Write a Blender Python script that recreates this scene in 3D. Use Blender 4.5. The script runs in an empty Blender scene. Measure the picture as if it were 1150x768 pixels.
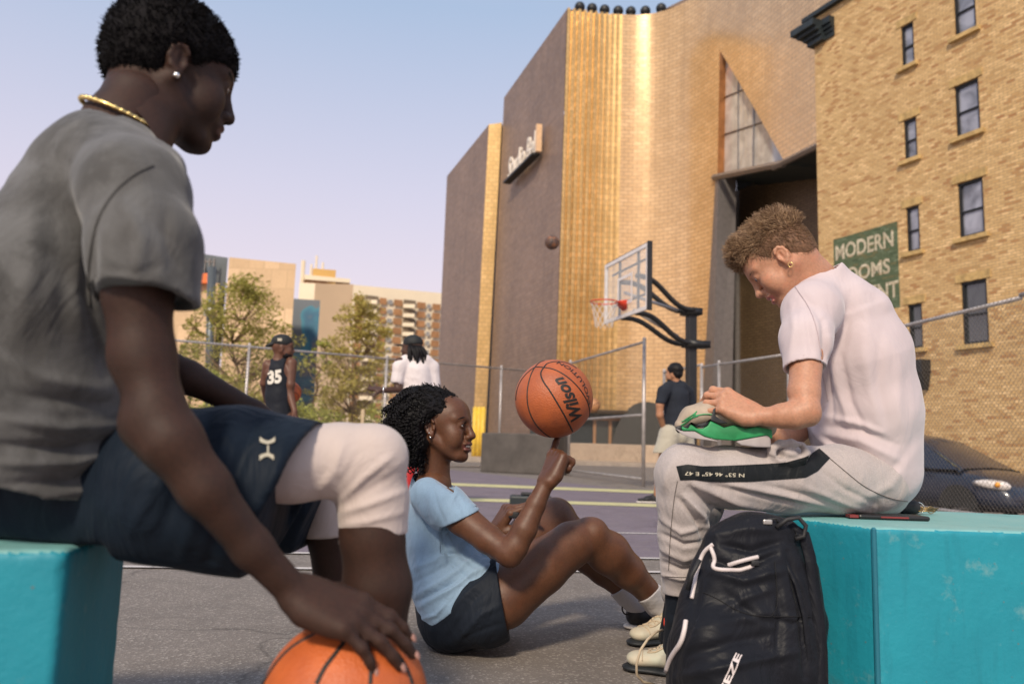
import bpy, bmesh, math, random
import numpy as np
from mathutils import Vector, Matrix, Quaternion
random.seed(7)
SC = bpy.context.scene
COL = SC.collection
R_ = math.radians
# ------------------------------------------------------------------ camera model (photo pixels 1150x768)
FPX = 894.0
CAMZ = 0.64
TH = math.atan(116 / FPX)
PHI = math.atan(0.03)
_F = Vector((0, math.cos(TH), math.sin(TH)))
_R0 = Vector((1, 0, 0)); _U0 = Vector((0, -math.sin(TH), math.cos(TH)))
_R = math.cos(PHI) * _R0 + math.sin(PHI) * _U0
_U = -math.sin(PHI) * _R0 + math.cos(PHI) * _U0
CAM = Vector((0, 0, CAMZ))
def ray(px, py):
    return _F * FPX + _R * (px - 575) + _U * (384 - py)
def P(px, py, Y):
    d = ray(px, py)
    return CAM + d * (Y / d.y)
def G(px, py, z=0.0):
    d = ray(px, py)
    t = (z - CAMZ) / d.z
    return CAM + d * t
def HX(px, Y, z=0.0):
    """point at depth Y, height z, above horizon pixel column px"""
    p = P(px, 500 + .03 * (px - 575), Y)
    return Vector((p.x, Y, z))
def V(*a): return Vector(a)

cam_d = bpy.data.cameras.new('camera'); cam = bpy.data.objects.new('camera', cam_d); COL.objects.link(cam)
rot = Matrix((_R, _U, -_F)).transposed()
cam.matrix_world = Matrix.Translation(CAM) @ rot.to_4x4()
cam_d.sensor_width = 36; cam_d.lens = FPX / 1150 * 36
cam_d.clip_start = 0.05; cam_d.clip_end = 3000
cam_d.dof.use_dof = True; cam_d.dof.focus_distance = 2.55; cam_d.dof.aperture_fstop = 3.2
SC.camera = cam

# ------------------------------------------------------------------ objects
def tag(o, label=None, cat=None, group=None, kind=None):
    if label: o['label'] = label
    if cat: o['category'] = cat
    if group: o['group'] = group
    if kind: o['kind'] = kind
    return o
def thing(name, loc, label, cat, group=None, rz=0):
    o = bpy.data.objects.new(name, None); COL.objects.link(o)
    o.location = loc; o.rotation_euler = (0, 0, rz); o.empty_display_size = .1
    return tag(o, label, cat, group)
def link(name, me, mats, parent=None, world=True):
    """mesh given in world coords; if parent is an Empty the object keeps its world placement"""
    o = bpy.data.objects.new(name, me); COL.objects.link(o)
    if not isinstance(mats, (list, tuple)): mats = [mats]
    me.materials.clear()
    for m in mats: me.materials.append(m)
    if parent is not None:
        o.parent = parent
        if world:
            bpy.context.view_layer.update()
            o.matrix_parent_inverse = parent.matrix_world.inverted()
    return o
def mesh_from(verts, faces, name='m', smooth=False, uvs=None):
    me = bpy.data.meshes.new(name)
    me.from_pydata([tuple(v) for v in verts], [], [tuple(f) for f in faces])
    if uvs is not None:
        uv = me.uv_layers.new(name='UVMap')
        li = 0
        for f in faces:
            for vi in f:
                uv.data[li].uv = uvs[vi]; li += 1
    me.update()
    if smooth: me.polygons.foreach_set('use_smooth', [True] * len(me.polygons))
    return me
class MB:
    """collects simple shapes into one mesh"""
    def __init__(s): s.v = []; s.f = []; s.mi = []; s.cur = 0
    def add(s, vs, fs):
        b = len(s.v); s.v += [Vector(v) for v in vs]
        for f in fs: s.f.append([i + b for i in f]); s.mi.append(s.cur)
    def quad(s, a, b, c, d): s.add([a, b, c, d], [[0, 1, 2, 3]])
    def poly(s, pts): s.add(pts, [list(range(len(pts)))])
    def box(s, c, size, R=None):
        c = Vector(c); hx, hy, hz = [q / 2 for q in size]
        vs = [Vector((x, y, z)) for x in (-hx, hx) for y in (-hy, hy) for z in (-hz, hz)]
        if R is not None: vs = [R @ v for v in vs]
        s.add([c + v for v in vs], [[0, 1, 3, 2], [4, 6, 7, 5], [0, 4, 5, 1], [2, 3, 7, 6], [0, 2, 6, 4], [1, 5, 7, 3]])
    def rbox(s, c, size, bev, R=None, seg=2):
        bm = bmesh.new(); bmesh.ops.create_cube(bm, size=1)
        for v in bm.verts: v.co = Vector((v.co.x * size[0], v.co.y * size[1], v.co.z * size[2]))
        bmesh.ops.bevel(bm, geom=list(bm.edges), offset=bev, segments=seg, affect='EDGES', profile=.5)
        vs = [v.co.copy() for v in bm.verts]
        if R is not None: vs = [R @ v for v in vs]
        s.add([Vector(c) + v for v in vs], [[v.index for v in f.verts] for f in bm.faces]); bm.free()
    def tube(s, pts, r, n=8, cap=True):
        pts = [Vector(p) for p in pts]
        rs = r if isinstance(r, (list, tuple)) else [r] * len(pts)
        t0 = (pts[1] - pts[0]).normalized()
        up = Vector((0, 0, 1)) if abs(t0.z) < .9 else Vector((1, 0, 0))
        nrm = t0.cross(up).normalized(); vs = []; fs = []
        for i, p in enumerate(pts):
            if i == 0: t = t0
            elif i == len(pts) - 1: t = (pts[i] - pts[i - 1]).normalized()
            else: t = (pts[i + 1] - pts[i - 1]).normalized()
            nrm = (nrm - t * nrm.dot(t)).normalized(); bn = t.cross(nrm)
            for k in range(n):
                a = 2 * math.pi * k / n
                vs.append(p + (nrm * math.cos(a) + bn * math.sin(a)) * rs[i])
        for i in range(len(pts) - 1):
            for k in range(n):
                k2 = (k + 1) % n
                fs.append([i * n + k, i * n + k2, (i + 1) * n + k2, (i + 1) * n + k])
        if cap and n > 2:
            fs.append(list(range(n))[::-1]); fs.append([(len(pts) - 1) * n + k for k in range(n)])
        s.add(vs, fs)
    def prism(s, base, top):
        n = len(base)
        s.add(list(base) + list(top), [list(range(n))[::-1], list(range(n, 2 * n))] + [[i, (i + 1) % n, n + (i + 1) % n, n + i] for i in range(n)])
    def sphere(s, c, r, seg=16, rings=10, R=None):
        c = Vector(c); rr = r if isinstance(r, (list, tuple)) else (r, r, r)
        vs = []; fs = []
        for i in range(rings + 1):
            th = math.pi * i / rings
            for k in range(seg):
                a = 2 * math.pi * k / seg
                v = Vector((math.sin(th) * math.cos(a) * rr[0], math.sin(th) * math.sin(a) * rr[1], math.cos(th) * rr[2]))
                vs.append(c + (R @ v if R is not None else v))
        for i in range(rings):
            for k in range(seg):
                k2 = (k + 1) % seg
                if i == 0: fs.append([k, (i + 1) * seg + k, (i + 1) * seg + k2])
                elif i == rings - 1: fs.append([i * seg + k, (i + 1) * seg + k, i * seg + k2])
                else: fs.append([i * seg + k, (i + 1) * seg + k, (i + 1) * seg + k2, i * seg + k2])
        s.add(vs, fs)
    def build(s, name, mats, parent=None, smooth=False, world=True, merge=True):
        me = mesh_from(s.v, s.f, name)
        if any(s.mi): me.polygons.foreach_set('material_index', s.mi)
        bm = bmesh.new(); bm.from_mesh(me)
        if merge: bmesh.ops.remove_doubles(bm, verts=bm.verts, dist=1e-5)
        bmesh.ops.recalc_face_normals(bm, faces=bm.faces)
        bm.to_mesh(me); bm.free()
        if smooth: me.polygons.foreach_set('use_smooth', [True] * len(me.polygons))
        o = link(name, me, mats, parent, world)
        return o

# ------------------------------------------------------------------ materials
MATS = {}
class NT:
    def __init__(s, name):
        m = bpy.data.materials.new(name); m.use_nodes = True; s.m = m; s.t = m.node_tree; s.n = s.t.nodes; s.l = s.t.links
        s.b = s.n['Principled BSDF']
    def node(s, ty, **kw):
        n = s.n.new(ty)
        for k, v in kw.items():
            if k.startswith('_'): setattr(n, k[1:], v)
            else: n.inputs[k.replace('__', ' ')].default_value = v
        return n
    def lk(s, a, b): s.l.new(a, b)
def rgba(c): return (c[0], c[1], c[2], 1)
def mixc(nt, fac, a, b, blend='MIX'):
    n = nt.n.new('ShaderNodeMix'); n.data_type = 'RGBA'; n.blend_type = blend
    for sock, val in ((n.inputs[0], fac), (n.inputs[6], a), (n.inputs[7], b)):
        if hasattr(val, 'is_output') or isinstance(val, bpy.types.NodeSocket): nt.l.new(val, sock)
        elif isinstance(val, (int, float)): sock.default_value = val
        else: sock.default_value = rgba(val)
    return n.outputs[2]
def ramp(nt, inp, stops):
    r = nt.n.new('ShaderNodeValToRGB'); e = r.color_ramp.elements
    while len(e) < len(stops): e.new(.5)
    for i, (p, c) in enumerate(stops):
        e[i].position = p; e[i].color = rgba(c) if not isinstance(c, (int, float)) else (c, c, c, 1)
    nt.l.new(inp, r.inputs[0]); return r.outputs[0]
def coord(nt, kind='Object', scale=None):
    tc = nt.n.new('ShaderNodeTexCoord'); o = tc.outputs[kind]
    if scale:
        mp = nt.n.new('ShaderNodeMapping'); mp.inputs['Scale'].default_value = scale if not isinstance(scale, (int, float)) else (scale,) * 3
        nt.l.new(o, mp.inputs[0]); o = mp.outputs[0]
    return o
def noise(nt, co, scale, detail=3, rough=.5, dist=0):
    n = nt.n.new('ShaderNodeTexNoise'); n.inputs['Scale'].default_value = scale; n.inputs['Detail'].default_value = detail
    n.inputs['Roughness'].default_value = rough; n.inputs['Distortion'].default_value = dist
    nt.l.new(co, n.inputs['Vector']); return n.outputs[0]
def bump(nt, h, strength, dist=.01, prev=None):
    b = nt.n.new('ShaderNodeBump'); b.inputs['Strength'].default_value = strength; b.inputs['Distance'].default_value = dist
    nt.l.new(h, b.inputs['Height'])
    if prev is not None: nt.l.new(prev, b.inputs['Normal'])
    return b.outputs[0]
def M(name, col, rough=.6, metal=0., var=.12, vs=4., bmp=.0, bs=60., bd=.003, spec=.5, col2=None, sub=0., sheen=0., coat=0., fold=0., fs=9.):
    if name in MATS: return MATS[name]
    nt = NT(name); co = coord(nt)
    nv = noise(nt, co, vs, 5, .6)
    c2 = col2 if col2 else [min(1, c * (1 + var)) for c in col]
    c1 = col if col2 else [c * (1 - var) for c in col]
    f = ramp(nt, nv, [(.35, 0.), (.65, 1.)])
    nt.lk(mixc(nt, f, c1, c2), nt.b.inputs['Base Color'])
    nt.b.inputs['Roughness'].default_value = rough; nt.b.inputs['Metallic'].default_value = metal
    nt.b.inputs['Specular IOR Level'].default_value = spec
    if sub: nt.b.inputs['Subsurface Weight'].default_value = sub; nt.b.inputs['Subsurface Radius'].default_value = (.012, .004, .002); nt.b.inputs['Subsurface Scale'].default_value = 1.0
    if sheen: nt.b.inputs['Sheen Weight'].default_value = sheen; nt.b.inputs['Sheen Roughness'].default_value = .4
    if coat: nt.b.inputs['Coat Weight'].default_value = coat; nt.b.inputs['Coat Roughness'].default_value = .1
    pr = None
    if fold:
        fn = noise(nt, co, fs, 2, .5, 1.2); pr = bump(nt, fn, fold, .02)
    if bmp:
        pr = bump(nt, noise(nt, co, bs, 3, .6), bmp, bd, pr)
    if pr is not None: nt.lk(pr, nt.b.inputs['Normal'])
    MATS[name] = nt.m; return nt.m

# ------------------------------------------------------------------ implicit-surface modelling (for bodies and cloth)
class Field:
    def __init__(s, lo, hi, h):
        s.lo = np.array(lo, dtype=np.float64); s.h = h
        s.n = np.ceil((np.array(hi) - s.lo) / h).astype(int) + 1
        s.F = np.full(tuple(s.n), 0.06, dtype=np.float32)
    def _sl(s, lo, hi):
        a = np.clip(np.floor((np.array(lo) - s.lo) / s.h).astype(int), 0, s.n); b = np.clip(np.ceil((np.array(hi) - s.lo) / s.h).astype(int) + 1, 0, s.n)
        return a, b
    def _xyz(s, a, b):
        ax = [(s.lo[i] + s.h * np.arange(a[i], b[i])).astype(np.float32) for i in range(3)]
        return ax[0][:, None, None], ax[1][None, :, None], ax[2][None, None, :]
    def apply(s, lo, hi, fn, k=.01, op='+', m=.05):
        lo = np.array(lo) - m; hi = np.array(hi) + m
        a, b = s._sl(lo, hi)
        if np.any(b <= a): return
        X, Y, Z = s._xyz(a, b); d = fn(X, Y, Z).astype(np.float32)
        sl = tuple(slice(a[i], b[i]) for i in range(3)); F = s.F[sl]
        if op == '+':
            hh = np.maximum(k - np.abs(F - d), 0) / max(k, 1e-6); s.F[sl] = np.minimum(np.minimum(F, d) - hh * hh * k * .25, .06)
        elif op == '-':
            d = -d; hh = np.maximum(k - np.abs(F - d), 0) / max(k, 1e-6); s.F[sl] = np.maximum(F, d) + hh * hh * k * .25
        elif op == '&':
            hh = np.maximum(k - np.abs(F - d), 0) / max(k, 1e-6); s.F[sl] = np.maximum(F, d) + hh * hh * k * .25
    def cone(s, a, b, ra, rb, k=.01, op='+', flat=None):
        a = np.array(a, float); b = np.array(b, float); ab = b - a; L2 = float(ab @ ab) + 1e-12
        R = max(ra, rb) * (1.0 if not flat else max(1.0, flat[1]))
        def fn(X, Y, Z):
            px = X - a[0]; py = Y - a[1]; pz = Z - a[2]
            t = np.clip((px * ab[0] + py * ab[1] + pz * ab[2]) / L2, 0, 1)
            dx = px - t * ab[0]; dy = py - t * ab[1]; dz = pz - t * ab[2]
            r = ra + (rb - ra) * t
            if flat:
                n = np.array(flat[0], float); n /= np.linalg.norm(n); q = 1 / flat[1] - 1
                w = (dx * n[0] + dy * n[1] + dz * n[2]) * q
                dx = dx + n[0] * w; dy = dy + n[1] * w; dz = dz + n[2] * w
                return (np.sqrt(dx * dx + dy * dy + dz * dz) - r) * min(1.0, flat[1])
            return np.sqrt(dx * dx + dy * dy + dz * dz) - r
        s.apply(np.minimum(a, b) - R, np.maximum(a, b) + R, fn, k, op)
    def chain(s, pts, k=.01, op='+', flat=None):
        """pts: (Vector, radius)"""
        for (a, ra), (b, rb) in zip(pts[:-1], pts[1:]): s.cone(a, b, ra, rb, k, op, flat)
    def cyl(s, a, b, r, k=.002, op='-'):
        """flat-ended cylinder from a to b"""
        a = np.array(a, float); b = np.array(b, float); L = np.linalg.norm(b - a); n = (b - a) / L
        def fn(X, Y, Z):
            px = X - a[0]; py = Y - a[1]; pz = Z - a[2]; h = px * n[0] + py * n[1] + pz * n[2]
            rad = np.sqrt(np.maximum(px * px + py * py + pz * pz - h * h, 0)) - r
            return np.maximum(np.maximum(-h, h - L), rad)
        s.apply(np.minimum(a, b) - r, np.maximum(a, b) + r, fn, k, op)
    def ell(s, c, r, k=.01, op='+', R=None):
        c = np.array(c, float); r = np.array(r if isinstance(r, (list, tuple)) else [r] * 3, float); mr = r.max()
        Rm = np.array(R.to_3x3()) if R is not None else np.eye(3)
        def fn(X, Y, Z):
            x = X - c[0]; y = Y - c[1]; z = Z - c[2]
            u = (Rm[0, 0] * x + Rm[1, 0] * y + Rm[2, 0] * z); v = (Rm[0, 1] * x + Rm[1, 1] * y + Rm[2, 1] * z); w = (Rm[0, 2] * x + Rm[1, 2] * y + Rm[2, 2] * z)
            k0 = np.sqrt((u / r[0]) ** 2 + (v / r[1]) ** 2 + (w / r[2]) ** 2)
            k1 = np.sqrt((u / r[0] ** 2) ** 2 + (v / r[1] ** 2) ** 2 + (w / r[2] ** 2) ** 2) + 1e-6
            return k0 * (k0 - 1) / k1
        s.apply(c - mr, c + mr, fn, k, op)
    def rb(s, c, half, rad, k=.01, op='+', R=None):
        c = np.array(c, float); hf = np.array(half, float); mr = np.linalg.norm(hf) + rad
        Rm = np.array(R.to_3x3()) if R is not None else np.eye(3)
        def fn(X, Y, Z):
            x = X - c[0]; y = Y - c[1]; z = Z - c[2]
            q = [np.abs(Rm[0, i] * x + Rm[1, i] * y + Rm[2, i] * z) - (hf[i] - rad) for i in range(3)]
            o = np.sqrt(sum(np.maximum(t, 0) ** 2 for t in q)); return o + np.minimum(np.maximum(np.maximum(q[0], q[1]), q[2]), 0) - rad
        s.apply(c - mr, c + mr, fn, k, op)
    def cut(s, p, n, k=.004):
        """keep the side opposite to n"""
        p = np.array(p, float); n = np.array(n, float); n /= np.linalg.norm(n)
        hi = s.lo + s.h * s.n
        s.apply(s.lo, hi, lambda X, Y, Z: (X - p[0]) * n[0] + (Y - p[1]) * n[1] + (Z - p[2]) * n[2], k, '&', 0)
    def cutbox(s, lo, hi, p, n, k=.004):
        lo, hi = np.minimum(np.array(lo), np.array(hi)), np.maximum(np.array(lo), np.array(hi))
        p = np.array(p, float); n = np.array(n, float); n /= np.linalg.norm(n)
        s.apply(lo, hi, lambda X, Y, Z: (X - p[0]) * n[0] + (Y - p[1]) * n[1] + (Z - p[2]) * n[2], k, '&', 0)
    def cutpx(s, px, pad, p, n, k=.004):
        lo, hi = bounds(px, pad); s.cutbox(lo, hi, p, n, k)
    def wob(s, amp, freq, seed=0, stretch=(1, 1, 1), ridge=False):
        """cloth folds: displace the whole field by warped waves"""
        rs = np.random.RandomState(seed); X, Y, Z = s._xyz([0, 0, 0], s.n)
        m = np.abs(s.F) < .05
        idx = np.nonzero(m); x = X.ravel()[idx[0]] * stretch[0]; y = Y.ravel()[idx[1]] * stretch[1]; z = Z.ravel()[idx[2]] * stretch[2]
        t = np.zeros(len(x), dtype=np.float32)
        for o in range(4):
            f = freq * (1.7 ** o)
            w = [rs.uniform(0, 6.28, 3) for _ in range(3)]
            a = rs.normal(size=(3, 3))
            wx = x + .35 / f * np.sin(f * (a[0, 0] * x + a[0, 1] * y + a[0, 2] * z) + w[0][0])
            wz = z + .35 / f * np.sin(f * (a[1, 0] * x + a[1, 1] * y + a[1, 2] * z) + w[1][0])
            dd = rs.normal(size=3); dd /= np.linalg.norm(dd)
            q = np.sin(f * (dd[0] * wx + dd[1] * y + dd[2] * wz) + w[2][0])
            if ridge: q = 1 - 2 * np.abs(q)
            t += q / (1.5 ** o)
        s.F[idx] += (amp * t / 2).astype(np.float32)
    def mesh(s, name, smooth_it=1, keep=None):
        F = s.F; S = F < 0
        n0, n1, n2 = F.shape
        cnt = np.zeros((n0 - 1, n1 - 1, n2 - 1), dtype=np.uint8)
        for i in (0, 1):
            for j in (0, 1):
                for k in (0, 1): cnt += S[i:n0 - 1 + i, j:n1 - 1 + j, k:n2 - 1 + k]
        act = (cnt > 0) & (cnt < 8)
        I = np.array(np.nonzero(act)).T
        vid = np.full(act.shape, -1, dtype=np.int32); vid[act] = np.arange(len(I))
        acc = np.zeros((len(I), 3)); num = np.zeros(len(I))
        cs = [(i, j, k) for i in (0, 1) for j in (0, 1) for k in (0, 1)]
        val = {c: F[I[:, 0] + c[0], I[:, 1] + c[1], I[:, 2] + c[2]] for c in cs}
        for c in cs:
            for ax in range(3):
                if c[ax] == 0:
                    c2 = list(c); c2[ax] = 1; c2 = tuple(c2)
                    a = val[c]; b = val[c2]; m = (a < 0) != (b < 0)
                    t = np.where(m, a / np.where(m, a - b, 1), 0)
                    pt = np.tile(np.array(c, float), (len(I), 1)); pt[:, ax] += t
                    acc[m] += pt[m]; num[m] += 1
        co = s.lo + s.h * (I + acc / num[:, None])
        quads = []
        for ax in range(3):
            o1, o2 = [(1, 2), (2, 0), (0, 1)][ax]
            sh = [slice(None)] * 3; sh2 = [slice(None)] * 3
            sh[ax] = slice(0, -1); sh2[ax] = slice(1, None)
            ch = S[tuple(sh)] != S[tuple(sh2)]
            E = np.array(np.nonzero(ch)).T
            ok = (E[:, o1] > 0) & (E[:, o2] > 0) & (E[:, o1] < F.shape[o1] - 1) & (E[:, o2] < F.shape[o2] - 1); E = E[ok]
            d1 = np.zeros(3, int); d1[o1] = 1; d2 = np.zeros(3, int); d2[o2] = 1
            g = lambda q: vid[q[:, 0], q[:, 1], q[:, 2]]
            q = np.stack([g(E - d1 - d2), g(E - d2), g(E), g(E - d1)], 1)
            fl = ~S[E[:, 0], E[:, 1], E[:, 2]]
            q[fl] = q[fl][:, ::-1]; quads.append(q)
        Q = np.concatenate(quads)
        Q = Q[(Q >= 0).all(1)]
        for _ in range(smooth_it):
            sm = np.zeros_like(co); w = np.zeros(len(co))
            for a, b in ((0, 1), (1, 2), (2, 3), (3, 0)):
                np.add.at(sm, Q[:, a], co[Q[:, b]]); np.add.at(w, Q[:, a], 1)
                np.add.at(sm, Q[:, b], co[Q[:, a]]); np.add.at(w, Q[:, b], 1)
            co = co * .4 + .6 * sm / np.maximum(w, 1)[:, None]
        me = bpy.data.meshes.new(name)
        me.vertices.add(len(co)); me.vertices.foreach_set('co', co.astype(np.float32).ravel())
        me.loops.add(len(Q) * 4); me.loops.foreach_set('vertex_index', Q.astype(np.int32).ravel())
        me.polygons.add(len(Q)); me.polygons.foreach_set('loop_start', np.arange(0, len(Q) * 4, 4, dtype=np.int32))
        try: me.polygons.foreach_set('loop_total', np.full(len(Q), 4, dtype=np.int32))
        except Exception: pass
        me.polygons.foreach_set('use_smooth', np.ones(len(Q), dtype=bool))
        me.update(calc_edges=True); me.validate()
        return me
def folds(me, items):
    """raise or sink soft cloth folds along lines given in photo pixels; items: (points, width px, height m)"""
    n = len(me.vertices); co = np.empty(n * 3); me.vertices.foreach_get('co', co); co = co.reshape(-1, 3); no = np.empty(n * 3); me.vertices.foreach_get('normal', no); no = no.reshape(-1, 3)
    rel = co - np.array(CAM); x = rel @ np.array(_R); y = rel @ np.array(_U); z = rel @ np.array(_F); px = 575 + FPX * x / z; py = 384 - FPX * y / z
    face = np.clip(-(no * (rel / np.linalg.norm(rel, axis=1)[:, None])).sum(1) * 2.5, 0, 1); t = np.zeros(n)
    for pts_, wd, amp in items:
        pts_ = [np.array(p, float) for p in pts_]; seg = [np.linalg.norm(b - a) for a, b in zip(pts_[:-1], pts_[1:])]; L = sum(seg); best = np.full(n, 1e9); at = np.zeros(n); c = 0
        for a, b, sl_ in zip(pts_[:-1], pts_[1:], seg):
            u = np.clip(((px - a[0]) * (b[0] - a[0]) + (py - a[1]) * (b[1] - a[1])) / sl_ ** 2, 0, 1); d = np.hypot(px - a[0] - u * (b[0] - a[0]), py - a[1] - u * (b[1] - a[1]))
            m = d < best; best[m] = d[m]; at[m] = (c + u[m] * sl_) / L; c += sl_
        t += amp * np.exp(-(best / wd) ** 2) * np.sin(np.pi * np.clip(at * .86 + .07, 0, 1)) ** .7
    co += no * (t * face)[:, None]; me.vertices.foreach_set('co', co.ravel()); me.update()
def face_mats(me, fns):
    """fns: list of functions of centre coords (N,3) -> bool; slot index i+1"""
    n = len(me.polygons); c = np.empty(n * 3, dtype=np.float32); me.polygons.foreach_get('center', c); c = c.reshape(-1, 3)
    mi = np.zeros(n, dtype=np.int32)
    for i, f in enumerate(fns): mi[f(c)] = i + 1
    me.polygons.foreach_set('material_index', mi); me.update()

def text_mesh(body, size=1, offset=0, shear=0, align='CENTER', spacing=1.0, extrude=0.0, res=4):
    c = bpy.data.curves.new('t', 'FONT'); c.body = body; c.size = size; c.align_x = align; c.align_y = 'CENTER'; c.offset = offset; c.shear = shear
    c.space_character = spacing; c.extrude = extrude; c.resolution_u = res
    o = bpy.data.objects.new('t', c); COL.objects.link(o); bpy.context.view_layer.update()
    me = bpy.data.meshes.new_from_object(o.evaluated_get(bpy.context.evaluated_depsgraph_get()))
    bpy.data.objects.remove(o)
    return me
def copy_tree(o, parent=None):
    c = o.copy(); COL.objects.link(c); c.parent = parent
    for ch in list(o.children): copy_tree(ch, c)
    return c
# ================================================================== sky and sun
SUN_EL, SUN_AZ = R_(38), R_(196)          # azimuth measured clockwise from +Y
w = bpy.data.worlds.new('World'); SC.world = w; w.use_nodes = True
wt = w.node_tree; bg = wt.nodes['Background']
sky = wt.nodes.new('ShaderNodeTexSky'); sky.sky_type = 'NISHITA'; sky.sun_disc = False
sky.sun_elevation = SUN_EL; sky.sun_rotation = SUN_AZ; sky.dust_density = 3.0; sky.air_density = 1.2
tc = wt.nodes.new('ShaderNodeTexCoord'); sx = wt.nodes.new('ShaderNodeSeparateXYZ'); wt.links.new(tc.outputs['Generated'], sx.inputs[0])
rp = wt.nodes.new('ShaderNodeValToRGB'); wt.links.new(sx.outputs[2], rp.inputs[0])
e = rp.color_ramp.elements
for _ in range(3): e.new(.5)
for i, (p, c) in enumerate([(0, (.55, .44, .45)), (.14, (.53, .435, .475)), (.30, (.42, .395, .475)), (.5, (.26, .325, .44)), (1, (.25, .29, .38))]):
    e[i].position = p; e[i].color = rgba(c)
vm = wt.nodes.new('ShaderNodeVectorMath'); vm.operation = 'SCALE'; vm.inputs[3].default_value = 10.0; wt.links.new(rp.outputs[0], vm.inputs[0])
mx = wt.nodes.new('ShaderNodeMix'); mx.data_type = 'RGBA'; mx.inputs[0].default_value = .85
wt.links.new(sky.outputs[0], mx.inputs[6]); wt.links.new(vm.outputs[0], mx.inputs[7]); wt.links.new(mx.outputs[2], bg.inputs[0])
bg.inputs[1].default_value = 0.1
sd = bpy.data.lights.new('sun', 'SUN'); sd.energy = 2.0; sd.angle = R_(7); sd.color = (1, .86, .68)
so = bpy.data.objects.new('sun', sd); COL.objects.link(so)
sdir = Vector((math.sin(SUN_AZ) * math.cos(SUN_EL), math.cos(SUN_AZ) * math.cos(SUN_EL), math.sin(SUN_EL)))
so.rotation_euler = sdir.to_track_quat('Z', 'Y').to_euler(); so.location = (0, -20, 30)

# ================================================================== ground
def asphalt(name, c1, c2, speck=.35, wear=None):
    nt = NT(name); co = coord(nt)
    big = noise(nt, co, .9, 5, .65, .4); med = noise(nt, co, 6, 5, .7)
    f1 = ramp(nt, big, [(.3, 0.), (.7, 1.)]); base = mixc(nt, f1, c1, c2)
    f2 = ramp(nt, med, [(.35, .0), (.75, .5)]); base = mixc(nt, f2, base, [c * 1.35 for c in c2])
    vor = nt.n.new('ShaderNodeTexVoronoi'); vor.inputs['Scale'].default_value = 135; nt.lk(co, vor.inputs[0])
    sp = ramp(nt, vor.outputs['Color'], [(.68, 0.), (.84, speck * 1.4)])
    base = mixc(nt, sp, base, (.52, .47, .42))
    fine = noise(nt, co, 260, 2, .6)
    base = mixc(nt, ramp(nt, fine, [(.4, .35), (.6, 0.)]), base, [c * .45 for c in c1])
    ck = nt.n.new('ShaderNodeTexVoronoi'); ck.feature = 'DISTANCE_TO_EDGE'; ck.inputs['Scale'].default_value = .55
    wv = nt.n.new('ShaderNodeVectorMath'); wv.operation = 'ADD'; nn_ = nt.n.new('ShaderNodeTexNoise'); nn_.inputs['Scale'].default_value = 2.5; nn_.inputs['Detail'].default_value = 6; nt.lk(co, nn_.inputs[0])
    sc_ = nt.n.new('ShaderNodeVectorMath'); sc_.operation = 'SCALE'; sc_.inputs[3].default_value = .55; nt.lk(nn_.outputs[1], sc_.inputs[0]); nt.lk(co, wv.inputs[0]); nt.lk(sc_.outputs[0], wv.inputs[1]); nt.lk(wv.outputs[0], ck.inputs[0])
    base = mixc(nt, ramp(nt, ck.outputs[0], [(.0, .55), (.006, 0.)]), base, [c * .3 for c in c1])
    base = mixc(nt, ramp(nt, noise(nt, co, 2.1, 6, .7, .8), [(.50, 0.), (.66, .32)]), base, [c * .55 for c in c1])
    if wear:
        wn = noise(nt, co, 5, 8, .75); base = mixc(nt, ramp(nt, wn, [(.53, 0.), (.7, .75)]), base, wear)
    nt.lk(base, nt.b.inputs['Base Color']); nt.b.inputs['Roughness'].default_value = .8; nt.b.inputs['Specular IOR Level'].default_value = .35
    nt.lk(bump(nt, vor.outputs['Distance'], .5, .004, bump(nt, med, .3, .01)), nt.b.inputs['Normal'])
    return nt.m
m_court = asphalt('court_asphalt', (.165, .142, .125), (.215, .186, .165))
m_purple = asphalt('court_paint', (.165, .135, .165), (.205, .17, .20), .12, (.21, .18, .175))
m_road = asphalt('road', (.16, .14, .125), (.21, .18, .16))
m_side = asphalt('pavement', (.42, .32, .24), (.5, .39, .29), .1)
def lineM(name, c): return asphalt(name, c, [x * .92 for x in c], .1, (.3, .26, .24))
m_white = lineM('line_white', (.62, .58, .56)); m_yel = lineM('line_yellow', (.62, .58, .30))
m_conc = M('kerb', (.36, .30, .25), .85, var=.15, vs=3, bmp=.4)

def tz(x, y):
    s = lambda t: max(0, min(1, t)) ** 2 * (3 - 2 * max(0, min(1, t)))
    return -.07 - .40 * s((x - 5.3) / 1.2) * (1 - s((y - 17) / 8))
xs = [-1500, -300, -60, -20, -10, 0, 4, 5.3, 5.6, 5.9, 6.2, 6.5, 8, 12, 20, 40, 100, 400, 1500]
ys = [-1500, -200, -30, -10, -4, 0, 4, 8, 12, 16, 17, 18.5, 20, 22, 23.5, 25, 30, 40, 60, 90, 150, 400, 1500]
vs = [(x, y, tz(x, y)) for y in ys for x in xs]; nx = len(xs)
fs = [(j * nx + i, j * nx + i + 1, (j + 1) * nx + i + 1, (j + 1) * nx + i) for j in range(len(ys) - 1) for i in range(nx - 1)]
tag(link('ground', mesh_from(vs, fs), m_road), kind='structure')
court_poly = [(-16, -8), (5.75, -8), (5.75, 6.0), (5.4, 8.2), (4.82, 13.8), (4.0, 16.1), (3.6, 18.6), (2.5, 14.1), (.85, 21.3), (-7, 16.75), (-16, 11.5)]
b = MB(); b.prism([V(x, y, -.3) for x, y in court_poly], [V(x, y, 0) for x, y in court_poly])
tag(b.build('court', m_court), kind='structure')
def sheet(name, pts, z, m):
    return tag(link(name, mesh_from([(p[0], p[1], z) for p in pts], [list(range(len(pts)))]), m), kind='structure')
def gl(px, py, z=0): p = G(px, py, z); return (p.x, p.y)
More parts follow.
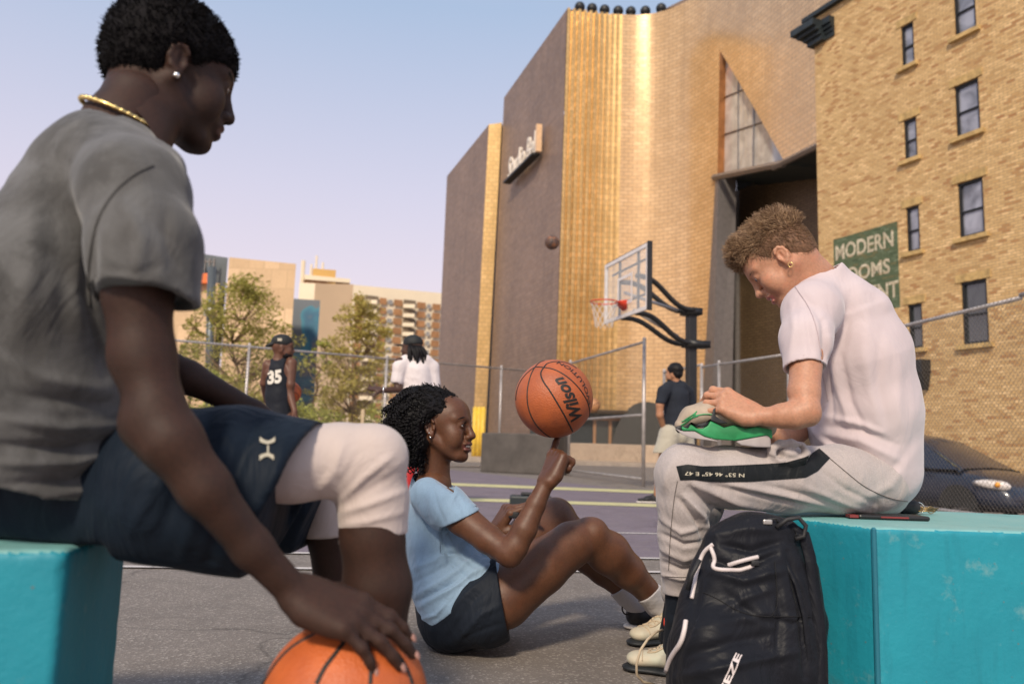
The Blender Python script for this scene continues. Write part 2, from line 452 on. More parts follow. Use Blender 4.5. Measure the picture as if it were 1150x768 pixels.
def through(a, b, t): return (a[0] + (b[0] - a[0]) * t, a[1] + (b[1] - a[1]) * t)
# purple key area: near edge = white line B, far edge near the fences
nb0, nb1 = gl(305, 621.5), gl(736, 628)
far0, far1 = gl(547, 532), gl(733, 553)
L0 = through(nb0, nb1, -2.6); R0 = through(nb0, nb1, 1.25)
sheet('court_paint', [L0, R0, (4.95, 8.5), (4.35, 11.6), far1, far0, through(far1, far0, 1.35), (-14.5, 11.2)], .004, m_purple)
def stripe(name, a, b, wd, m, z=.008, t0=-1.5, t1=2.0):
    a0 = through(a, b, t0); b0 = through(a, b, t1)
    d = Vector((b0[0] - a0[0], b0[1] - a0[1], 0)).normalized(); n = Vector((-d.y, d.x, 0)) * wd / 2
    sheet(name, [(a0[0] - n.x, a0[1] - n.y), (b0[0] - n.x, b0[1] - n.y), (b0[0] + n.x, b0[1] + n.y), (a0[0] + n.x, a0[1] + n.y)], z, m)
stripe('court_line', gl(150, 637.5), gl(700, 643), .055, m_white, t0=-.8, t1=1.5)
stripe('court_line', nb0, nb1, .055, m_white, t0=-2.5, t1=1.2)
stripe('court_line', gl(600, 597.3), gl(737, 600), .055, m_white, t0=-14, t1=2.2)
stripe('court_line', gl(530, 561.5), gl(735, 568), .5, m_yel, t0=-2.2, t1=1.6)
stripe('court_line', gl(530, 545), gl(700, 551.5), .8, m_yel, t0=-1.8, t1=1.35)
# pavement in front of the tall building and kerbs
b = MB(); b.prism([V(*q, -.3) for q in [(-60, 33), (60, 33), (60, 56), (-60, 56)]], [V(*q, .05) for q in [(-60, 33), (60, 33), (60, 56), (-60, 56)]])
tag(b.build('pavement', m_side), kind='structure')
b = MB(); b.box((0, 32.9, -.05), (120, .25, .22)); tag(b.build('kerb', m_conc), kind='structure')
b = MB(); b.prism([V(*q, -.6) for q in [(12.2, 27), (17.5, 14.5), (19, 14.5), (14, 27)]], [V(*q, -.33) for q in [(9.2, 27), (15.0, 13.5), (19, 14.5), (14, 27)]])
tag(b.build('kerb', m_conc), kind='structure')

# ================================================================== chain link fences
m_galv = M('galvanised', (.50, .46, .44), .45, .55, .15, 6)
m_wire = M('fence_wire', (.24, .22, .20), .5, .5, .1, 6)
def chain_fence(p0, p1, h, label, posts, z0=.04, midz=None, pitch=.075, wr=.0018, rr=.024, end_posts=True):
    p0 = Vector((*p0, 0)); p1 = Vector((*p1, 0)); L = (p1 - p0).length; e = (p1 - p0) / L
    f = thing('chain_link_fence', p0, label, 'fence', 'chain link fences round the court')
    for t in posts:
        b = MB(); q = p0 + e * t; b.tube([q, q + V(0, 0, h + .03)], rr * 1.35, 10); b.sphere(q + V(0, 0, h + .03), rr * 1.5, 8, 6); b.build('post', m_galv, f, True)
    for z in [h - .02] + ([midz] if midz else []) + [z0 + .03]:
        b = MB(); b.tube([p0 + V(0, 0, z), p1 + V(0, 0, z)], rr, 8); b.build('rail', m_galv, f, True)
    b = MB(); n = e.cross(V(0, 0, 1)) * .03; H = h - z0
    for sgn, off in ((1, .001), (-1, -.001)):
        s = -H
        while s < L + H:
            a = (s, 0.) ; c = (s + sgn * H, H)
            # clip to [0,L]
            xa, xb = s, s + sgn * H; ta, tb = 0., 1.
            lo, hi = 0, L
            if xa < lo: ta = (lo - xa) / (xb - xa) if xb > xa else 2
            if xa > hi: ta = (hi - xa) / (xb - xa) if xb < xa else 2
            if xb > hi and xb > xa: tb = (hi - xa) / (xb - xa)
            if xb < lo and xb < xa: tb = (lo - xa) / (xb - xa)
            if ta < tb and 0 <= ta <= 1:
                A = p0 + e * (xa + (xb - xa) * ta) + V(0, 0, z0 + H * ta) + n * (1 + off * 30)
                B = p0 + e * (xa + (xb - xa) * tb) + V(0, 0, z0 + H * tb) + n * (1 + off * 30)
                k = max(1, int((B - A).length / .8)); b.tube([A + (B - A) * i / k for i in range(k + 1)], wr, 3, False)
            s += pitch
    b.build('wire_mesh', m_wire, f, True, merge=False)
    return f
FL0, FL1 = (-14.0, 12.4), (.62, 21.0)
chain_fence(FL0, FL1, 2.62, 'long grey chain link fence in front of the trees and shrubs', [0, 3.2, 6.4, 9.6, 12.8, 15.95], z0=.05)
chain_fence((.66, 20.9), (2.35, 14.0), 2.55, 'tall chain link panel with middle rail behind the spinning ball, ending at open gateway', [2.9, 7.1], z0=.1, midz=1.24)
FR = [(3.47, 18.0), (3.87, 16.1), (4.72, 13.6), (5.32, 8.2), (5.62, 4.6)]
def dist(a, b): return math.hypot(a[0] - b[0], a[1] - b[1])
chain_fence(FR[0], FR[1], 2.40, 'short chain link return beside the black hoop post', [0.02], z0=.05)
chain_fence(FR[1], FR[2], 2.35, 'chain link fence panel left of the pale man, in front of the doorless wall', [.0, .62], z0=.05)
chain_fence(FR[2], FR[3], 2.35, 'chain link fence along the street in front of the parked car', [0.1], z0=.0, wr=.0019, pitch=.066)
chain_fence(FR[3], FR[4], 2.38, 'nearest chain link fence panel at the right edge of the court', [2.6], z0=.0, wr=.0019, pitch=.066)
# dark panel behind the man in black
# ================================================================== grey barrier block
m_block = M('barrier', (.085, .075, .068), .9, var=.2, vs=2.5, bmp=.5, bs=80)
b = MB(); c0 = HX(547, 19.0); c1 = HX(634, 18.0)
d = (c1 - c0).normalized(); c = (c0 + c1) / 2; b.rbox((c.x, c.y + .3, .46), ((c1 - c0).length, .6, .92), .03, Matrix.Rotation(math.atan2(d.y, d.x), 3, 'Z'))
tag(b.build('barrier', m_block), 'low dark grey concrete barrier in front of the fence, left under the spinning ball', 'barrier')

# ================================================================== brick building
def hitplane(px, py, O, n):
    d = ray(px, py); t = (O - CAM).dot(n) / d.dot(n); return CAM + d * t
def brickM(name, c1, c2, c3, mort, w=.24, h=.085, ms=.010, horiz='X', bmpS=.5, rough=.85):
    nt = NT(name); co = coord(nt); sp = nt.n.new('ShaderNodeSeparateXYZ'); nt.lk(co, sp.inputs[0])
    ad = nt.n.new('ShaderNodeMath'); ad.operation = 'ADD'; nt.lk(sp.outputs[0], ad.inputs[0]); nt.lk(sp.outputs[1], ad.inputs[1])
    cb = nt.n.new('ShaderNodeCombineXYZ'); nt.lk(ad.outputs[0], cb.inputs[0]); nt.lk(sp.outputs[2], cb.inputs[1])
    br = nt.n.new('ShaderNodeTexBrick'); nt.lk(cb.outputs[0], br.inputs[0])
    br.inputs['Scale'].default_value = 1; br.inputs['Brick Width'].default_value = w; br.inputs['Row Height'].default_value = h
    br.inputs['Mortar Size'].default_value = ms; br.inputs['Mortar Smooth'].default_value = .2; br.inputs['Bias'].default_value = 0
    br.inputs['Color1'].default_value = (0, 0, 0, 1); br.inputs['Color2'].default_value = (1, 1, 1, 1); br.inputs['Mortar'].default_value = (.5, .5, .5, 1)
    li = [min(1, q * 1.18 + .04) for q in c1]
    col = ramp(nt, br.outputs[0], [(.0, c3), (.10, [(a + b_) / 2 for a, b_ in zip(c2, c3)]), (.18, c2), (.45, c1), (.62, [(a + b_) / 2 for a, b_ in zip(c1, c2)]), (.80, li), (.93, c1), (1.0, [q * .8 for q in c2])])
    patch = ramp(nt, noise(nt, co, .45, 5, .65), [(.42, 0.), (.70, .4)])
    col = mixc(nt, patch, col, [(a * .7 + b_ * .3) for a, b_ in zip(c3, c1)], 'MULTIPLY') if 0 else mixc(nt, patch, col, [q * .72 for q in c2])
    col = mixc(nt, ramp(nt, noise(nt, co, 9, 5, .7), [(.40, .28), (.60, 0.)]), col, [q * .6 for q in c2])
    col = mixc(nt, br.outputs['Fac'], col, mort)
    nt.lk(col, nt.b.inputs['Base Color']); nt.b.inputs['Roughness'].default_value = rough; nt.b.inputs['Specular IOR Level'].default_value = .2
    nt.lk(bump(nt, br.outputs['Fac'], -bmpS, .02, bump(nt, noise(nt, co, 25, 3), .4, .01)), nt.b.inputs['Normal'])
    return nt.m
m_brick = brickM('tan_brick', (.72, .49, .235), (.60, .38, .165), (.42, .20, .085), (.36, .25, .14))
m_stone = M('sill_stone', (.50, .34, .14), .85, var=.25, vs=5, bmp=.5)
m_black = M('black_paint', (.012, .014, .016), .5, var=.3)
m_corn = M('cornice_paint', (.018, .026, .03), .5, var=.3)
def glassM(name, c, rough=.06, spec=1.0, lo=1.35):
    nt = NT(name); co = coord(nt); nv = noise(nt, co, 1.3, 3, .5, .6)
    nt.lk(mixc(nt, ramp(nt, nv, [(.35, 0.), (.65, 1.)]), c, [q * lo + .02 for q in c]), nt.b.inputs['Base Color'])
    nt.b.inputs['Roughness'].default_value = rough; nt.b.inputs['Specular IOR Level'].default_value = spec; nt.b.inputs['Coat Weight'].default_value = .6; nt.b.inputs['Coat Roughness'].default_value = .03
    nt.lk(bump(nt, noise(nt, co, 1.1, 1), .12, .05), nt.b.inputs['Normal']); return nt.m
m_glass = glassM('window_glass', (.09, .092, .11), lo=3.6); m_glass_d = glassM('dark_glass', (.025, .03, .032))  # strong pale mottling of the window panes imitates reflected sky and cloud
BO = Vector((11.15, 28.5, 0)); Be = Vector((.3966, -.918, 0)).normalized(); Bn = Vector((-Be.y * -1, 0, 0))
Bn = Vector((Be.y, -Be.x, 0))   # outward (towards the camera side)
bb = thing('brick_building', BO, 'tall tan brick building with narrow sash windows and a faded painted sign', 'building', rz=math.atan2(Be.y, Be.x))
def bsz(px, py):
    p = hitplane(px, py, BO, Bn); return (p - BO).dot(Be), p.z
Wn = []
for (x0, x1, y0, y1) in [(1011.9, 1026.3, 27, 74), (1015, 1029.7, 133, 178.5), (1017.8, 1032.8, 231.5, 282.5), (1020, 1036, 341, 391), (1070.8, 1095.5, -20, 37.5), (1072.3, 1100, 92, 151), (1076, 1105, 202, 265), (1080, 1109.5, 314.7, 386),
                         (1023, 1039.5, 452, 505)]:
    s0 = bsz(x0, (y0 + y1) / 2)[0]; s1 = bsz(x1, (y0 + y1) / 2)[0]; xm = (x0 + x1) / 2; z1 = bsz(xm, y0)[1]; z0 = bsz(xm, y1)[1]
    if y0 < 450: Wn.append((s0, s1, z0, z1))
S1 = 13.0; ZT = bsz(942, 4)[1]; CZ = bsz(926, 47)[1] - 15.05
def wall_with_holes(holes, s0, s1, z0, z1, rev=.14):
    ss = sorted(set([s0, s1] + [h[0] for h in holes] + [h[1] for h in holes])); zz = sorted(set([z0, z1] + [h[2] for h in holes] + [h[3] for h in holes]))
    b = MB()
    for i in range(len(ss) - 1):
        for j in range(len(zz) - 1):
            cx = (ss[i] + ss[i + 1]) / 2; cz = (zz[j] + zz[j + 1]) / 2
            if any(h[0] < cx < h[1] and h[2] < cz < h[3] for h in holes): continue
            b.quad((ss[i], 0, zz[j]), (ss[i + 1], 0, zz[j]), (ss[i + 1], 0, zz[j + 1]), (ss[i], 0, zz[j + 1]))
    for (a, c, d, e) in holes:
        b.quad((a, 0, d), (a, rev, d), (a, rev, e), (a, 0, e)); b.quad((c, 0, d), (c, 0, e), (c, rev, e), (c, rev, d))
        b.quad((a, 0, e), (a, rev, e), (c, rev, e), (c, 0, e)); b.quad((a, 0, d), (c, 0, d), (c, rev, d), (a, rev, d))
    return b
b = wall_with_holes(Wn, 0, S1, -1, ZT)
b.quad((0, 0, -1), (0, 0, ZT), (0, 12, ZT), (0, 12, -1)); b.quad((0, 12, -1), (0, 12, ZT), (S1, 12, ZT), (S1, 12, -1)); b.quad((S1, 0, -1), (S1, 12, -1), (S1, 12, ZT), (S1, 0, ZT)); b.quad((0, 0, ZT), (S1, 0, ZT), (S1, 12, ZT), (0, 12, ZT))
b.build('wall', m_brick, bb, world=False)
for (a, c, d, e) in Wn:
    f = MB(); t = .075; y = .09
    f.box(((a + c) / 2, y, d + t / 2), (c - a, .08, t)); f.box(((a + c) / 2, y, e - t / 2), (c - a, .08, t))
    f.box((a + t / 2, y, (d + e) / 2), (t, .08, e - d - 2 * t)); f.box((c - t / 2, y, (d + e) / 2), (t, .08, e - d - 2 * t))
    f.box(((a + c) / 2, y + .005, d + (e - d) * .47), (c - a - 2 * t, .07, .05))
    wf = f.build('window', m_black, bb, world=False)
    g = MB(); g.quad((a + t, .12, d + t), (c - t, .12, d + t), (c - t, .12, e - t), (a + t, .12, e - t)); g.build('pane', m_glass if d > 5.2 else m_glass_d, wf, world=False)
    s = MB(); s.box(((a + c) / 2, -.03, d - .075), (c - a + .3, .2, .13)); s.build('sill', m_stone, wf, world=False)
    s = MB(); n = max(4, int((c - a + .3) / .09)); 
    for i in range(n):
        x = a - .15 + (c - a + .3) * (i + .5) / n; s.box((x, .0, e + .13 + random.uniform(-.01, .01)), ((c - a + .3) / n * .93, .05 + random.uniform(0, .03), .24))
    s.build('lintel', m_stone, wf, world=False)
# cornice wrapping the far corner
f = MB()
for k, (z0, z1, o) in enumerate([(15.05, 15.25, .14), (15.25, 15.4, .24), (15.4, 15.55, .4), (15.55, 15.8, .56)]):
    z0 += CZ; z1 += CZ
    f.box((.30 - o / 2, 6 - o / 2 + .0, (z0 + z1) / 2), (.6 + o, 12.2 + o, z1 - z0 - .002))
    f.box((.75, -o / 2 * .45, (z0 + z1) / 2), (.5, o * .45 + .0, z1 - z0 - .004))
f.build('cornice', m_corn, bb, world=False)
f = MB(); f.box((S1 / 2 - .2, 0.05, ZT + .08), (S1 + .5, .5, .16)); f.box((-.05, 6, ZT + .07), (.5, 12, .14)); f.build('coping', m_corn, bb, world=False)
# painted sign
m_green = brickM('painted_green_brick', (.13, .17, .095), (.10, .14, .08), (.22, .19, .09), (.07, .085, .05))
m_cream = brickM('painted_letter', (.68, .60, .45), (.60, .52, .38), (.5, .38, .24), (.35, .30, .2))
sa0, za1 = bsz(936, 270); sa1, za0 = bsz(1011, 345)[0], bsz(1011, 345)[1]; za1 = bsz(1010, 248)[1]
g = MB(); g.box(((sa0 + sa1) / 2, -.002, (za0 + za1) / 2), (sa1 - sa0, .010, za1 - za0)); sg = g.build('painted_sign', m_green, bb, world=False)
def wall_text(body, s0, s1, zc, hgt, y=-.009):
    me = text_mesh(body, 1, .022, extrude=.002)
    xs_ = [v.co.x for v in me.vertices]; ys_ = [v.co.y for v in me.vertices]; a, c = min(xs_), max(xs_); d, e = min(ys_), max(ys_)
    for v in me.vertices:
        x = s0 + (v.co.x - a) / (c - a) * (s1 - s0); z = zc + ((v.co.y - d) / (e - d) - .5) * hgt; v.co = Vector((x, y - v.co.z, z))
    return me
def lines_h(px, ya, yb): return bsz(px, ya)[1], bsz(px, yb)[1]
for body, xa, xb, xm, ya, yb in [('MODERN', 938.5, 1004, 971, 267, 285), ('ROOMS', 941, 999, 985, 293, 310), ('RENT', 966, 1008, 993, 318, 336)]:
    z1, z0 = lines_h(xm, ya, yb)
    o = link('lettering', wall_text(body, bsz(xa, 280)[0], bsz(xb, 280)[0], (z0 + z1) / 2, z1 - z0), m_cream, sg, False)
# wall lamp / vent box
s0, z0 = bsz(1040, 404); f = MB(); f.box((s0, -.2, z0 - .2), (.32, .4, .38)); f.prism([V(s0 - .16, -.4, z0 - .4), V(s0 + .16, -.4, z0 - .4), V(s0 + .16, 0, z0 - .4), V(s0 - .16, 0, z0 - .4)], [V(s0 - .05, -.15, z0 - .95), V(s0 + .05, -.15, z0 - .95), V(s0 + .05, 0, z0 - .95), V(s0 - .05, 0, z0 - .95)])
f.build('wall_bracket', m_black, bb, world=False)

# ================================================================== golden building
def tileM(name, c1, c2, metal, rough, w=.55, h=.16, use_uv=True, bs=.35, mort=.35, coat=0):
    nt = NT(name)
    tcn = nt.n.new('ShaderNodeTexCoord'); co = tcn.outputs['UV'] if use_uv else tcn.outputs['Object']
    br = nt.n.new('ShaderNodeTexBrick'); nt.lk(co, br.inputs[0]); br.inputs['Scale'].default_value = 1
    br.inputs['Brick Width'].default_value = w; br.inputs['Row Height'].default_value = h; br.inputs['Mortar Size'].default_value = .028; br.inputs['Mortar Smooth'].default_value = .3
    nt.b.inputs['Coat Weight'].default_value = coat; nt.b.inputs['Coat Roughness'].default_value = .13
    br.inputs['Color1'].default_value = rgba(c1); br.inputs['Color2'].default_value = rgba(c2); br.inputs['Mortar'].default_value = rgba([q * mort for q in c1])
    n1 = noise(nt, co, .25, 4, .6)
    col = mixc(nt, ramp(nt, n1, [(.35, 0.), (.7, .5)]), br.outputs[0], [q * .62 for q in c2])
    col = mixc(nt, ramp(nt, noise(nt, coord(nt, 'Object', (1.2, 1.2, .08)), 1, 5, .7), [(.48, 0.), (.68, .35)]), col, [q * .55 for q in c2])
    nt.lk(col, nt.b.inputs['Base Color']); nt.b.inputs['Metallic'].default_value = metal
    nt.lk(ramp(nt, noise(nt, co, 2.2, 3), [(.3, rough * .85), (.7, rough * 1.15)]), nt.b.inputs['Roughness'])
    sp = nt.n.new('ShaderNodeSeparateXYZ'); nt.lk(co, sp.inputs[0]); md = nt.n.new('ShaderNodeMath'); md.operation = 'FRACT'
    dv = nt.n.new('ShaderNodeMath'); dv.operation = 'DIVIDE'; dv.inputs[1].default_value = h; nt.lk(sp.outputs[1], dv.inputs[0]); nt.lk(dv.outputs[0], md.inputs[0])
    nt.lk(bump(nt, md.outputs[0], bs, .03, bump(nt, br.outputs['Fac'], -bs, .02)), nt.b.inputs['Normal'])
    return nt.m
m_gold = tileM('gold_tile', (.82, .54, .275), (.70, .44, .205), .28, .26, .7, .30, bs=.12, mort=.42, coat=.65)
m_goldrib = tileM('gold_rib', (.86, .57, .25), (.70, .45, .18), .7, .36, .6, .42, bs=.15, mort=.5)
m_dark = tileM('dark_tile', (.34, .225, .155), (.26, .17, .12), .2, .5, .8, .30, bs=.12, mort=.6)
m_metal = M('grey_metal', (.22, .20, .19), .4, .6, .1)
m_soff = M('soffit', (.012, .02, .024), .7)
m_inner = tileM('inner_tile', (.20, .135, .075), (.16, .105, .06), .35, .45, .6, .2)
m_copper = M('copper_jamb', (.40, .17, .06), .35, .6, .2, 1.5)
gb = thing('golden_building', (4, 58, 0), 'huge curved golden tiled building with dark side walls and a triangular window', 'building')
A_top = P(637, 10, 58); GH = A_top.z; A_bot = HX(621.5, 58, -.2)
def wallquad(b0, b1, t0, t1, ns=24, nz=24):
    vs = []; uv = []; L = (b1 - b0).length
    for j in range(nz + 1):
        for i in range(ns + 1):
            u = i / ns; v = j / nz; p = (b0.lerp(b1, u)).lerp(t0.lerp(t1, u), v); vs.append(p); uv.append((u * L, p.z))
    fs = [(j * (ns + 1) + i, j * (ns + 1) + i + 1, (j + 1) * (ns + 1) + i + 1, (j + 1) * (ns + 1) + i) for j in range(nz) for i in range(ns)]
    return mesh_from(vs, fs, uvs=uv)
K4t = P(566, 112, 74.3); K4b = HX(547, 74.3, -.2); K4t.z = GH
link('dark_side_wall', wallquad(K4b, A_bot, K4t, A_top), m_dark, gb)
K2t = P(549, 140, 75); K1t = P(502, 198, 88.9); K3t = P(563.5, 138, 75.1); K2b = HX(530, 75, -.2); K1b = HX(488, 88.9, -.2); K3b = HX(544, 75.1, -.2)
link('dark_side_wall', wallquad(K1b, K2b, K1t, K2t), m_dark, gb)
link('gold_strip', wallquad(K2b, K3b, K2t, K3t, 3, 24), m_goldrib, gb)
# roof caps / bodies behind
b = MB(); 
for t0, t1, bk in ((K4t, A_top, V(30, 14, 0)), (K1t, K2t, V(14, 6, 0))):
    b.quad(t0, t1, t1 + bk, t0 + bk)
b.quad(K1b, K1t, K1t + V(14, 6, 0), K1b + V(14, 6, 0)); b.quad(K4b, K4t, K4t + V(20, 12, 0), K4b + V(20, 12, 0))
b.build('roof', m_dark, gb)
b = MB(); q0 = P(546, 128, 84); q1 = P(559, 137, 84)
b.quad(K3b + V(.0, .02, 0), K3t + V(.0, .02, 0), K3t + V(.25, 2.5, 0), K3b + V(.25, 2.5, 0)); b.build('gap_wall', m_soff, gb)
# plan curve of the facade, by pixel column at the horizon
CP = [(621.5, 58.0), (645, 58.25), (670, 58.5), (690, 58.6), (710, 58.6), (730, 58.3), (750, 57.6), (770, 56.5), (790, 55.0), (810, 53.2), (840, 50.4), (880, 46.9), (930, 43.0), (990, 39.0), (1060, 35.5)]
CW = [HX(px, d) for px, d in CP]
def cr(p0, p1, p2, p3, t): return .5 * ((2 * p1) + (-p0 + p2) * t + (2 * p0 - 5 * p1 + 4 * p2 - p3) * t * t + (-p0 + 3 * p1 - 3 * p2 + p3) * t ** 3)
pts = []
for i in range(len(CW) - 1):
    p0 = CW[i - 1] if i else CW[0] * 2 - CW[1]; p3 = CW[i + 2] if i + 2 < len(CW) else CW[-1] * 2 - CW[-2]
    for k in range(40): pts.append(cr(p0, CW[i], CW[i + 1], p3, k / 40))
pts.append(CW[-1]); cum = [0]
for i in range(1, len(pts)): cum.append(cum[-1] + (pts[i] - pts[i - 1]).length)
def curve_s(s):
    import bisect
    i = max(1, min(len(pts) - 1, bisect.bisect(cum, s))); t = (s - cum[i - 1]) / max(1e-9, cum[i] - cum[i - 1]); p = pts[i - 1].lerp(pts[i], max(0, min(1, t)))
    tg = (pts[i] - pts[i - 1]).normalized(); return p, Vector((tg.y, -tg.x, 0))
def fac_hit(px, py):
    """arc position and height where the pixel ray meets the facade"""
    d = ray(px, py); best = None
    for i in range(1, len(pts)):
        a, c = pts[i - 1], pts[i]; nrm = Vector((c.y - a.y, -(c.x - a.x), 0)); den = d.dot(nrm)
        if abs(den) < 1e-9: continue
        t = (a - CAM).dot(nrm) / den; p = CAM + d * t; u = (Vector((p.x, p.y, 0)) - a).dot(c - a) / (c - a).length_squared
        if 0 <= u <= 1 and t > 0: return cum[i - 1] + u * (cum[i] - cum[i - 1]), p.z
    return cum[-1], 20
leanx = A_top.x - A_bot.x
def fpos(s, z, out=0.):
    p, n = curve_s(s); fade = max(0, 1 - s / 8.0)
    return Vector((p.x, p.y, z)) + n * out + V(leanx * fade * max(0, z) / GH, 0, 0)
sT0, zT0 = fac_hit(808.5, 57); sT1, zT1 = fac_hit(806, 197); sT2, zT2 = fac_hit(881, 182); sJ, zJ = fac_hit(787, 500)
sE, zE = fac_hit(928, 159); zTop = GH + .0
def smax_left(z):
    if z >= zT0: return sT0
    if z >= zT1: return sT1 + (sT0 - sT1) * (z - zT1) / (zT0 - zT1)
    return sJ + (sT1 - sJ) * (z - zJ) / (zT1 - zJ)
RIB_S = 4.6
def rib(s): 
    a = max(0, min(1, (RIB_S - s) / 2.2)); return .16 * a * (1 if (s / .46) % 1 < .5 else -1) * min(1, 1)
def grid_mesh(ss_of_z, zs, ribs=False):
    vs = []; uv = []; n = None
    for z in zs:
        row = ss_of_z(z); n = len(row)
        for s in row: vs.append(fpos(s, z, rib(s) if ribs else 0)); uv.append((s, z))
    fs = [(j * n + i, j * n + i + 1, (j + 1) * n + i + 1, (j + 1) * n + i) for j in range(len(zs) - 1) for i in range(n - 1)]
    return mesh_from(vs, fs, uvs=uv)
zs = sorted(set([-.2, zJ, zT1, zT0, GH] + [i * 1.2 for i in range(27)]))
rs = []
s = 0
while s < RIB_S: rs += [s, s + .215, s + .23, s + .445]; s += .46
rs = [q for q in rs if q < RIB_S]
link('ribbed_facade', grid_mesh(lambda z: rs + [RIB_S], zs, True), m_goldrib, gb)
nR = 60
def smooth(o): o.data.polygons.foreach_set('use_smooth', [True] * len(o.data.polygons)); return o
smooth(link('facade', grid_mesh(lambda z: [RIB_S + (smax_left(z) - RIB_S) * i / nR for i in range(nR + 1)], zs), m_gold, gb))
# right part, above the triangular window and the open recess
def zlow(s):
    if s <= sT2: return zT0 + (zT2 - zT0) * (s - sT0) / (sT2 - sT0)
    return zT2 + (zE - zT2) * (s - sT2) / (sE - sT2)
vs = []; uv = []; nn = 70; ms = 14
for i in range(nn + 1):
    s = sT0 + (cum[-1] - sT0) * i / nn
    for j in range(ms + 1):
        z = zlow(s) + (GH + 2 - zlow(s)) * j / ms if s > sT0 else zT0 + (GH - zT0) * j / ms
        z = min(z, GH + 6); vs.append(fpos(s, z)); uv.append((s, z))
fs = [(i * (ms + 1) + j, (i + 1) * (ms + 1) + j, (i + 1) * (ms + 1) + j + 1, i * (ms + 1) + j + 1) for i in range(nn) for j in range(ms)]
smooth(link('facade', mesh_from(vs, fs, uvs=uv), m_gold, gb))
# lower lip of the upper facade
b = MB(); prev = None
def zsof(s):
    if s < sT2: return zT1 + (zT2 - zT1) * (s - sT1) / (sT2 - sT1) - .15
    return zlow(s)
for i in range(0, nn + 1):
    s = sT1 - .2 + (cum[-1] - sT1 + .2) * i / nn; a = fpos(s, zsof(s), .1 if s >= sT2 - .6 else -.3); c = fpos(s, zsof(s), -9)
    if prev: b.quad(prev[0], a, c, prev[1])
    prev = (a, c)
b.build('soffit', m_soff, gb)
b = MB(); b.tube([fpos(sT2 - .9 + (cum[-1] - sT2) * i / 20, zlow(max(sT2, sT2 - .9 + (cum[-1] - sT2) * i / 20)) - .1, .15) for i in range(21)], .2, 6); b.build('lip', m_metal, gb)
# triangular window
b = MB(); g0 = fpos(sT0, zT0, -.5); g1 = fpos(sT1, zT1, -.5); g2 = fpos(sT2 + .2, zT2 + .1, -.5); b.poly([g1, g2, g0]); b.build('triangular_window', glassM('facade_glass', (.38, .36, .33)), gb)
b = MB(); b.quad(fpos(sT0, zT0, .02), fpos(sT1, zT1, .02), fpos(sT1, zT1, -1.6) + V(.5, 0, 0), fpos(sT0, zT0, -1.6) + V(.1, 0, 0)); b.build('window_jamb', m_copper, gb)
b = MB()
def bary(u, v): return g1 + (g0 - g1) * v + (g2 - g1) * u
for v in (.33, .63): b.tube([bary(0, v) + V(0, -.1, 0), bary(1 - v, v) + V(0, -.1, 0)], .06, 4)
b.tube([bary(.45, 0) + V(0, -.1, 0), bary(.45, .54) + V(0, -.1, 0)], .06, 4); b.tube([bary(.22, 0) + V(0, -.1, 0), bary(.2, .77) + V(0, -.1, 0)], .04, 4)
b.build('mullion', m_metal, gb)
b = MB(); b.tube([fpos(sT1 - .3, zT1 - .1, .1), fpos(sT2 + .1, zT2 - .15, .1)], .24, 6); b.build('window_sill', m_metal, gb)
# slanted jamb of the recess, inner walls
b = MB(); b.prism([fpos(sJ - .1, -.2, .1), fpos(sJ + 1.2, -.2, .1), fpos(sJ + 1.6, -.2, -1.2), fpos(sJ, -.2, -1.2)], [fpos(sT1 - .1, zT1, .1), fpos(sT1 + .25, zT1, .1), fpos(sT1 + .5, zT1, -1.2), fpos(sT1, zT1, -1.2)]); b.build('jamb', m_metal, gb)
n8 = curve_s(sT1)[1]
i0b, i0t = HX(800, 55.5, -.2), HX(812, 55.5, 24); i1b, i1t = HX(826, 57.5, -.2), HX(828, 57.5, 24)
b = MB(); b.quad(fpos(sJ + 1.2, -.2, -.9), i1b, i1t, fpos(sT1, zT1, -.9)); b.build('recess_side', M('recess_dark', (.05, .045, .04), .6), gb)  # shade inside the recess is put into this wall's dark colour
r0b, r1b = HX(827, 57.4, -.2), HX(1040, 44, -.2)
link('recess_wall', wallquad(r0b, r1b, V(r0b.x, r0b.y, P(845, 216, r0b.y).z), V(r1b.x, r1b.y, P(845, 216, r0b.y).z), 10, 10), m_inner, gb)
b = MB(); b.quad(r0b + V(1, 3, 0), r1b + V(1, 3, 0), r1b + V(1, 3, 26), r0b + V(1, 3, 26)); b.build('recess_back', m_soff, gb)
b = MB(); b.tube([r0b + V(.1, -.2, 0), r0b + V(.1, -.2, 20)], .3, 6); b.build('recess_pipe', m_metal, gb)
# roof: lamps and the rising dark roof behind
for px in (649, 663.5, 678, 693.5, 708, 723.5, 740):
    s, z = fac_hit(px, 16); p = fpos(s, GH, -.5); f = MB(); f.sphere(p + V(0, 0, .55), .42, 12, 8); f.tube([p, p + V(0, 0, .35)], .3, 8); f.build('roof_light', m_black, gb, True)
f = MB(); f.box((A_top.x + 6, 58.3, GH + .06), (.1, .1, .1)); 
b = MB(); c0 = P(745, 11, 61); c1 = P(795, -14, 60); c2 = P(1100, -60, 50); b.quad(c0, V(c2.x, c2.y, c0.z), c2, c1); b.quad(c0, c1, c1 + V(8, 12, 0), c0 + V(8, 12, 0)); b.build('upper_roof', m_dark, gb)
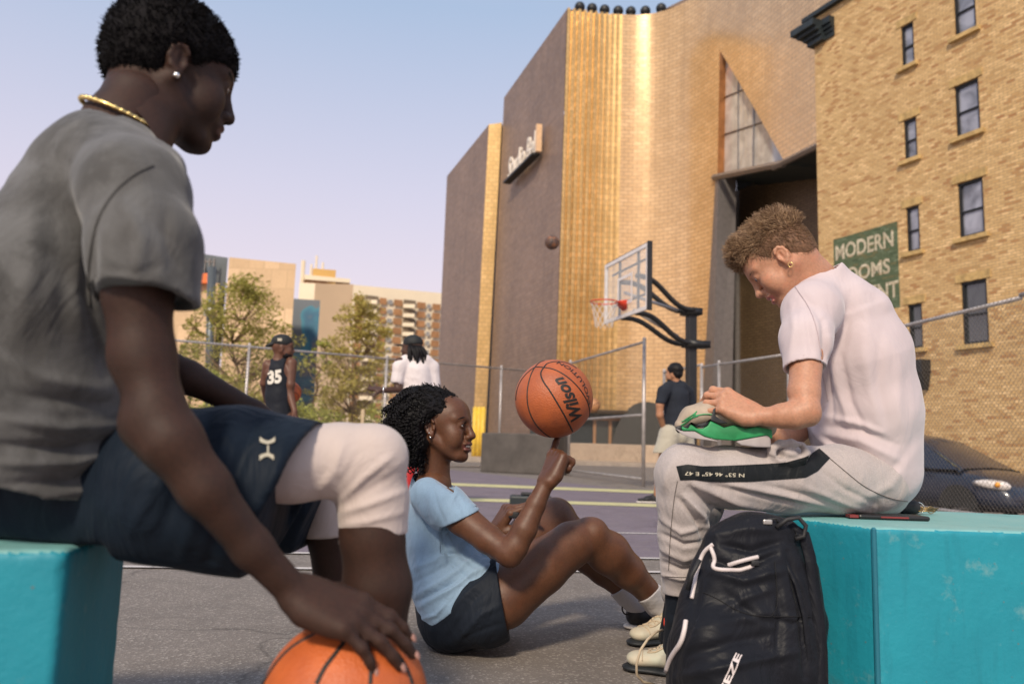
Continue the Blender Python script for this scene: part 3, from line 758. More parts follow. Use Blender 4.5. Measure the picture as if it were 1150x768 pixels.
# ground level doors in the facade
m_door = M('door_glass', (.05, .055, .05), .15); m_dframe = M('door_frame', (.33, .17, .08), .5)
p0 = HX(667, 56.6, 0); p1 = HX(702, 56.6, 0)
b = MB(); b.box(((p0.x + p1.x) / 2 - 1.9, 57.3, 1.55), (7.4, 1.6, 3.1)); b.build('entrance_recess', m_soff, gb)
f = MB()
for i in range(3): f.box((p0.x + (p1.x - p0.x) * i / 2, 56.42, 1.3), (.2, .16, 2.6))
f.box(((p0.x + p1.x) / 2, 56.42, 2.68), (p1.x - p0.x + .3, .18, .2)); f.build('door_frame', m_dframe, gb)
f = MB(); f.quad((p0.x, 56.47, 0), (p1.x, 56.47, 0), (p1.x, 56.47, 2.6), (p0.x, 56.47, 2.6)); f.build('door', m_door, gb)
f = MB(); f.box(((p0.x + p1.x) / 2 - 1.9, 56.0, 3.2), (8.0, 1.5, .16)); f.build('canopy', m_inner, gb)
# flat dark sheet painting the arched shadow on the facade right of the doors
b = MB(); a0 = HX(683, 55.9, -.1); a1 = HX(790, 54.2, -.1); arc = []
for i in range(25):
    t = i / 24; arc.append(a0.lerp(a1, t) + V(0, -.3, 4.0 * (1 - abs(2 * (t ** .75) - 1) ** 2.2)))
b.poly([a0 + V(0, -.3, 0)] + arc + [a1 + V(0, -.3, 0)]); b.build('arch_shadow', M('arch_shade', (.035, .034, .03), .6), gb)
# yellow bollards by the corner
m_bol = M('yellow_paint', (.75, .50, .05), .5)
for px in (532.5, 537, 541.5):
    p = HX(px, 40.0, 0); f = MB(); f.tube([p, p + V(0, 0, 2.4)], .13, 10); f.sphere(p + V(0, 0, 2.4), .13, 10, 6)
    tag(f.build('bollard', m_bol, None, True), 'tall yellow bollard at the foot of the narrow golden wall strip', 'bollard', 'yellow bollards by the golden strip')
# low planter wall + yellow bench in front of doors
f = MB(); p = HX(659, 52); f.rbox((p.x, 52, .65), (2.2, .8, .5), .05); tag(f.build('bench', m_bol), 'yellow bench in front of the glass doors of the golden building', 'bench')
f = MB(); f.rbox((13, 38, .42), (26, .5, .85), .04); tag(f.build('low_wall', m_side), 'long low beige wall across the plaza behind the fence panel', 'wall')
# ---- Studio Bell sign
On = (A_bot - K4b).normalized(); wn = Vector((On.y, -On.x, 0))
w0 = hitplane(573, 205, A_bot, wn); w1 = hitplane(606, 184, A_bot, wn)
sb = thing('wall_sign', w0, 'cream raised lettering reading Studio Bell high on the dark side wall', 'sign')
me = text_mesh('Studio Bell', 1, .012, .3, 'LEFT', extrude=.5)
mx_ = max(v.co.x for v in me.vertices); hy = max(v.co.y for v in me.vertices) - min(v.co.y for v in me.vertices); my = min(v.co.y for v in me.vertices)
e3 = Vector((w1.x - w0.x, w1.y - w0.y, 0)); L3 = e3.length; e3.normalize()
for v in me.vertices:
    c = v.co.copy(); v.co = Vector((w0.x, w0.y, w0.z)) + e3 * (c.x / mx_ * L3) + V(0, 0, (c.y - my) / hy * 2.1) + wn * (.15 + (c.z + .5) * .16)
link('lettering', me, M('sign_cream', (.80, .72, .62), .5), sb)
f = MB(); a = Vector((w0.x, w0.y, w0.z)); f.prism([a + V(0, 0, -.2), a + e3 * L3 + V(0, 0, -.2), a + e3 * L3 + wn * .7 + V(0, 0, -.2), a + wn * .7 + V(0, 0, -.2)], [a + V(0, 0, -.02), a + e3 * L3 + V(0, 0, -.02), a + e3 * L3 + wn * .7 + V(0, 0, -.02), a + wn * .7 + V(0, 0, -.02)]); f.build('rail', m_black, sb)
f = MB(); a = a + e3 * (L3 + .1); f.prism([a, a + e3 * .3, a + e3 * .3 + wn * .45, a + wn * .45], [a + V(0, 0, 2.3), a + e3 * .3 + V(0, 0, 2.3), a + e3 * .3 + wn * .45 + V(0, 0, 2.3), a + wn * .45 + V(0, 0, 2.3)]); f.build('end_box', M('sign_end', (.75, .5, .3), .5), sb)  # warm light on the end face is put into its orange colour

# ================================================================== left background
def panelM(name, c, w, h, mort=.8):
    m = brickM(name, c, [q * .96 for q in c], [q * .9 for q in c], [q * mort for q in c], w, h, .04, bmpS=.2); return m
m_cpanel = panelM('cream_panel', (.66, .47, .29), 1.2, 1.5); m_cream2 = M('cream_render', (.64, .46, .29), .9, var=.06, vs=.05)
m_greyb = M('grey_cladding', (.10, .115, .125), .4, .3, .15, .3)
def prismbox(name, px0, px1, ytop0, ytop1, d0, d1, depth, m, parent, z0=-.5, taper=0):
    a = HX(px0, d0); b_ = HX(px1, d1); za = P(px0, ytop0, d0).z; zb = P(px1, ytop1, d1).z; a.z = b_.z = 0
    f = MB(); ka = V(a.x, a.y, 0).normalized() * depth; kb = V(b_.x, b_.y, 0).normalized() * depth
    f.add([V(a.x, a.y, z0), V(b_.x, b_.y, z0), V(b_.x + kb.x, b_.y + kb.y, z0), V(a.x + ka.x, a.y + ka.y, z0), V(a.x, a.y, za), V(b_.x, b_.y, zb), V(b_.x + kb.x, b_.y + kb.y, zb), V(a.x + ka.x, a.y + ka.y, za)],
          [[0, 1, 5, 4], [1, 2, 6, 5], [2, 3, 7, 6], [3, 0, 4, 7], [4, 5, 6, 7], [0, 3, 2, 1]])
    return f.build(name, m, parent)
cb_ = thing('cream_building', HX(280, 60), 'large cream panelled building with a pale blank wall, at the far left', 'building')
prismbox('wall', 242, 319.5, 288.5, 296, 60, 60, 12, m_cpanel, cb_)
prismbox('side_block', 60, 240.5, 262, 289, 62, 62.2, 12, m_greyb, cb_)
prismbox('lower_wall', 60, 233, 300, 318, 60.5, 60.5, 1.0, m_cpanel, cb_)
f = MB(); p = P(229, 313, 60); f.box((p.x - .3, 60, p.z), (1.5, .5, .75)); f.build('orange_panel', M('orange', (.75, .16, .03), .5), cb_)
f = MB(); 
for x in (221, 226.5, 232, 237): p = P(x, 300, 60.8); f.box((p.x, 61.4, p.z), (.08, .2, 1.6))
p = P(229, 294, 61.4); f.box((p.x, 61.4, p.z), (1.4, .2, .1)); f.build('window_frame', m_metal, cb_)
mp_ = thing('street_pole', HX(234, 42), 'dark blue grey utility pole beside the cream panelled wall', 'pole')
f = MB(); p = HX(234, 42); t_ = P(238, 300, 42); f.tube([V(p.x, 42, 0), V(t_.x, 42, t_.z)], .22, 10); f.build('shaft', m_greyb, mp_, True)
q = P(234.5, 351, 41.6); f = MB(); f.rbox((q.x, 41.6, q.z), (.5, .3, .45), .08); f.build('box', m_galv, mp_)
mb_ = thing('mural_building', HX(332, 75), 'low grey building with a blue painted mural between the cream walls', 'building')
nt = NT('mural'); co = coord(nt); nv = noise(nt, co, .22, 2, .5, .8)
nt.lk(ramp(nt, nv, [(.46, (.13, .15, .17)), (.5, (.05, .22, .30)), (.62, (.04, .13, .22)), (.66, (.15, .16, .18))]), nt.b.inputs['Base Color'])
prismbox('wall', 312, 350, 334.5, 337, 75, 75, 10, nt.m, mb_)
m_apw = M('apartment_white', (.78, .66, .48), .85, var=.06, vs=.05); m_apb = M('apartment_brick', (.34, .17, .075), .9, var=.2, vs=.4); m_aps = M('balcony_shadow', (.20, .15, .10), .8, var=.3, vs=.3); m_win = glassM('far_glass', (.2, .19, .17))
ap = thing('apartment_block', HX(430, 240), 'distant long white and brown apartment block with rows of balconies', 'building')
D0, D1 = 236., 250.
def apx(px): t = (px - 385) / (495 - 385); return D0 + (D1 - D0) * t
prismbox('end_wall', 343, 387, 318, 319, 228, 236, 10, m_cream2, ap)
prismbox('wall', 387, 500, 319.5, 330, D0, apx(500), 14, m_apw, ap)
ztop = P(390, 320, D0).z
for (a, c) in [(390.6, 400.7), (419, 427), (435.5, 445.3), (462, 471.7), (479.5, 488.7)]:
    for r in range(15):
        f = MB(); z1 = ztop - 3.0 - r * 2.9; x0 = HX(a, apx(a)); x1 = HX(c, apx(c))
        f.quad(V(x0.x, x0.y - 1.2, z1 - 1.95), V(x1.x, x1.y - 1.2, z1 - 1.95), V(x1.x, x1.y - 1.2, z1), V(x0.x, x0.y - 1.2, z1)); f.build('brick_panel', m_apb, ap)
for (a, c) in [(402, 417.5), (446.5, 460.5)]:
    for r in range(15):
        z1 = ztop - 2.6 - r * 2.9; x0 = HX(a, apx(a)); x1 = HX(c, apx(c)); f = MB()
        f.box(((x0.x + x1.x) / 2, (x0.y + x1.y) / 2 - 1.9, z1 - 2.2), (x1.x - x0.x, 1.4, 1.15)); bal = f.build('balcony', m_apw, ap)
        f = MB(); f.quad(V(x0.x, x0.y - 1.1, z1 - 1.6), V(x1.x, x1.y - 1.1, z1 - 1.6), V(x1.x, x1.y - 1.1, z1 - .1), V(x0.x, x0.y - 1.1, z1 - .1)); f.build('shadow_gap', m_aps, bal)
for (a, c) in [(428.5, 434), (473.5, 477.8)]:
    for r in range(15):
        z1 = ztop - 3.3 - r * 2.9; x0 = HX(a, apx(a)); x1 = HX(c, apx(c)); f = MB()
        f.quad(V(x0.x, x0.y - 1.1, z1 - 1.4), V(x1.x, x1.y - 1.1, z1 - 1.4), V(x1.x, x1.y - 1.1, z1), V(x0.x, x0.y - 1.1, z1)); f.build('window', m_win, ap)
prismbox('rear_block', 325, 349, 317, 318, 250, 250, 10, m_apw, ap)
tb = thing('tower_block', HX(352, 262), 'far brown apartment tower with ochre rooftop tank and antennas', 'building')
prismbox('wall', 331, 382, 309, 314, 262, 266, 12, m_apb, tb, 20)
prismbox('cornice', 330, 383, 308, 313, 261, 265, 14, m_apw, tb, P(340, 313.5, 261).z)
prismbox('penthouse', 339, 366, 301, 303, 264, 264, 8, M('ochre', (.55, .33, .10), .8), tb, 40)
for r in range(2):
    for x in (334, 341.5): prismbox('window', x, x + 5, 318 + r * 8, 318.5 + r * 8, 261.6, 261.6, .3, m_apw, tb, P(x, 323 + r * 8, 261.6).z)
for x, y in ((340, 292), (355, 286.5), (362, 294), (349, 296)):
    f = MB(); p = P(x, y, 264); f.tube([V(p.x, 265, 50), V(p.x, 265, p.z)], .35 if x != 340 else .7, 6); f.build('antenna', m_apw, tb)

# ================================================================== trees and shrubs
def leafM(name, c1, c2):
    nt = NT(name); co = coord(nt); nv = noise(nt, co, 2.2, 3, .6)
    col = mixc(nt, ramp(nt, nv, [(.38, 0.), (.62, 1.)]), c1, c2)
    oi = noise(nt, co, 37, 1); col = mixc(nt, ramp(nt, oi, [(.4, 0.), (.7, .5)]), col, [min(1, q * 1.7) for q in c2])
    nt.lk(col, nt.b.inputs['Base Color']); nt.b.inputs['Roughness'].default_value = .55; nt.b.inputs['Specular IOR Level'].default_value = .3
    tr = nt.n.new('ShaderNodeBsdfTranslucent'); nt.lk(col, tr.inputs[0]); ms_ = nt.n.new('ShaderNodeMixShader'); ms_.inputs[0].default_value = .35
    out = nt.n['Material Output']; nt.lk(nt.b.outputs[0], ms_.inputs[1]); nt.lk(tr.outputs[0], ms_.inputs[2]); nt.lk(ms_.outputs[0], out.inputs[0]); return nt.m
m_leaf1 = leafM('leaf_olive', (.27, .25, .055), (.40, .36, .10)); m_leaf2 = leafM('leaf_ochre', (.33, .27, .06), (.46, .38, .11)); m_leaf3 = leafM('leaf_green', (.28, .30, .06), (.42, .42, .11))
m_bark = M('bark', (.22, .14, .08), .9, var=.3, vs=8, bmp=.6)
def leaves(b, c, rad, n, size, rnd):
    for _ in range(n):
        while True:
            q = Vector((rnd.uniform(-1, 1), rnd.uniform(-1, 1), rnd.uniform(-1, 1)))
            if q.length < 1: break
        p = c + Vector((q.x * rad[0], q.y * rad[1], q.z * rad[2])); s = size * rnd.uniform(.6, 1.3)
        a = Vector((rnd.gauss(0, 1), rnd.gauss(0, 1), rnd.gauss(0, .6))).normalized(); t = a.cross(Vector((rnd.gauss(0, 1), rnd.gauss(0, 1), rnd.gauss(0, 1)))).normalized()
        b.add([p - a * s, p + t * s * .45, p + a * s, p - t * s * .45], [[0, 1, 2, 3]])
def tree(px, D, ptop, halfw_px, pbot, label, mleaf, seed, nclump=60, nleaf=40, size=.06, lean=0):
    rnd = random.Random(seed); base = HX(px, D, -.1); k = D / FPX; top = P(px, ptop, D).z; bot = P(px, pbot, D).z; hw = halfw_px * k
    t = thing('tree', base, label, 'tree', 'young street trees behind the fence'); b = MB(); cr_ = MB()
    trunk = [base + V(rnd.uniform(-.05, .05) * i + lean * i / 10, 0, (top * .93) * i / 8) for i in range(9)]
    b.tube(trunk, [.075 * (1 - .85 * i / 8) + .01 for i in range(9)], 8)
    for i in range(nclump):
        f = rnd.uniform(0, 1); z = bot + (top - bot) * f; env = hw * (math.sin(math.pi * min(1, .12 + .85 * f ** .8)) ** .7) * rnd.uniform(.25, 1.05); a = rnd.uniform(0, 6.28)
        c = base + V(math.cos(a) * env + lean * f, math.sin(a) * env, z); zi = max(bot * .7, z - env * .8); j = min(7, int(zi / (top * .93) * 8)); s0 = trunk[j].lerp(trunk[j + 1], .5)
        mid = s0.lerp(c, .55) + V(0, 0, -.1); b.tube([s0, mid, c], [.022, .014, .005], 5, False)
        r = rnd.uniform(.14, .34) * hw / 1.4; leaves(cr_, c, (r * 1.2, r * 1.2, r * .85), nleaf, size, rnd)
    b.build('trunk', m_bark, t, True, merge=False); cr_.build('crown', mleaf, t, merge=False)
tree(262, 25, 309, 66, 432, 'young tree with loose olive crown in front of the cream panelled wall', m_leaf1, 3, 120, 62, .062)
tree(393, 27, 332, 46, 478, 'young slim ochre tree in front of the apartment block', m_leaf2, 8, 150, 62, .058, .2)
tree(205, 26, 340, 20, 430, 'small thin tree half hidden behind the seated man\'s sleeve', m_leaf1, 5, 26, 30, .06)
tree(355, 29, 378, 20, 440, 'small bushy tree between mural building and ochre tree', m_leaf3, 12, 26, 34, .06)
def shrub(px, D, ptop, hw_px, label, m, seed, n=36):
    rnd = random.Random(seed); base = HX(px, D, -.1); k = D / FPX; top = P(px, ptop, D).z; hw = hw_px * k
    t = thing('shrub', base, label, 'shrub', 'shrubs behind the fence'); b = MB(); s_ = MB()
    for i in range(n):
        a = rnd.uniform(0, 6.28); r = hw * math.sqrt(rnd.random()); f = rnd.uniform(.1, 1) * (1 - .5 * (r / hw) ** 2); c = base + V(math.cos(a) * r, math.sin(a) * r * .6, top * f)
        q = rnd.uniform(.18, .36); leaves(b, c, (q, q, q * .8), 95, .052, rnd); s_.tube([base + V(rnd.uniform(-.1, .1), 0, 0), c], [.015, .005], 4, False)
    b.build('crown', m, t, merge=False); s_.build('stem', m_bark, t, merge=False)
for i, (px, D, pt, hw, m) in enumerate([(200, 22, 408, 34, m_leaf3), (240, 21.5, 412, 36, m_leaf3), (282, 22, 425, 34, m_leaf1), (330, 23, 440, 26, m_leaf3), (425, 25, 452, 22, m_leaf3), (362, 24, 450, 26, m_leaf3), (165, 21, 402, 40, m_leaf3), (468, 26, 468, 22, m_leaf1)]):
    shrub(px, D, pt, hw, ['bright green shrub just right of the seated man\'s sleeve', 'full green shrub under the olive tree', 'olive shrub left of the player in the number 35 jersey', 'low green shrub right of the number 35 jersey', 'low green shrub beside the slim ochre tree trunk', 'rounded green shrub between the player with the 35 jersey and the ochre tree', 'big green shrub at the left end of the row', 'low olive shrub behind the man in the white shirt'][i], m, 40 + i, 40)
# pale wooden posts between shrubs
for i, px in enumerate((437, 448, 406)):
    f = MB(); p = HX(px, 24.5); f.box((p.x, p.y, .75), (.1, .1, 1.7)); tag(f.build('timber_post', M('pale_timber', (.55, .42, .27), .8)), 'pale timber stake standing among the shrubs behind the fence', 'post', 'timber stakes among the shrubs')

# ================================================================== basketball hoop
hp = thing('basketball_hoop', (3.06, 13.48, 0), 'outdoor basketball hoop with clear backboard, red rim and black post', 'basketball hoop')
m_blk = M('hoop_black', (.015, .015, .016), .45, var=.2); m_wh = M('board_white', (.72, .68, .66), .5); m_red = M('rim_red', (.62, .05, .02), .45)
pp = V(3.06, 13.48, 0); f = MB(); f.rbox((pp.x, pp.y, 1.53), (.15, .15, 3.06), .01, Matrix.Rotation(.27, 3, 'Z')); f.rbox((pp.x, pp.y, .02), (.4, .4, .04), .01); f.build('post', m_blk, hp)
bc = V(1.88, 13.15, 2.82 + .535); bd = V(-.27, .963, 0).normalized(); bnv = V(-.963, -.27, 0).normalized(); W2, H2 = .885, .535
def bp(u, v, o=0): return bc + bd * u + V(0, 0, v) + bnv * o
nt = NT('board_glass'); nt.b.inputs['Base Color'].default_value = (.85, .88, .88, 1); nt.b.inputs['Roughness'].default_value = .05; nt.b.inputs['Alpha'].default_value = .22
f = MB(); f.prism([bp(-W2, -H2, -.01), bp(W2, -H2, -.01), bp(W2, H2, -.01), bp(-W2, H2, -.01)], [bp(-W2, -H2, .01), bp(W2, -H2, .01), bp(W2, H2, .01), bp(-W2, H2, .01)]); bo = f.build('backboard', nt.m, hp)
def bar(f, a, c, w_, o0=-.02, o1=.018):
    d = (Vector((c[0] - a[0], c[1] - a[1])).normalized()); n = Vector((-d.y, d.x)) * w_ / 2; q = [(a[0] + n.x, a[1] + n.y), (c[0] + n.x, c[1] + n.y), (c[0] - n.x, c[1] - n.y), (a[0] - n.x, a[1] - n.y)]
    f.prism([bp(*t, o0) for t in q], [bp(*t, o1) for t in q])
f = MB(); e_ = .03
for a, c in (((-W2, -H2 + e_), (W2, -H2 + e_)), ((-W2, H2 - e_), (W2, H2 - e_)), ((-W2 + e_, -H2 + .061), (-W2 + e_, H2 - .061)), ((W2 - e_, -H2 + .061), (W2 - e_, H2 - .061))): bar(f, a, c, .06)
f.build('frame', m_wh, bo)
f = MB()
for a, c in (((-.3, -.3), (.3, -.3)), ((-.3, .15), (.3, .15)), ((-.275, -.275), (-.275, .125)), ((.275, -.275), (.275, .125))): bar(f, a, c, .05, .011, .014)
f.build('target_square', m_wh, bo)
f = MB(); bar(f, (-W2 - .02, -H2 - .02), (-W2 - .02, H2 + .02), .03, -.05, .03); bar(f, (-W2, H2 + .012), (W2, H2 + .012), .02, -.05, -.0); f.build('edge_trim', m_blk, bo)
f = MB()
for u in (-.38, .38): f.tube([bp(u, -.5, -.06), bp(u, .5, -.06)], .025, 6)
for v in (-.25, .32): f.tube([bp(-.7, v, -.06), bp(.7, v, -.06)], .02, 6)
f.build('back_frame', m_blk, hp)
rc = bp(0, 0, .38); rc.z = 3.05
f = MB(); f.tube([rc + V(math.cos(a) * .228, math.sin(a) * .228, 0) for a in [i * math.pi / 18 for i in range(37)]], .011, 6, False)
q = bp(0, 0, .12); f.prism([bp(-.09, -.42, .0), bp(.09, -.42, .0), bp(.09, -.42 + .12, .15), bp(-.09, -.42 + .12, .15)], [bp(-.09, -.25, .0), bp(.09, -.25, .0), bp(.09, -.28, .16), bp(-.09, -.28, .16)])
f.build('rim', m_red, hp, True)
f = MB(); nn = 12
for k in range(nn):
    for sg_ in (1, -1):
        P_ = []
        for j in range(6):
            a = 2 * math.pi * (k + sg_ * j * .5) / nn; r = .228 - .085 * (j / 5) ** .7; P_.append(rc + V(math.cos(a) * r, math.sin(a) * r, -.085 * j))
        f.tube(P_, .004, 3, False)
f.build('net', M('net_cord', (.62, .56, .52), .8), hp)
f = MB(); pt = V(pp.x, pp.y, 3.02)
def arm(f, a, c, sag, w_=.045):
    pts_ = []
    for i in range(13):
        t = i / 12; q = a.lerp(c, t); q.z += sag * math.sin(2 * math.pi * t) * .5; pts_.append(q)
    f.tube(pts_, w_, 6)
for o in (-.1, .1):
    side = bd * o
    arm(f, bp(0, .12, -.06) + side * 3, pt + side, .16); arm(f, bp(0, -.5, -.06) + side * 3, V(pt.x, pt.y, 2.45) + side, .14)
f.box((pt.x, pt.y, 3.0), (.3, .26, .12), Matrix.Rotation(.27, 3, 'Z')); f.box((pt.x + .08, pt.y, 2.44), (.42, .26, .12), Matrix.Rotation(.27, 3, 'Z'))
f.build('arm', m_blk, hp, True)
f = MB(); f.tube([bp(.3, -.05, -.1), V(pt.x - .25, pt.y - .1, 3.0)], .03, 6); f.tube([bp(-.1, -.42, -.1), V(pt.x - .25, pt.y - .12, 2.55)], .03, 6); f.build('strut', m_galv, hp, True)

# ================================================================== parked car
def build_car():
    fr = V(.40, -.917, 0).normalized(); rt = V(fr.y, -fr.x, 0)      # rt: its right side, towards the camera
    O = V(7.55, 13.55, -.47)                                          # ground point under right front wheel
    root = thing('parked_car', O, 'dark navy hatchback parked beyond the fence beside the brick building', 'car')
    def W(x, y, z): return O + fr * x + rt * -y + V(0, 0, z)          # x forward, y to the far side
    nt = NT('car_paint'); nt.b.inputs['Base Color'].default_value = (.012, .018, .036, 1); nt.b.inputs['Metallic'].default_value = .2; nt.b.inputs['Roughness'].default_value = .32; nt.b.inputs['Coat Weight'].default_value = .5
    m_t = M('tyre', (.02, .02, .02), .85); m_rim = M('alloy', (.25, .24, .24), .35, .8)
    WB = 2.55; wd = 1.72
    # side outline (x, lower z, upper z, half width scale at top)
    secs = [(-3.45, .35, .85, .80, .85), (-3.3, .25, 1.05, .85, .95), (-2.9, .22, 1.12, .86, .98), (-2.0, .2, 1.02, .86, 1), (-1.0, .2, .98, .86, 1), (-.45, .2, .97, .86, 1), (-.1, .2, .96, .86, 1), (.35, .22, .90, .85, .98), (.6, .24, .80, .80, .93), (.78, .28, .66, .70, .84), (.86, .32, .55, .6, .72)]
    vs = []; fs = []; prof = [(-1, .12), (-1.0, .45), (-.985, .68), (-.93, .88), (-.72, .975), (-.35, 1.0), (0, 1.01)]
    prof = prof + [(-a, b_) for a, b_ in prof[:-1]][::-1]; n = len(prof)
    prof = [(a, b_) for a, b_ in prof]
    for (x, zl, zu, hw, sc) in secs:
        for (u, v) in prof: vs.append(W(x, wd / 2 + u * wd / 2 * sc, zl + (zu - zl) * (v - .12) / .88 if v > .12 else zl))
    for i in range(len(secs) - 1):
        for k in range(n - 1): fs.append([i * n + k, i * n + k + 1, (i + 1) * n + k + 1, (i + 1) * n + k])
        fs.append([i * n + n - 1, i * n, (i + 1) * n, (i + 1) * n + n - 1])
    fs.append(list(range(n))); fs.append([(len(secs) - 1) * n + k for k in range(n)])
    me = mesh_from(vs, fs); bm = bmesh.new(); bm.from_mesh(me); bmesh.ops.recalc_face_normals(bm, faces=bm.faces); bm.to_mesh(me); bm.free()
    o = link('body', me, nt.m, root); md = o.modifiers.new('s', 'SUBSURF'); md.levels = md.render_levels = 2; smooth(o)
    # cabin: painted shell with glass set into it
    cab = [(-3.25, 1.0, .80), (-2.85, 1.40, .64), (-2.0, 1.53, .60), (-1.35, 1.52, .61), (-.9, 1.42, .64), (-.02, .95, .84)]
    f = MB(); rows = []
    for (x, z, h_) in cab: rows.append([W(x, .07, .93), W(x, wd / 2 - h_ * wd / 2 * 1.10, z - .07), W(x, wd / 2 - h_ * wd / 2 * .86, z), W(x, wd / 2, z + .025), W(x, wd / 2 + h_ * wd / 2 * .86, z), W(x, wd / 2 + h_ * wd / 2 * 1.10, z - .07), W(x, wd - .07, .93)])
    for i in range(5):
        for k in range(6): f.quad(rows[i][k], rows[i][k + 1], rows[i + 1][k + 1], rows[i + 1][k])
    f.poly(rows[0]); f.build('roof', nt.m, root, True)
    nt2 = NT('windscreen'); co = coord(nt2); nt2.lk(ramp(nt2, noise(nt2, co, 2.2, 3, .5, 1), [(.42, (.012, .014, .010)), (.58, (.17, .17, .075))]), nt2.b.inputs['Base Color']); nt2.b.inputs['Roughness'].default_value = .12  # olive patches in the base colour imitate a reflection on the glass
    def inset(q, m_, nm, k0=.08, off=.008):
        c = sum(q, Vector()) / len(q); n = (q[1] - q[0]).cross(q[2] - q[0]).normalized()
        if n.dot(c - W(-1.5, wd / 2, .6)) < 0: n = -n
        f = MB(); f.poly([p_.lerp(c, k0) + n * off for p_ in q]); f.build(nm, m_, root)
    inset([rows[4][1], rows[4][5], rows[5][5], rows[5][1]], nt2.m, 'windscreen', .09, .035); inset([rows[0][1], rows[0][5], rows[1][5], rows[1][1]], m_glass_d, 'rear_window', .1, .03)
    for a_, b_ in ((0, 1), (6, 5)):
        inset([rows[4][a_], rows[4][b_], rows[3][b_], rows[2][b_].lerp(rows[3][b_], .45), rows[2][a_].lerp(rows[3][a_], .45)], m_glass_d, 'side_window', .1); inset([rows[2][a_].lerp(rows[3][a_], .38), rows[2][b_].lerp(rows[3][b_], .38), rows[1][b_].lerp(rows[2][b_], .3), rows[1][a_].lerp(rows[2][a_], .3)], m_glass_d, 'side_window', .1)
    for (x, y, nm) in ((0, .1, 0), (-WB, .1, 0), (0, wd - .1, 1), (-WB, wd - .1, 1)):
        c = W(x, y, .31); ax = rt; f = MB(); ring = []
        rp_ = [(.31, -.10), (.32, -.06), (.32, .06), (.31, .10), (.2, .10), (.2, -.10)]
        vsw = []; 
        for i in range(28):
            a = i * 2 * math.pi / 28; rd = fr * math.cos(a) + V(0, 0, math.sin(a)); vsw += [c + rd * r + ax * o_ for r, o_ in rp_]
        f.add(vsw, [[i * 6 + k, i * 6 + (k + 1) % 6, ((i + 1) % 28) * 6 + (k + 1) % 6, ((i + 1) % 28) * 6 + k] for i in range(28) for k in range(6)])
        wh = f.build('wheel', m_t, root); f = MB(); s_ = 1 if y < 1 else -1
        for i in range(5):
            a = i * 2 * math.pi / 5; rd = fr * math.cos(a) + V(0, 0, math.sin(a)); td = fr * -math.sin(a) + V(0, 0, math.cos(a))
            f.prism([c + ax * s_ * .07 + td * .03, c + ax * s_ * .07 - td * .03, c + rd * .2 + ax * s_ * .085 - td * .02, c + rd * .2 + ax * s_ * .085 + td * .02], [c + ax * s_ * .1 + td * .03, c + ax * s_ * .1 - td * .03, c + rd * .2 + ax * s_ * .1 - td * .02, c + rd * .2 + ax * s_ * .1 + td * .02])
        f.build('rim', m_rim, wh)
        f = MB(); vsa = [];                                            # dark wheel arch
        f.add([c + (fr * math.cos(i * math.pi / 14) + V(0, 0, math.sin(i * math.pi / 14))) * .37 + ax * s_ * .104 for i in range(15)], [list(range(15))]); f.build('wheel_arch', m_t, root)
    m_hl = M('headlight_glass', (.78, .72, .68), .15, .2, .1, 8); m_or = M('indicator', (.85, .35, .03), .3)
    for y0, sgn in ((.02, 1), (wd - .02, -1)):
        f = MB(); pts_ = []
        for i in range(14):
            a = i * 2 * math.pi / 14; u = math.cos(a) * .24; v = math.sin(a) * .085 + .03 * math.cos(a) * -1
            pts_.append((u, v))
        def hl(u, v, o): return W(.62 - .30 * max(0, -u / .24) * 1 + .06 * (u / .24) + o * .5, y0 + sgn * (.14 + u * .75), .70 + v + o * .2) + fr * o + rt * (o * sgn)
        f.prism([hl(u, v, .02) for u, v in pts_], [hl(u * .85, v * .8, .06) for u, v in pts_]); h_ = f.build('headlight', m_hl, root, True)
        f = MB(); f.sphere(hl(-.04, .0, .075), .045, 10, 6); f.build('indicator', m_or, h_, True)
    f = MB(); f.rbox(W(.84, wd / 2, .42), (.06, .9, .12), .02, Matrix.Rotation(math.atan2(fr.y, fr.x), 3, 'Z')); f.build('grille', m_blk, root)
    f = MB(); f.rbox(W(-.75, -.1, 1.02), (.12, .2, .13), .04, Matrix.Rotation(math.atan2(fr.y, fr.x), 3, 'Z')); f.build('mirror', nt.m, root, True)
build_car()
# ================================================================== body building helpers
from mathutils.bvhtree import BVHTree
def pr(px, py, d, r): return (P(px, py, d), r * d / FPX)      # photo point, depth, radius in photo pixels
def chainp(F, lst, k=.012, op='+', flat=None): F.chain([pr(*q) for q in lst], k, op, flat)
def bounds(lst, pad=.1):
    ds = (min(q[2] for q in lst), max(q[2] for q in lst)); pts_ = [P(q[0], q[1], d) for q in lst for d in ds]; lo = [min(p[i] for p in pts_) - pad for i in range(3)]; hi = [max(p[i] for p in pts_) + pad for i in range(3)]
    return lo, hi
def frame(fwd, up):
    f = Vector(fwd).normalized(); u = Vector(up); u = (u - f * u.dot(f)).normalized(); l = u.cross(f)
    return Matrix((f, l, u)).transposed()          # columns: forward, left, up
def head_rot(yaw_dir, pitch_down, roll=0):
    f = Vector((math.cos(yaw_dir), math.sin(yaw_dir), 0)); l = Vector((-f.y, f.x, 0)); u = Vector((0, 0, 1))
    q = Quaternion(l, pitch_down); f = q @ f; u = q @ u
    if roll: q = Quaternion(f, roll); l = q @ l; u = q @ u
    return Matrix((f, l, u)).transposed()
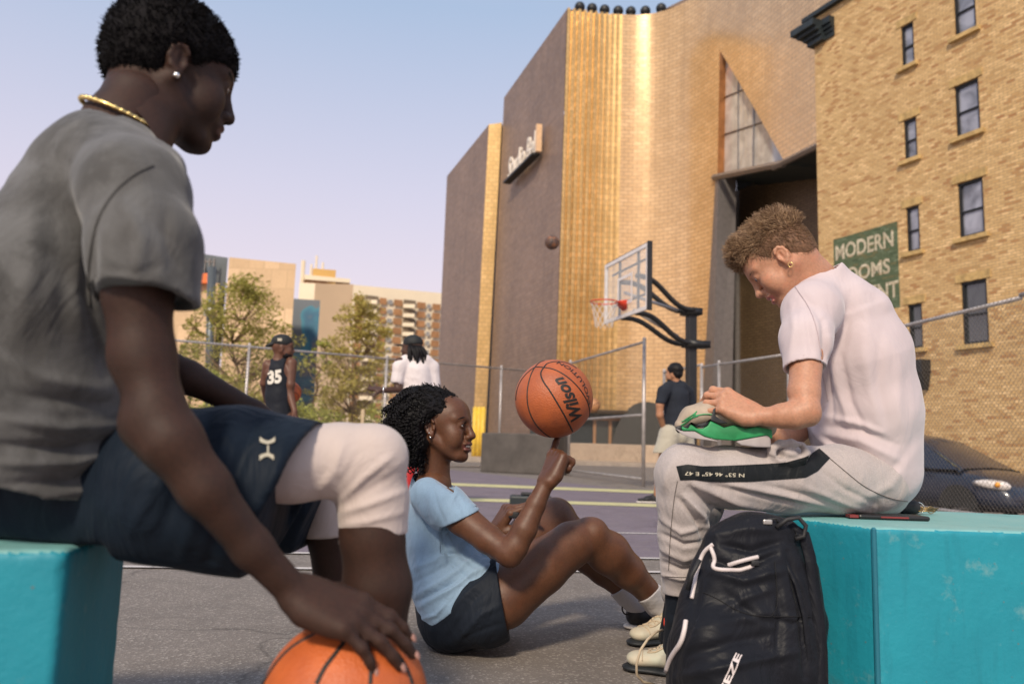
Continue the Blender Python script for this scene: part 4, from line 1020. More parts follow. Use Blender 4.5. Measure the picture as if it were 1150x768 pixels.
def head(F, c, R, s=1.0, nose=1.0, lips=1.0, smile=0., jaw=1.0, hi=True):
    """c: centre of the head; local x forward, y left, z up"""
    c = Vector(c)
    def W(x, y, z): return c + R @ Vector((x, y, z)) * s
    def E(x, y, z, r, k=.012, op='+'): F.ell(W(x, y, z), [q * s for q in r], k * s, op, R)
    E(-.012, 0, .038, (.094, .074, .082)); E(.030, 0, .005, (.060, .064, .080), .02); E(.044, 0, .045, (.050, .055, .048), .02); E(-.045, 0, .005, (.055, .060, .062), .02)
    E(.030, 0, -.055, (.050, .050 * jaw, .048), .02); E(.060, 0, -.082, (.030, .030 * jaw, .026), .02); E(.074, 0, -.096, (.019, .020, .016), .016)
    for y in (-1, 1):
        F.cone(W(-.012, .058 * y * jaw, -.035), W(.062, .022 * y, -.092), .018 * s, .014 * s, .018 * s)
        E(.058, .040 * y, -.022, (.028, .024, .026), .02)              # cheek
        E(.096, .034 * y, .009, (.014, .019, .011), .018, '-')        # socket
        if hi: E(.0765, .031 * y, .007, (.0140, .0165, .0130), .006); E(.0935, .0315 * y, .0062, (.0115, .0125, .0042), .002, '-')
        F.cone(W(.086, .012 * y, .027), W(.068, .047 * y, .027), .0070 * s, .0060 * s, .020 * s)   # brow
        E(.056, .036 * y, -.044, (.026, .024, .026), .02)
        # ear
        E(-.010, .073 * y, -.002, (.018, .009, .027), .008); E(-.005, .077 * y, -.026, (.009, .0055, .011), .006)
        E(-.005, .085 * y, .000, (.0105, .009, .0165), .006, '-')
        if hi:
            hx = [(-.006, -.024), (-.017, -.016), (-.0245, -.002), (-.023, .014), (-.014, .0235), (-.003, .023), (.004, .014)]
            for (a0, c0), (a1, c1) in zip(hx[:-1], hx[1:]): F.cone(W(a0, .080 * y, c0), W(a1, .0805 * y, c1), .0040 * s, .0040 * s, .005 * s)
            F.cone(W(-.012, .0775 * y, -.012), W(-.014, .0785 * y, .010), .0032 * s, .0028 * s, .005 * s); E(.0045, .077 * y, -.006, (.004, .004, .006), .004)
    F.cone(W(.088, 0, .022), W(.104, 0, -.020), .0085 * s, .0105 * s * nose, .012 * s); E(.108, 0, -.028, (.012, .0115 * nose, .0105), .008)
    for y in (-1, 1): E(.098, .0125 * nose * y, -.032, (.011, .0085, .0085), .007)
    if hi:
        for y in (-1, 1): E(.103, .008 * nose * y, -.041, (.006, .0042, .006), .003, '-')
    E(.088, 0, -.056, (.014, .026, .018), .014)
    wl = .024 + .006 * smile
    E(.0945, 0, -.0545 + .001 * smile, (.0095 * lips, wl, .0062 * lips), .004); E(.0925, 0, -.0685 - .003 * smile, (.0095 * lips, wl * .85, .0072 * lips), .004)
    if smile > 0: E(.100, 0, -.0615, (.010, wl * .78, .0038 + .0022 * smile), .003, '-')
    else: F.cone(W(.104, .02, -.0622), W(.104, -.02, -.0622), .0028 * s, .0028 * s, .003 * s, '-')
    return W
def lips_test(c, R, s, smile=0):
    Rn = np.array(R); cn = np.array(c)
    def fn(ctr):
        q = (ctr - cn) @ Rn / s; wl = .024 + .006 * smile
        a = ((q[:, 1] / (wl * 1.02)) ** 2 + ((q[:, 2] + .062) / (.0145 + .002 * smile)) ** 2 < 1) & (q[:, 0] > .085)
        return a
    return fn
def eyes(W, R, s, parent, m_eye, m_iris, look=(1, 0, 0), which=(-1, 1), r=.0128):
    for y in which:
        c = W(.0765, .031 * y, .007); b = MB(); b.sphere(c, r * s, 20, 14); o = b.build('eye', m_eye, parent, True)
        g = (R @ Vector(look)).normalized(); b = MB(); b.sphere(c + g * r * s * .62, r * s * .52, 14, 10); b.build('iris', m_iris, o, True)
def hand(F, wrist, fwd, back, side, s=1.0, curls=None, spread=None, thumb=None, k=.006, fat=1.0):
    """side=+1: thumb on the local +x side, where x = fwd x back. returns list of finger tips"""
    y = Vector(fwd).normalized(); z = Vector(back); z = (z - y * z.dot(y)).normalized(); x = y.cross(z)
    def W(a, b_, c_): return Vector(wrist) + (x * a * side + y * b_ + z * c_) * s
    curls = curls or [(20, 25, 15)] * 4; spread = spread or (6, 2, -3, -9)
    kx = (.030, .010, -.010, -.028); ky = (.088, .092, .087, .079); L = ((.043, .026, .020), (.047, .030, .021), (.044, .028, .020), (.035, .021, .018))
    rad = ((.0098, .0086, .0078, .0068),) * 3 + ((.0086, .0075, .0068, .006),)
    tips = []
    for i in range(4):
        F.cone(W(kx[i] * .55, .005, -.002), W(kx[i], ky[i], 0), .0155 * s * fat, .0112 * s * fat, .012 * s)
    F.cone(W(-.022, .025, -.008), W(-.024, .065, -.008), .016 * s * fat, .013 * s * fat, .014 * s)
    for i in range(4):
        p = W(kx[i], ky[i], 0); sp = R_(spread[i]); d = (y * math.cos(sp) + x * side * math.sin(sp)); ax = d.cross(z).normalized(); up = z.copy()
        F.ell(p + z * .002 * s, .0105 * s * fat, .006 * s)
        for j in range(3):
            q = Quaternion(ax, -R_(curls[i][j])); d = q @ d; p2 = p + d * L[i][j] * s
            F.cone(p, p2, rad[i][j] * s * fat, rad[i][j + 1] * s * fat, .0035 * s if j else .006 * s)
            if j < 2: F.ell(p2, rad[i][j + 1] * 1.08 * s * fat, .003 * s)
            p = p2
        nz = ax.cross(d).normalized(); tips.append((p, d, nz))
    th = thumb or ((.030, .030, -.012), (.056, .058, -.020), (.066, .086, -.024))
    t0 = W(.014, .012, -.006); pts_ = [t0] + [W(*q) for q in th]
    F.cone(pts_[0], pts_[1], .018 * s * fat, .0165 * s * fat, .012 * s); F.cone(pts_[1], pts_[2], .0155 * s * fat, .0115 * s * fat, .006 * s); F.cone(pts_[2], pts_[3], .0112 * s * fat, .0088 * s * fat, .004 * s)
    tips.append((pts_[3], (pts_[3] - pts_[2]).normalized(), z)); return tips
def nails(tips, parent, m, r=.0062):
    for p, d, n in tips:
        b = MB(); x = d.cross(n).normalized(); Rm = Matrix((d, x, n)).transposed(); b.sphere(p + n * r * .78 + d * .002, (r * 1.05, r * .8, r * .28), 10, 6, Rm); b.build('nail', m, parent, True)
def shoe(F, heel, toe, up, s=1.0, w=.043, part='upper', h=.062):
    """generic trainer along heel->toe (ground points)"""
    heel = Vector(heel); toe = Vector(toe); f = (toe - heel).normalized(); L = (toe - heel).length; u = Vector(up); l = u.cross(f).normalized()
    def W(a, b_, c_): return heel + f * a * L + l * b_ + u * c_
    if part == 'upper':
        F.cone(W(.16, 0, .045), W(.14, 0, h + .02), w * .80, w * .72, .01); F.cone(W(.16, 0, .045), W(.5, 0, .048), w * .82, w * .86, .02, flat=((u.x, u.y, u.z), .8))
        F.cone(W(.5, 0, .044), W(.84, 0, .036), w * .88, w * .80, .02, flat=((u.x, u.y, u.z), .62)); F.cone(W(.2, 0, h), W(.55, 0, .055), w * .6, w * .55, .02)
        F.cutbox(W(0, 0, 0) - Vector((.4, .4, .1)), W(1, 0, 0) + Vector((.4, .4, .03)), W(0, 0, .009), -u)
    else:
        F.cone(W(.13, 0, .009), W(.5, 0, .009), w * .98, w * .95, .01, flat=((u.x, u.y, u.z), .26)); F.cone(W(.5, 0, .009), W(.87, 0, .012), w * .98, w * .90, .01, flat=((u.x, u.y, u.z), .28))
        F.cutbox(W(0, 0, 0) - Vector((.4, .4, .2)), W(1, 0, 0) + Vector((.4, .4, .2)), W(0, 0, .001), -u)
def laces(o, heel, toe, m, n=5, r=.0024, tongue=None):
    bpy.context.view_layer.update(); me = o.data; t = BVHTree.FromPolygons([o.matrix_world @ v.co for v in me.vertices], [list(q.vertices) for q in me.polygons])
    heel = Vector(heel); toe = Vector(toe); f = (toe - heel).normalized(); L = (toe - heel).length; l = V(-f.y, f.x, 0); b = MB()
    def dn(a, s): h = t.ray_cast(heel + f * a * L + l * s + V(0, 0, .3), V(0, 0, -1)); return h[0] + h[1] * .0015 if h[0] is not None else None
    for i in range(n):
        a = .36 + .34 * i / (n - 1)
        for s0, s1, da in ((-.019, .019, .05), (.019, -.019, .05)):
            q = [dn(a + da * k / 6, s0 + (s1 - s0) * k / 6) for k in range(7)]; q = [x for x in q if x is not None]
            if len(q) > 2: b.tube(q, r, 5)
    if b.v: b.build('lace', m, o, True)
    b = MB()
    for s in (-.024, .024):
        q = [dn(.33 + .42 * k / 10, s * (1 - .25 * k / 10)) for k in range(11)]; q = [x for x in q if x is not None]; b.tube(q, .0028, 5)
    q = [dn(.80, s) for s in [-.036 + .072 * k / 10 for k in range(11)]]; q = [x for x in q if x is not None]
    if len(q) > 2: b.tube(q, .0016, 5)
    if b.v: b.build('trim', m, o, True)
class Surf:
    """ray-casts photo pixels on to built meshes so that prints and seams lie on the cloth"""
    def __init__(s, objs):
        bpy.context.view_layer.update()
        vs = []; fs = []
        for o in objs:
            b = len(vs); mw = o.matrix_world; vs += [mw @ v.co for v in o.data.vertices]; fs += [[i + b for i in p.vertices] for p in o.data.polygons]
        s.t = BVHTree.FromPolygons(vs, fs)
    def hit(s, px, py, off=.0015, origin=None):
        d = ray(px, py).normalized(); h = s.t.ray_cast(CAM, d)
        return (h[0] + h[1] * off * (1 if h[1].dot(d) < 0 else -1)) if h[0] is not None else None
    def decal(s, me2d, fn, name, m, parent, off=.0015):
        """me2d: flat mesh; fn maps its (x,y) to photo pixels"""
        bm = bmesh.new(); bm.from_mesh(me2d); bad = []
        for v in bm.verts:
            h = s.hit(*fn(v.co.x, v.co.y), off)
            if h is None: bad.append(v)
            else: v.co = h
        bmesh.ops.delete(bm, geom=bad, context='VERTS'); me = bpy.data.meshes.new(name); bm.to_mesh(me); bm.free()
        return link(name, me, m, parent)
    def line(s, pts_, r, name, m, parent, off=.001, n=6, step=3):
        for _ in range(2 if len(pts_) > 2 else 0):
            n_ = [pts_[0]]
            for a, c in zip(pts_[:-1], pts_[1:]): n_ += [(a[0] * .75 + c[0] * .25, a[1] * .75 + c[1] * .25), (a[0] * .25 + c[0] * .75, a[1] * .25 + c[1] * .75)]
            pts_ = n_ + [pts_[-1]]
        q = []
        for a, c in zip(pts_[:-1], pts_[1:]):
            k = max(1, int(math.hypot(c[0] - a[0], c[1] - a[1]) / step))
            for i in range(k): q.append((a[0] + (c[0] - a[0]) * i / k, a[1] + (c[1] - a[1]) * i / k))
        q.append(pts_[-1]); h = [s.hit(x, y, off) for x, y in q]; h = [t for t in h if t is not None]
        if len(h) < 2: return None
        b = MB(); b.tube(h, r, n); return b.build(name, m, parent, True)
def gridmesh(nx_, ny_):
    vs = [(i / nx_, j / ny_, 0) for j in range(ny_ + 1) for i in range(nx_ + 1)]
    return mesh_from(vs, [(j * (nx_ + 1) + i, j * (nx_ + 1) + i + 1, (j + 1) * (nx_ + 1) + i + 1, (j + 1) * (nx_ + 1) + i) for j in range(ny_) for i in range(nx_)])
def subdiv_text(body, offset=.0, shear=0., cuts=2, spacing=1.0):
    me = text_mesh(body, 1, offset, shear, 'CENTER', spacing); bm = bmesh.new(); bm.from_mesh(me)
    bmesh.ops.triangulate(bm, faces=bm.faces)
    for _ in range(cuts):
        ed = [e for e in bm.edges if e.calc_length() > .08]
        if ed: bmesh.ops.subdivide_edges(bm, edges=ed, cuts=1); bmesh.ops.triangulate(bm, faces=[f for f in bm.faces if len(f.verts) > 3])
    bm.to_mesh(me); bm.free(); return me
def skinM(name, c, rough=.5, c2=None, sub=.12, spec=.45):
    nt = NT(name); co = coord(nt); n1 = noise(nt, co, 9, 4, .6); n2 = noise(nt, co, 160, 3, .6)
    col = mixc(nt, ramp(nt, n1, [(.35, 0.), (.65, 1.)]), c, c2 or [q * 1.18 for q in c])
    col = mixc(nt, ramp(nt, n2, [(.42, .0), (.68, .40)]), col, [q * .62 for q in c])
    n3 = noise(nt, co, 34, 4, .7); col = mixc(nt, ramp(nt, n3, [(.52, 0.), (.70, .30)]), col, [min(1, c[0] * 1.5), c[1] * 1.15, c[2] * 1.1])
    nt.lk(col, nt.b.inputs['Base Color']); nt.lk(ramp(nt, n1, [(.3, rough * .85), (.7, rough * 1.15)]), nt.b.inputs['Roughness'])
    nt.b.inputs['Specular IOR Level'].default_value = spec
    if sub: nt.b.inputs['Subsurface Weight'].default_value = sub; nt.b.inputs['Subsurface Radius'].default_value = (.012, .004, .002); nt.b.inputs['Subsurface Scale'].default_value = .6
    nt.lk(bump(nt, noise(nt, co, 420, 2, .6), .30, .0012, bump(nt, n3, .18, .004)), nt.b.inputs['Normal']); return nt.m
def clothM(name, c, c2=None, weave=900., heather=0., fold=.35, fs=14., rough=.85, sheen=.25, mottle=0., mscale=5.):
    nt = NT(name); co = coord(nt)
    col = mixc(nt, ramp(nt, noise(nt, co, 5, 4, .6), [(.3, 0.), (.7, 1.)]), c, c2 or [q * 1.08 for q in c])
    if heather: col = mixc(nt, ramp(nt, noise(nt, coord(nt, 'Object', (weave * .5, weave * .5, weave * 2)), 1, 3, .7), [(.42, heather), (.62, 0.)]), col, [q * .45 for q in c])
    if mottle: col = mixc(nt, ramp(nt, noise(nt, co, mscale, 5, .65, .5), [(.42, 0.), (.62, mottle)]), col, [q * 2.0 for q in c])
    nt.lk(col, nt.b.inputs['Base Color']); nt.b.inputs['Roughness'].default_value = rough; nt.b.inputs['Specular IOR Level'].default_value = .2
    sheen = sheen if c[1] > .06 else .02
    if c[1] < .06: nt.b.inputs['Specular IOR Level'].default_value = .12
    if sheen: nt.b.inputs['Sheen Weight'].default_value = sheen; nt.b.inputs['Sheen Roughness'].default_value = .5
    pr_ = bump(nt, noise(nt, coord(nt, 'Object', (1, 1, .55)), fs, 3, .5, 1.6), fold, .03)
    pr_ = bump(nt, noise(nt, co, weave * .45, 2, .5), .35, .001, pr_)
    nt.lk(pr_, nt.b.inputs['Normal']); return nt.m
# ---------------------------------------------------------------- basketballs
def ballM(name, c, c2):
    nt = NT(name); co = coord(nt, 'Generated'); vo = nt.n.new('ShaderNodeTexVoronoi'); vo.inputs['Scale'].default_value = 62; nt.lk(co, vo.inputs[0])
    nt.lk(mixc(nt, ramp(nt, noise(nt, co, 3.5, 5, .65), [(.35, 0.), (.68, 1.)]), c, c2), nt.b.inputs['Base Color'])
    nt.b.inputs['Roughness'].default_value = .5; nt.b.inputs['Specular IOR Level'].default_value = .5
    nt.lk(bump(nt, vo.outputs['Distance'], .55, .0015), nt.b.inputs['Normal']); return nt.m
m_seam = M('ball_seam', (.02, .016, .014), .6)
def basketball(c, r, R, label, mat, group=None, texts=(), sr=.0034, hi=True, seams=None):
    root = thing('basketball', c, label, 'basketball', group)
    b = MB(); b.sphere(c, r, 64 if hi else 24, 48 if hi else 16); b.build('ball', mat, root, True)
    b = MB(); n = 72 if hi else 24; c = Vector(c)
    def loop(fn): b.tube([c + R @ fn(2 * math.pi * i / n) * (r - sr * .35) for i in range(n + 1)], sr, 6, False)
    if seams:
        for ln in seams:
            ds = [Vector(q) for q in ln]; out = []
            for i in range(len(ds) - 1):
                a0 = ds[i - 1] if i else ds[0] * 2 - ds[1]; a3 = ds[i + 2] if i + 2 < len(ds) else ds[-1] * 2 - ds[-2]
                out += [cr(a0, ds[i], ds[i + 1], a3, k / 8).normalized() for k in range(8)]
            out.append(ds[-1]); b.tube([c + q * (r - sr * .35) for q in out], sr, 6, False); b.build('seam', m_seam, root, True); b = MB()
    else:
        loop(lambda t: Vector((math.cos(t), 0, math.sin(t)))); loop(lambda t: Vector((0, math.cos(t), math.sin(t))))
    for sg in (() if seams else (1, -1)):
        def oval(t, sg=sg):
            a = R_(52) + R_(13) * math.cos(2 * t); return Vector((math.sin(a) * math.cos(t), sg * math.cos(a), math.sin(a) * math.sin(t)))
        loop(oval)
    if b.v: b.build('seam', m_seam, root, True)
    for body, ctr, udir, size, off, sh, wd in texts:
        me = subdiv_text(body, off, sh, 3); zc = Vector(ctr).normalized(); u = Vector(udir); u = (u - zc * u.dot(zc)).normalized(); v = zc.cross(u)
        for q in me.vertices:
            x, y = q.co.x * size * wd, q.co.y * size; a = math.hypot(x, y) / r
            dr = (u * x + v * y).normalized() if a > 1e-6 else u; q.co = c + (zc * math.cos(a) + dr * math.sin(a)) * (r + .0009)
        link('lettering', me, m_seam, root)
    return root
# ================================================================== seated woman with the spinning ball
m_skin_w = skinM('skin_deep_brown', (.098, .039, .019), .50, (.138, .058, .029)); m_lip_w = skinM('lip_brown', (.12, .036, .028), .42)
m_sole_skin = skinM('palm_skin', (.28, .12, .075), .5)
m_white_eye = M('eye_white', (.62, .58, .55), .25); m_iris = M('iris_dark', (.012, .008, .006), .15)
m_hair_b = M('hair_black', (.007, .006, .007), .55, var=.5, vs=30, bmp=.5, bs=120, bd=.004, spec=.25)
m_tee_blue = clothM('tee_light_blue', (.25, .38, .52), (.30, .43, .57), heather=.35, fold=.3, fs=16)
m_short_blk = clothM('shorts_black', (.012, .016, .024), fold=.4, fs=12, rough=.6)
m_sock = clothM('sock_grey', (.50, .48, .50), heather=.4, fold=0.1)
m_shoe_blk = M('shoe_black', (.014, .014, .016), .6, var=.3, vs=20, bmp=.3, bs=200); m_sole_w = M('shoe_sole_white', (.62, .57, .52), .6, var=.1, vs=20)
m_gold_j = M('jewellery', (.85, .62, .25), .25, 1.0); m_silver = M('silver', (.85, .82, .78), .2, 1.0)
wo = thing('person', P(520, 722, 2.55), 'woman in light blue tee and black shorts sitting on the court spinning a ball', 'person', rz=0)
# --- body
lo, hi = bounds([(440, 540, 2.2), (765, 735, 3.15), (640, 480, 2.4)], .06); lo[2] = -.01; hi[2] = P(600, 484, 2.4).z
F = Field(lo, hi, .0032)
chainp(F, [(486, 546, 2.63, 20), (487, 570, 2.65, 24), (495, 610, 2.65, 27), (503, 650, 2.63, 28), (512, 682, 2.62, 32)], .02, flat=((0, 1, 0), 1.35))
# arms
chainp(F, [(497, 566, 2.50, 18), (520, 583, 2.44, 17.5), (548, 605, 2.40, 15.5), (571, 621, 2.36, 13.5)], .012)
chainp(F, [(571, 621, 2.36, 13.5), (578, 614, 2.36, 14.2), (589, 594, 2.36, 13.4), (602, 566, 2.37, 10.6), (613, 543, 2.38, 8.8)], .010)
F.ell(P(574, 625, 2.36), .028, .015)
chainp(F, [(488, 566, 2.80, 18), (510, 610, 2.84, 16), (534, 636, 2.84, 14.5)], .012); chainp(F, [(534, 636, 2.84, 14.5), (545, 618, 2.80, 13), (553, 600, 2.76, 9)], .01)
chainp(F, [(487, 568, 2.65, 17), (497, 567, 2.50, 17)], .02); chainp(F, [(487, 568, 2.65, 17), (488, 567, 2.80, 17)], .02)
# legs
chainp(F, [(520, 682, 2.555, 33), (565, 671, 2.53, 32), (608, 636, 2.57, 29), (642, 611, 2.63, 24), (660, 603, 2.66, 21)], .014)
F.ell(P(665, 601, 2.655), .052, .02); F.ell(P(668, 596, 2.64), (.036, .04, .036), .02)
chainp(F, [(662, 606, 2.66, 21), (684, 621, 2.70, 23), (705, 641, 2.74, 18.5), (725, 661, 2.79, 13), (738, 675, 2.83, 11)], .014)
chainp(F, [(520, 680, 2.74, 36), (560, 642, 2.80, 32), (598, 602, 2.86, 26), (622, 583, 2.90, 23)], .014); F.ell(P(625, 580, 2.90), .062, .02)
chainp(F, [(625, 586, 2.90, 21), (652, 615, 2.92, 22), (678, 640, 2.94, 16), (700, 661, 2.96, 11.5), (711, 672, 2.97, 10)], .014)
# raised right hand: index straight up, others folded
wr = P(613.5, 542, 2.38)
cu = [(3, 4, 3), (80, 95, 60), (84, 98, 60), (86, 96, 60)]
fw = (P(626, 512, 2.41) - wr)
tips = hand(F, wr, fw, V(-.72, -.45, .30), -1, 1.08, cu, (12, 2, -4, -8), thumb=((.028, .034, -.020), (.030, .066, -.036), (.012, .090, -.040)), fat=1.12)
# far hand, relaxed pinch
wl = P(553, 600, 2.76); tl = hand(F, wl, P(572, 571, 2.74) - wl, V(-.5, -.3, .55), 1, 1.18, [(35, 45, 25), (45, 55, 30), (55, 60, 30), (60, 60, 30)], thumb=((.030, .034, -.018), (.040, .064, -.034), (.030, .090, -.040)))
idx_tip = tips[0][0]
meB = F.mesh('b')
# --- head at finer resolution, same mesh object
hR = head_rot(R_(-17), R_(-1)); hs = .985
hc = P(483, 485.5, 2.545) - hR @ Vector((-.008, -.078, -.018)) * hs
lo = [hc.x - .13, hc.y - .12, hc.z - .235]; hi = [hc.x + .14, hc.y + .12, hc.z + .15]; F = Field(lo, hi, .0019)
Ww = head(F, hc, hR, hs, nose=1.12, lips=1.15, smile=1.15, jaw=1.0)
F.cone(Ww(-.022, 0, -.03), P(487, 548, 2.64), .050, .052, .022); F.cone(P(487, 548, 2.64), P(487, 562, 2.65), .055, .085, .02, flat=((0, 1, 0), 1.2))
meH = F.mesh('h'); 
bm = bmesh.new(); bm.from_mesh(meB); bm.from_mesh(meH); bmesh.ops.delete(bm, geom=[v for v in bm.verts if not v.link_faces], context='VERTS'); me = bpy.data.meshes.new('body'); bm.to_mesh(me); bm.free(); me.polygons.foreach_set('use_smooth', [True] * len(me.polygons))
wb = link('body', me, [m_skin_w, m_lip_w], wo); face_mats(me, [lips_test(hc, hR, hs, 1.15)])
eyes(Ww, hR, hs, wb, m_white_eye, m_iris, (1, -.1, .12))
b = MB(); b.sphere(Ww(.089, 0, -.061), (.010, .021, .0055), 16, 10, hR); b.build('teeth', M('teeth', (.75, .70, .62), .3), wb, True)
for y in (-1, 1):
    b = MB(); b.tube([Ww(.0925 - .0008 * i * i * .4, (.012 + .0058 * i) * y, .0285 + .0022 * math.sin(i / 7 * math.pi) * 2 - .0002 * i * i * .3) for i in range(8)], [.0016, .0026, .003, .003, .0028, .0024, .0018, .0008], 6); b.build('eyebrow', m_hair_b, wb, True)
    b = MB(); b.tube([Ww(.0885 - .0007 * i * i, (.021 + .004 * i) * y, .0125 + .0012 * math.sin(i / 5 * math.pi)) for i in range(6)], .0011, 5)
    for i in range(9):
        t = i / 8; p = Ww(.0885 - .0175 * t * t, (.021 + .02 * t) * y, .0128); b.tube([p, p + hR @ V(.007, .002 * y, .002), p + hR @ V(.0105, .003 * y, .006)], [.0007, .0005, .0002], 4, False)
    b.build('eyelashes', m_hair_b, wb, True)
    b = MB(); b.sphere(Ww(-.004, .085 * y, -.034), .0042, 10, 8); b.sphere(Ww(-.008, .086 * y, -.020), .0026, 10, 8); b.build('earring', m_silver, wb, True)
nails(tips[:1], wb, m_sole_skin); nails(tl[:2] + tl[4:], wb, m_sole_skin)
# --- hair
F = Field([hc.x - .24, hc.y - .15, hc.z - .21], [hc.x + .11, hc.y + .15, hc.z + .18], .003)
F.ell(Ww(-.020, 0, .044), (.0895 * hs, .0765 * hs, .0835 * hs), .01, '+', hR)
F.cutbox(hc - V(.2, .2, .2), hc + V(.2, .2, .2), Ww(.044, 0, .062), hR @ V(.86, 0, -.34), .01)
for q in [(467, 478, 2.60, 31), (472, 463, 2.60, 29), (457, 488, 2.62, 23), (457, 498, 2.62, 20), (484, 452, 2.60, 16), (468, 490, 2.70, 34), (466, 498, 2.58, 14)]: F.ell(P(*q[:3]), q[3] * q[2] / FPX * 1.0, .02)
F.ell(Ww(.022, -.10, -.012), (.052, .06, .058), .012, '-', hR); F.ell(Ww(.022, .10, -.012), (.052, .06, .058), .012, '-', hR)
F.ell(Ww(.03, 0, -.05), (.085, .074, .085), .006, '-', hR)
F.wob(.002, 130, 3)
hair = link('hair', F.mesh('hair'), m_hair_b, wb)
rnd = random.Random(11); bvh = Surf([hair]); vsn = [v.co.copy() for v in hair.data.vertices]; nsn = [v.normal.copy() for v in hair.data.vertices]
b = MB()
for i in range(1900):
    j = rnd.randrange(len(vsn)); p = vsn[j]; n = nsn[j]; lc = hR.transposed() @ (p - hc)
    top = lc.x > .0
    if lc.z < -.100 or lc.x > .052 or (lc.x > -.030 and lc.z < .035 and abs(lc.y) > .05): continue
    dr = (n * rnd.uniform(.2, .8) + V(-.75, 0, -.1) * (1.2 if lc.z > .03 else .2) + V(-.1, 0, -.9) * (.3 if lc.z > .05 else 1.0) + V(rnd.gauss(0, .25), rnd.gauss(0, .25), rnd.gauss(0, .25))).normalized()
    ft = max(.22, min(1, (.05 - lc.x) / .09)); L = rnd.uniform(.022, .048) * ft; hr = rnd.uniform(.003, .0050) * (.35 + .65 * ft); a0 = rnd.uniform(0, 6.28); tn = L / .0085; st = int(9 * tn)
    u = dr.cross(V(.3, .5, .8)).normalized(); v = dr.cross(u); sag = V(0, 0, -1)
    pts_ = []
    for q in range(st):
        t = q / (st - 1); a = a0 + 2 * math.pi * tn * t; pts_.append(p - n * .004 + dr * L * t + sag * L * .5 * t * t + (u * math.cos(a) + v * math.sin(a)) * hr * min(1, .3 + t * 3))
    b.tube(pts_, [.0017] * (st - 1) + [.0006], 4, False)
b.build('curls', m_hair_b, hair, True, merge=False)
fv = [(p, n) for p, n in zip(vsn, nsn) if -.05 < (hR.transposed() @ (p - hc)).x < .07 and (hR.transposed() @ (p - hc)).z > -.01]
b = MB()
for i in range(1500):
    p, n = fv[rnd.randrange(len(fv))]; lc = hR.transposed() @ (p - hc); dr = (hR @ V(-1, lc.y * 3, .35 if lc.x > .02 else -.1) + n * .45 + V(rnd.gauss(0, .3), rnd.gauss(0, .3), rnd.gauss(0, .3))).normalized()
    L = rnd.uniform(.010, .024); hr = rnd.uniform(.0014, .0028); a0 = rnd.uniform(0, 6.28); tn = L / .006; st = int(7 * tn); u = dr.cross(V(.3, .5, .8)).normalized(); v = dr.cross(u)
    b.tube([p - n * .0015 + dr * L * (q / (st - 1)) + (u * math.cos(a0 + 6.28 * tn * q / (st - 1)) + v * math.sin(a0 + 6.28 * tn * q / (st - 1))) * hr for q in range(st)], [.0011] * (st - 1) + [.0003], 3, False)
for i in range(900):
    p, n = fv[rnd.randrange(len(fv))]; lc = hR.transposed() @ (p - hc)
    if lc.x < .025: continue
    p2 = p + hR @ V(rnd.uniform(.002, .010), 0, rnd.uniform(-.010, .0)); b.tube([p2 - n * .003, p, p - hR @ V(.012, 0, 0) + n * .002], [.0002, .0006, .0004], 3, False)
b.build('edge_curls', m_hair_b, hair, True, merge=False)
# --- tee
lo, hi = bounds([(445, 525, 2.3), (580, 715, 2.95)], .05); F = Field(lo, hi, .0034)
chainp(F, [(484, 554, 2.66, 24), (489, 575, 2.66, 33), (493, 605, 2.66, 38.5), (502, 645, 2.64, 41), (512, 682, 2.63, 40)], .02, flat=((0, 1, 0), 1.34))
chainp(F, [(480, 556, 2.52, 20), (500, 569, 2.48, 23), (521, 585, 2.44, 22.5)], .03); chainp(F, [(480, 556, 2.76, 20), (496, 575, 2.84, 23), (507, 600, 2.85, 22)], .03)
chainp(F, [(484, 540, 2.64, 21), (485, 552, 2.65, 24)], .02); chainp(F, [(500, 640, 2.60, 38), (514, 676, 2.555, 38), (540, 662, 2.54, 34)], .03); chainp(F, [(500, 650, 2.70, 38), (514, 676, 2.74, 38), (545, 650, 2.78, 32)], .03)
for a, c_, r in [] and [((500, 655, 2.46), (548, 628, 2.50), 5), ((490, 672, 2.46), (545, 640, 2.48), 5.5), ((476, 690, 2.48), (540, 652, 2.47), 6), ((470, 655, 2.47), (520, 620, 2.46), 4), ((505, 600, 2.43), (520, 640, 2.44), 4)]:
    F.cone(P(*a), P(*c_), r * .0028, r * .0028, .02)
F.wob(.0016, 34, 5)
# openings
e0 = P(505, 588, 2.44); e1 = P(537, 573, 2.44); ax = (P(540, 600, 2.40) - P(512, 574, 2.46)).normalized(); sn = (e1 - e0).cross(V(0, 1, .0)).normalized()
if sn.dot(ax) < 0: sn = -sn
F.cutbox(P(500, 605, 2.36) - V(.02, .10, .06), P(545, 575, 2.46) + V(.06, .04, .06), (e0 + e1) / 2, sn, .002)
F.cyl((e0 + e1) / 2 - sn * .012 + V(0, .012, 0), (e0 + e1) / 2 + sn * .06, .053)
h0 = P(474, 708, 2.55); hn = Vector((.64, 0, -.77)); F.cutbox(P(455, 725, 2.3) - V(.1, .1, .1), P(570, 620, 2.95) + V(0, .1, 0), P(508, 676, 2.55) + hn * .012, hn, .003)
F.cutbox(P(460, 555, 2.4) - V(.05, .1, 0), P(520, 500, 2.9) + V(0, 0, .05), P(487, 533, 2.64), V(.50, 0, .86), .004); F.cone(P(485, 525, 2.63), P(487, 560, 2.64), .062, .060, .003, '-', flat=((0, 1, 0), 1.1))
me = F.mesh('tee')
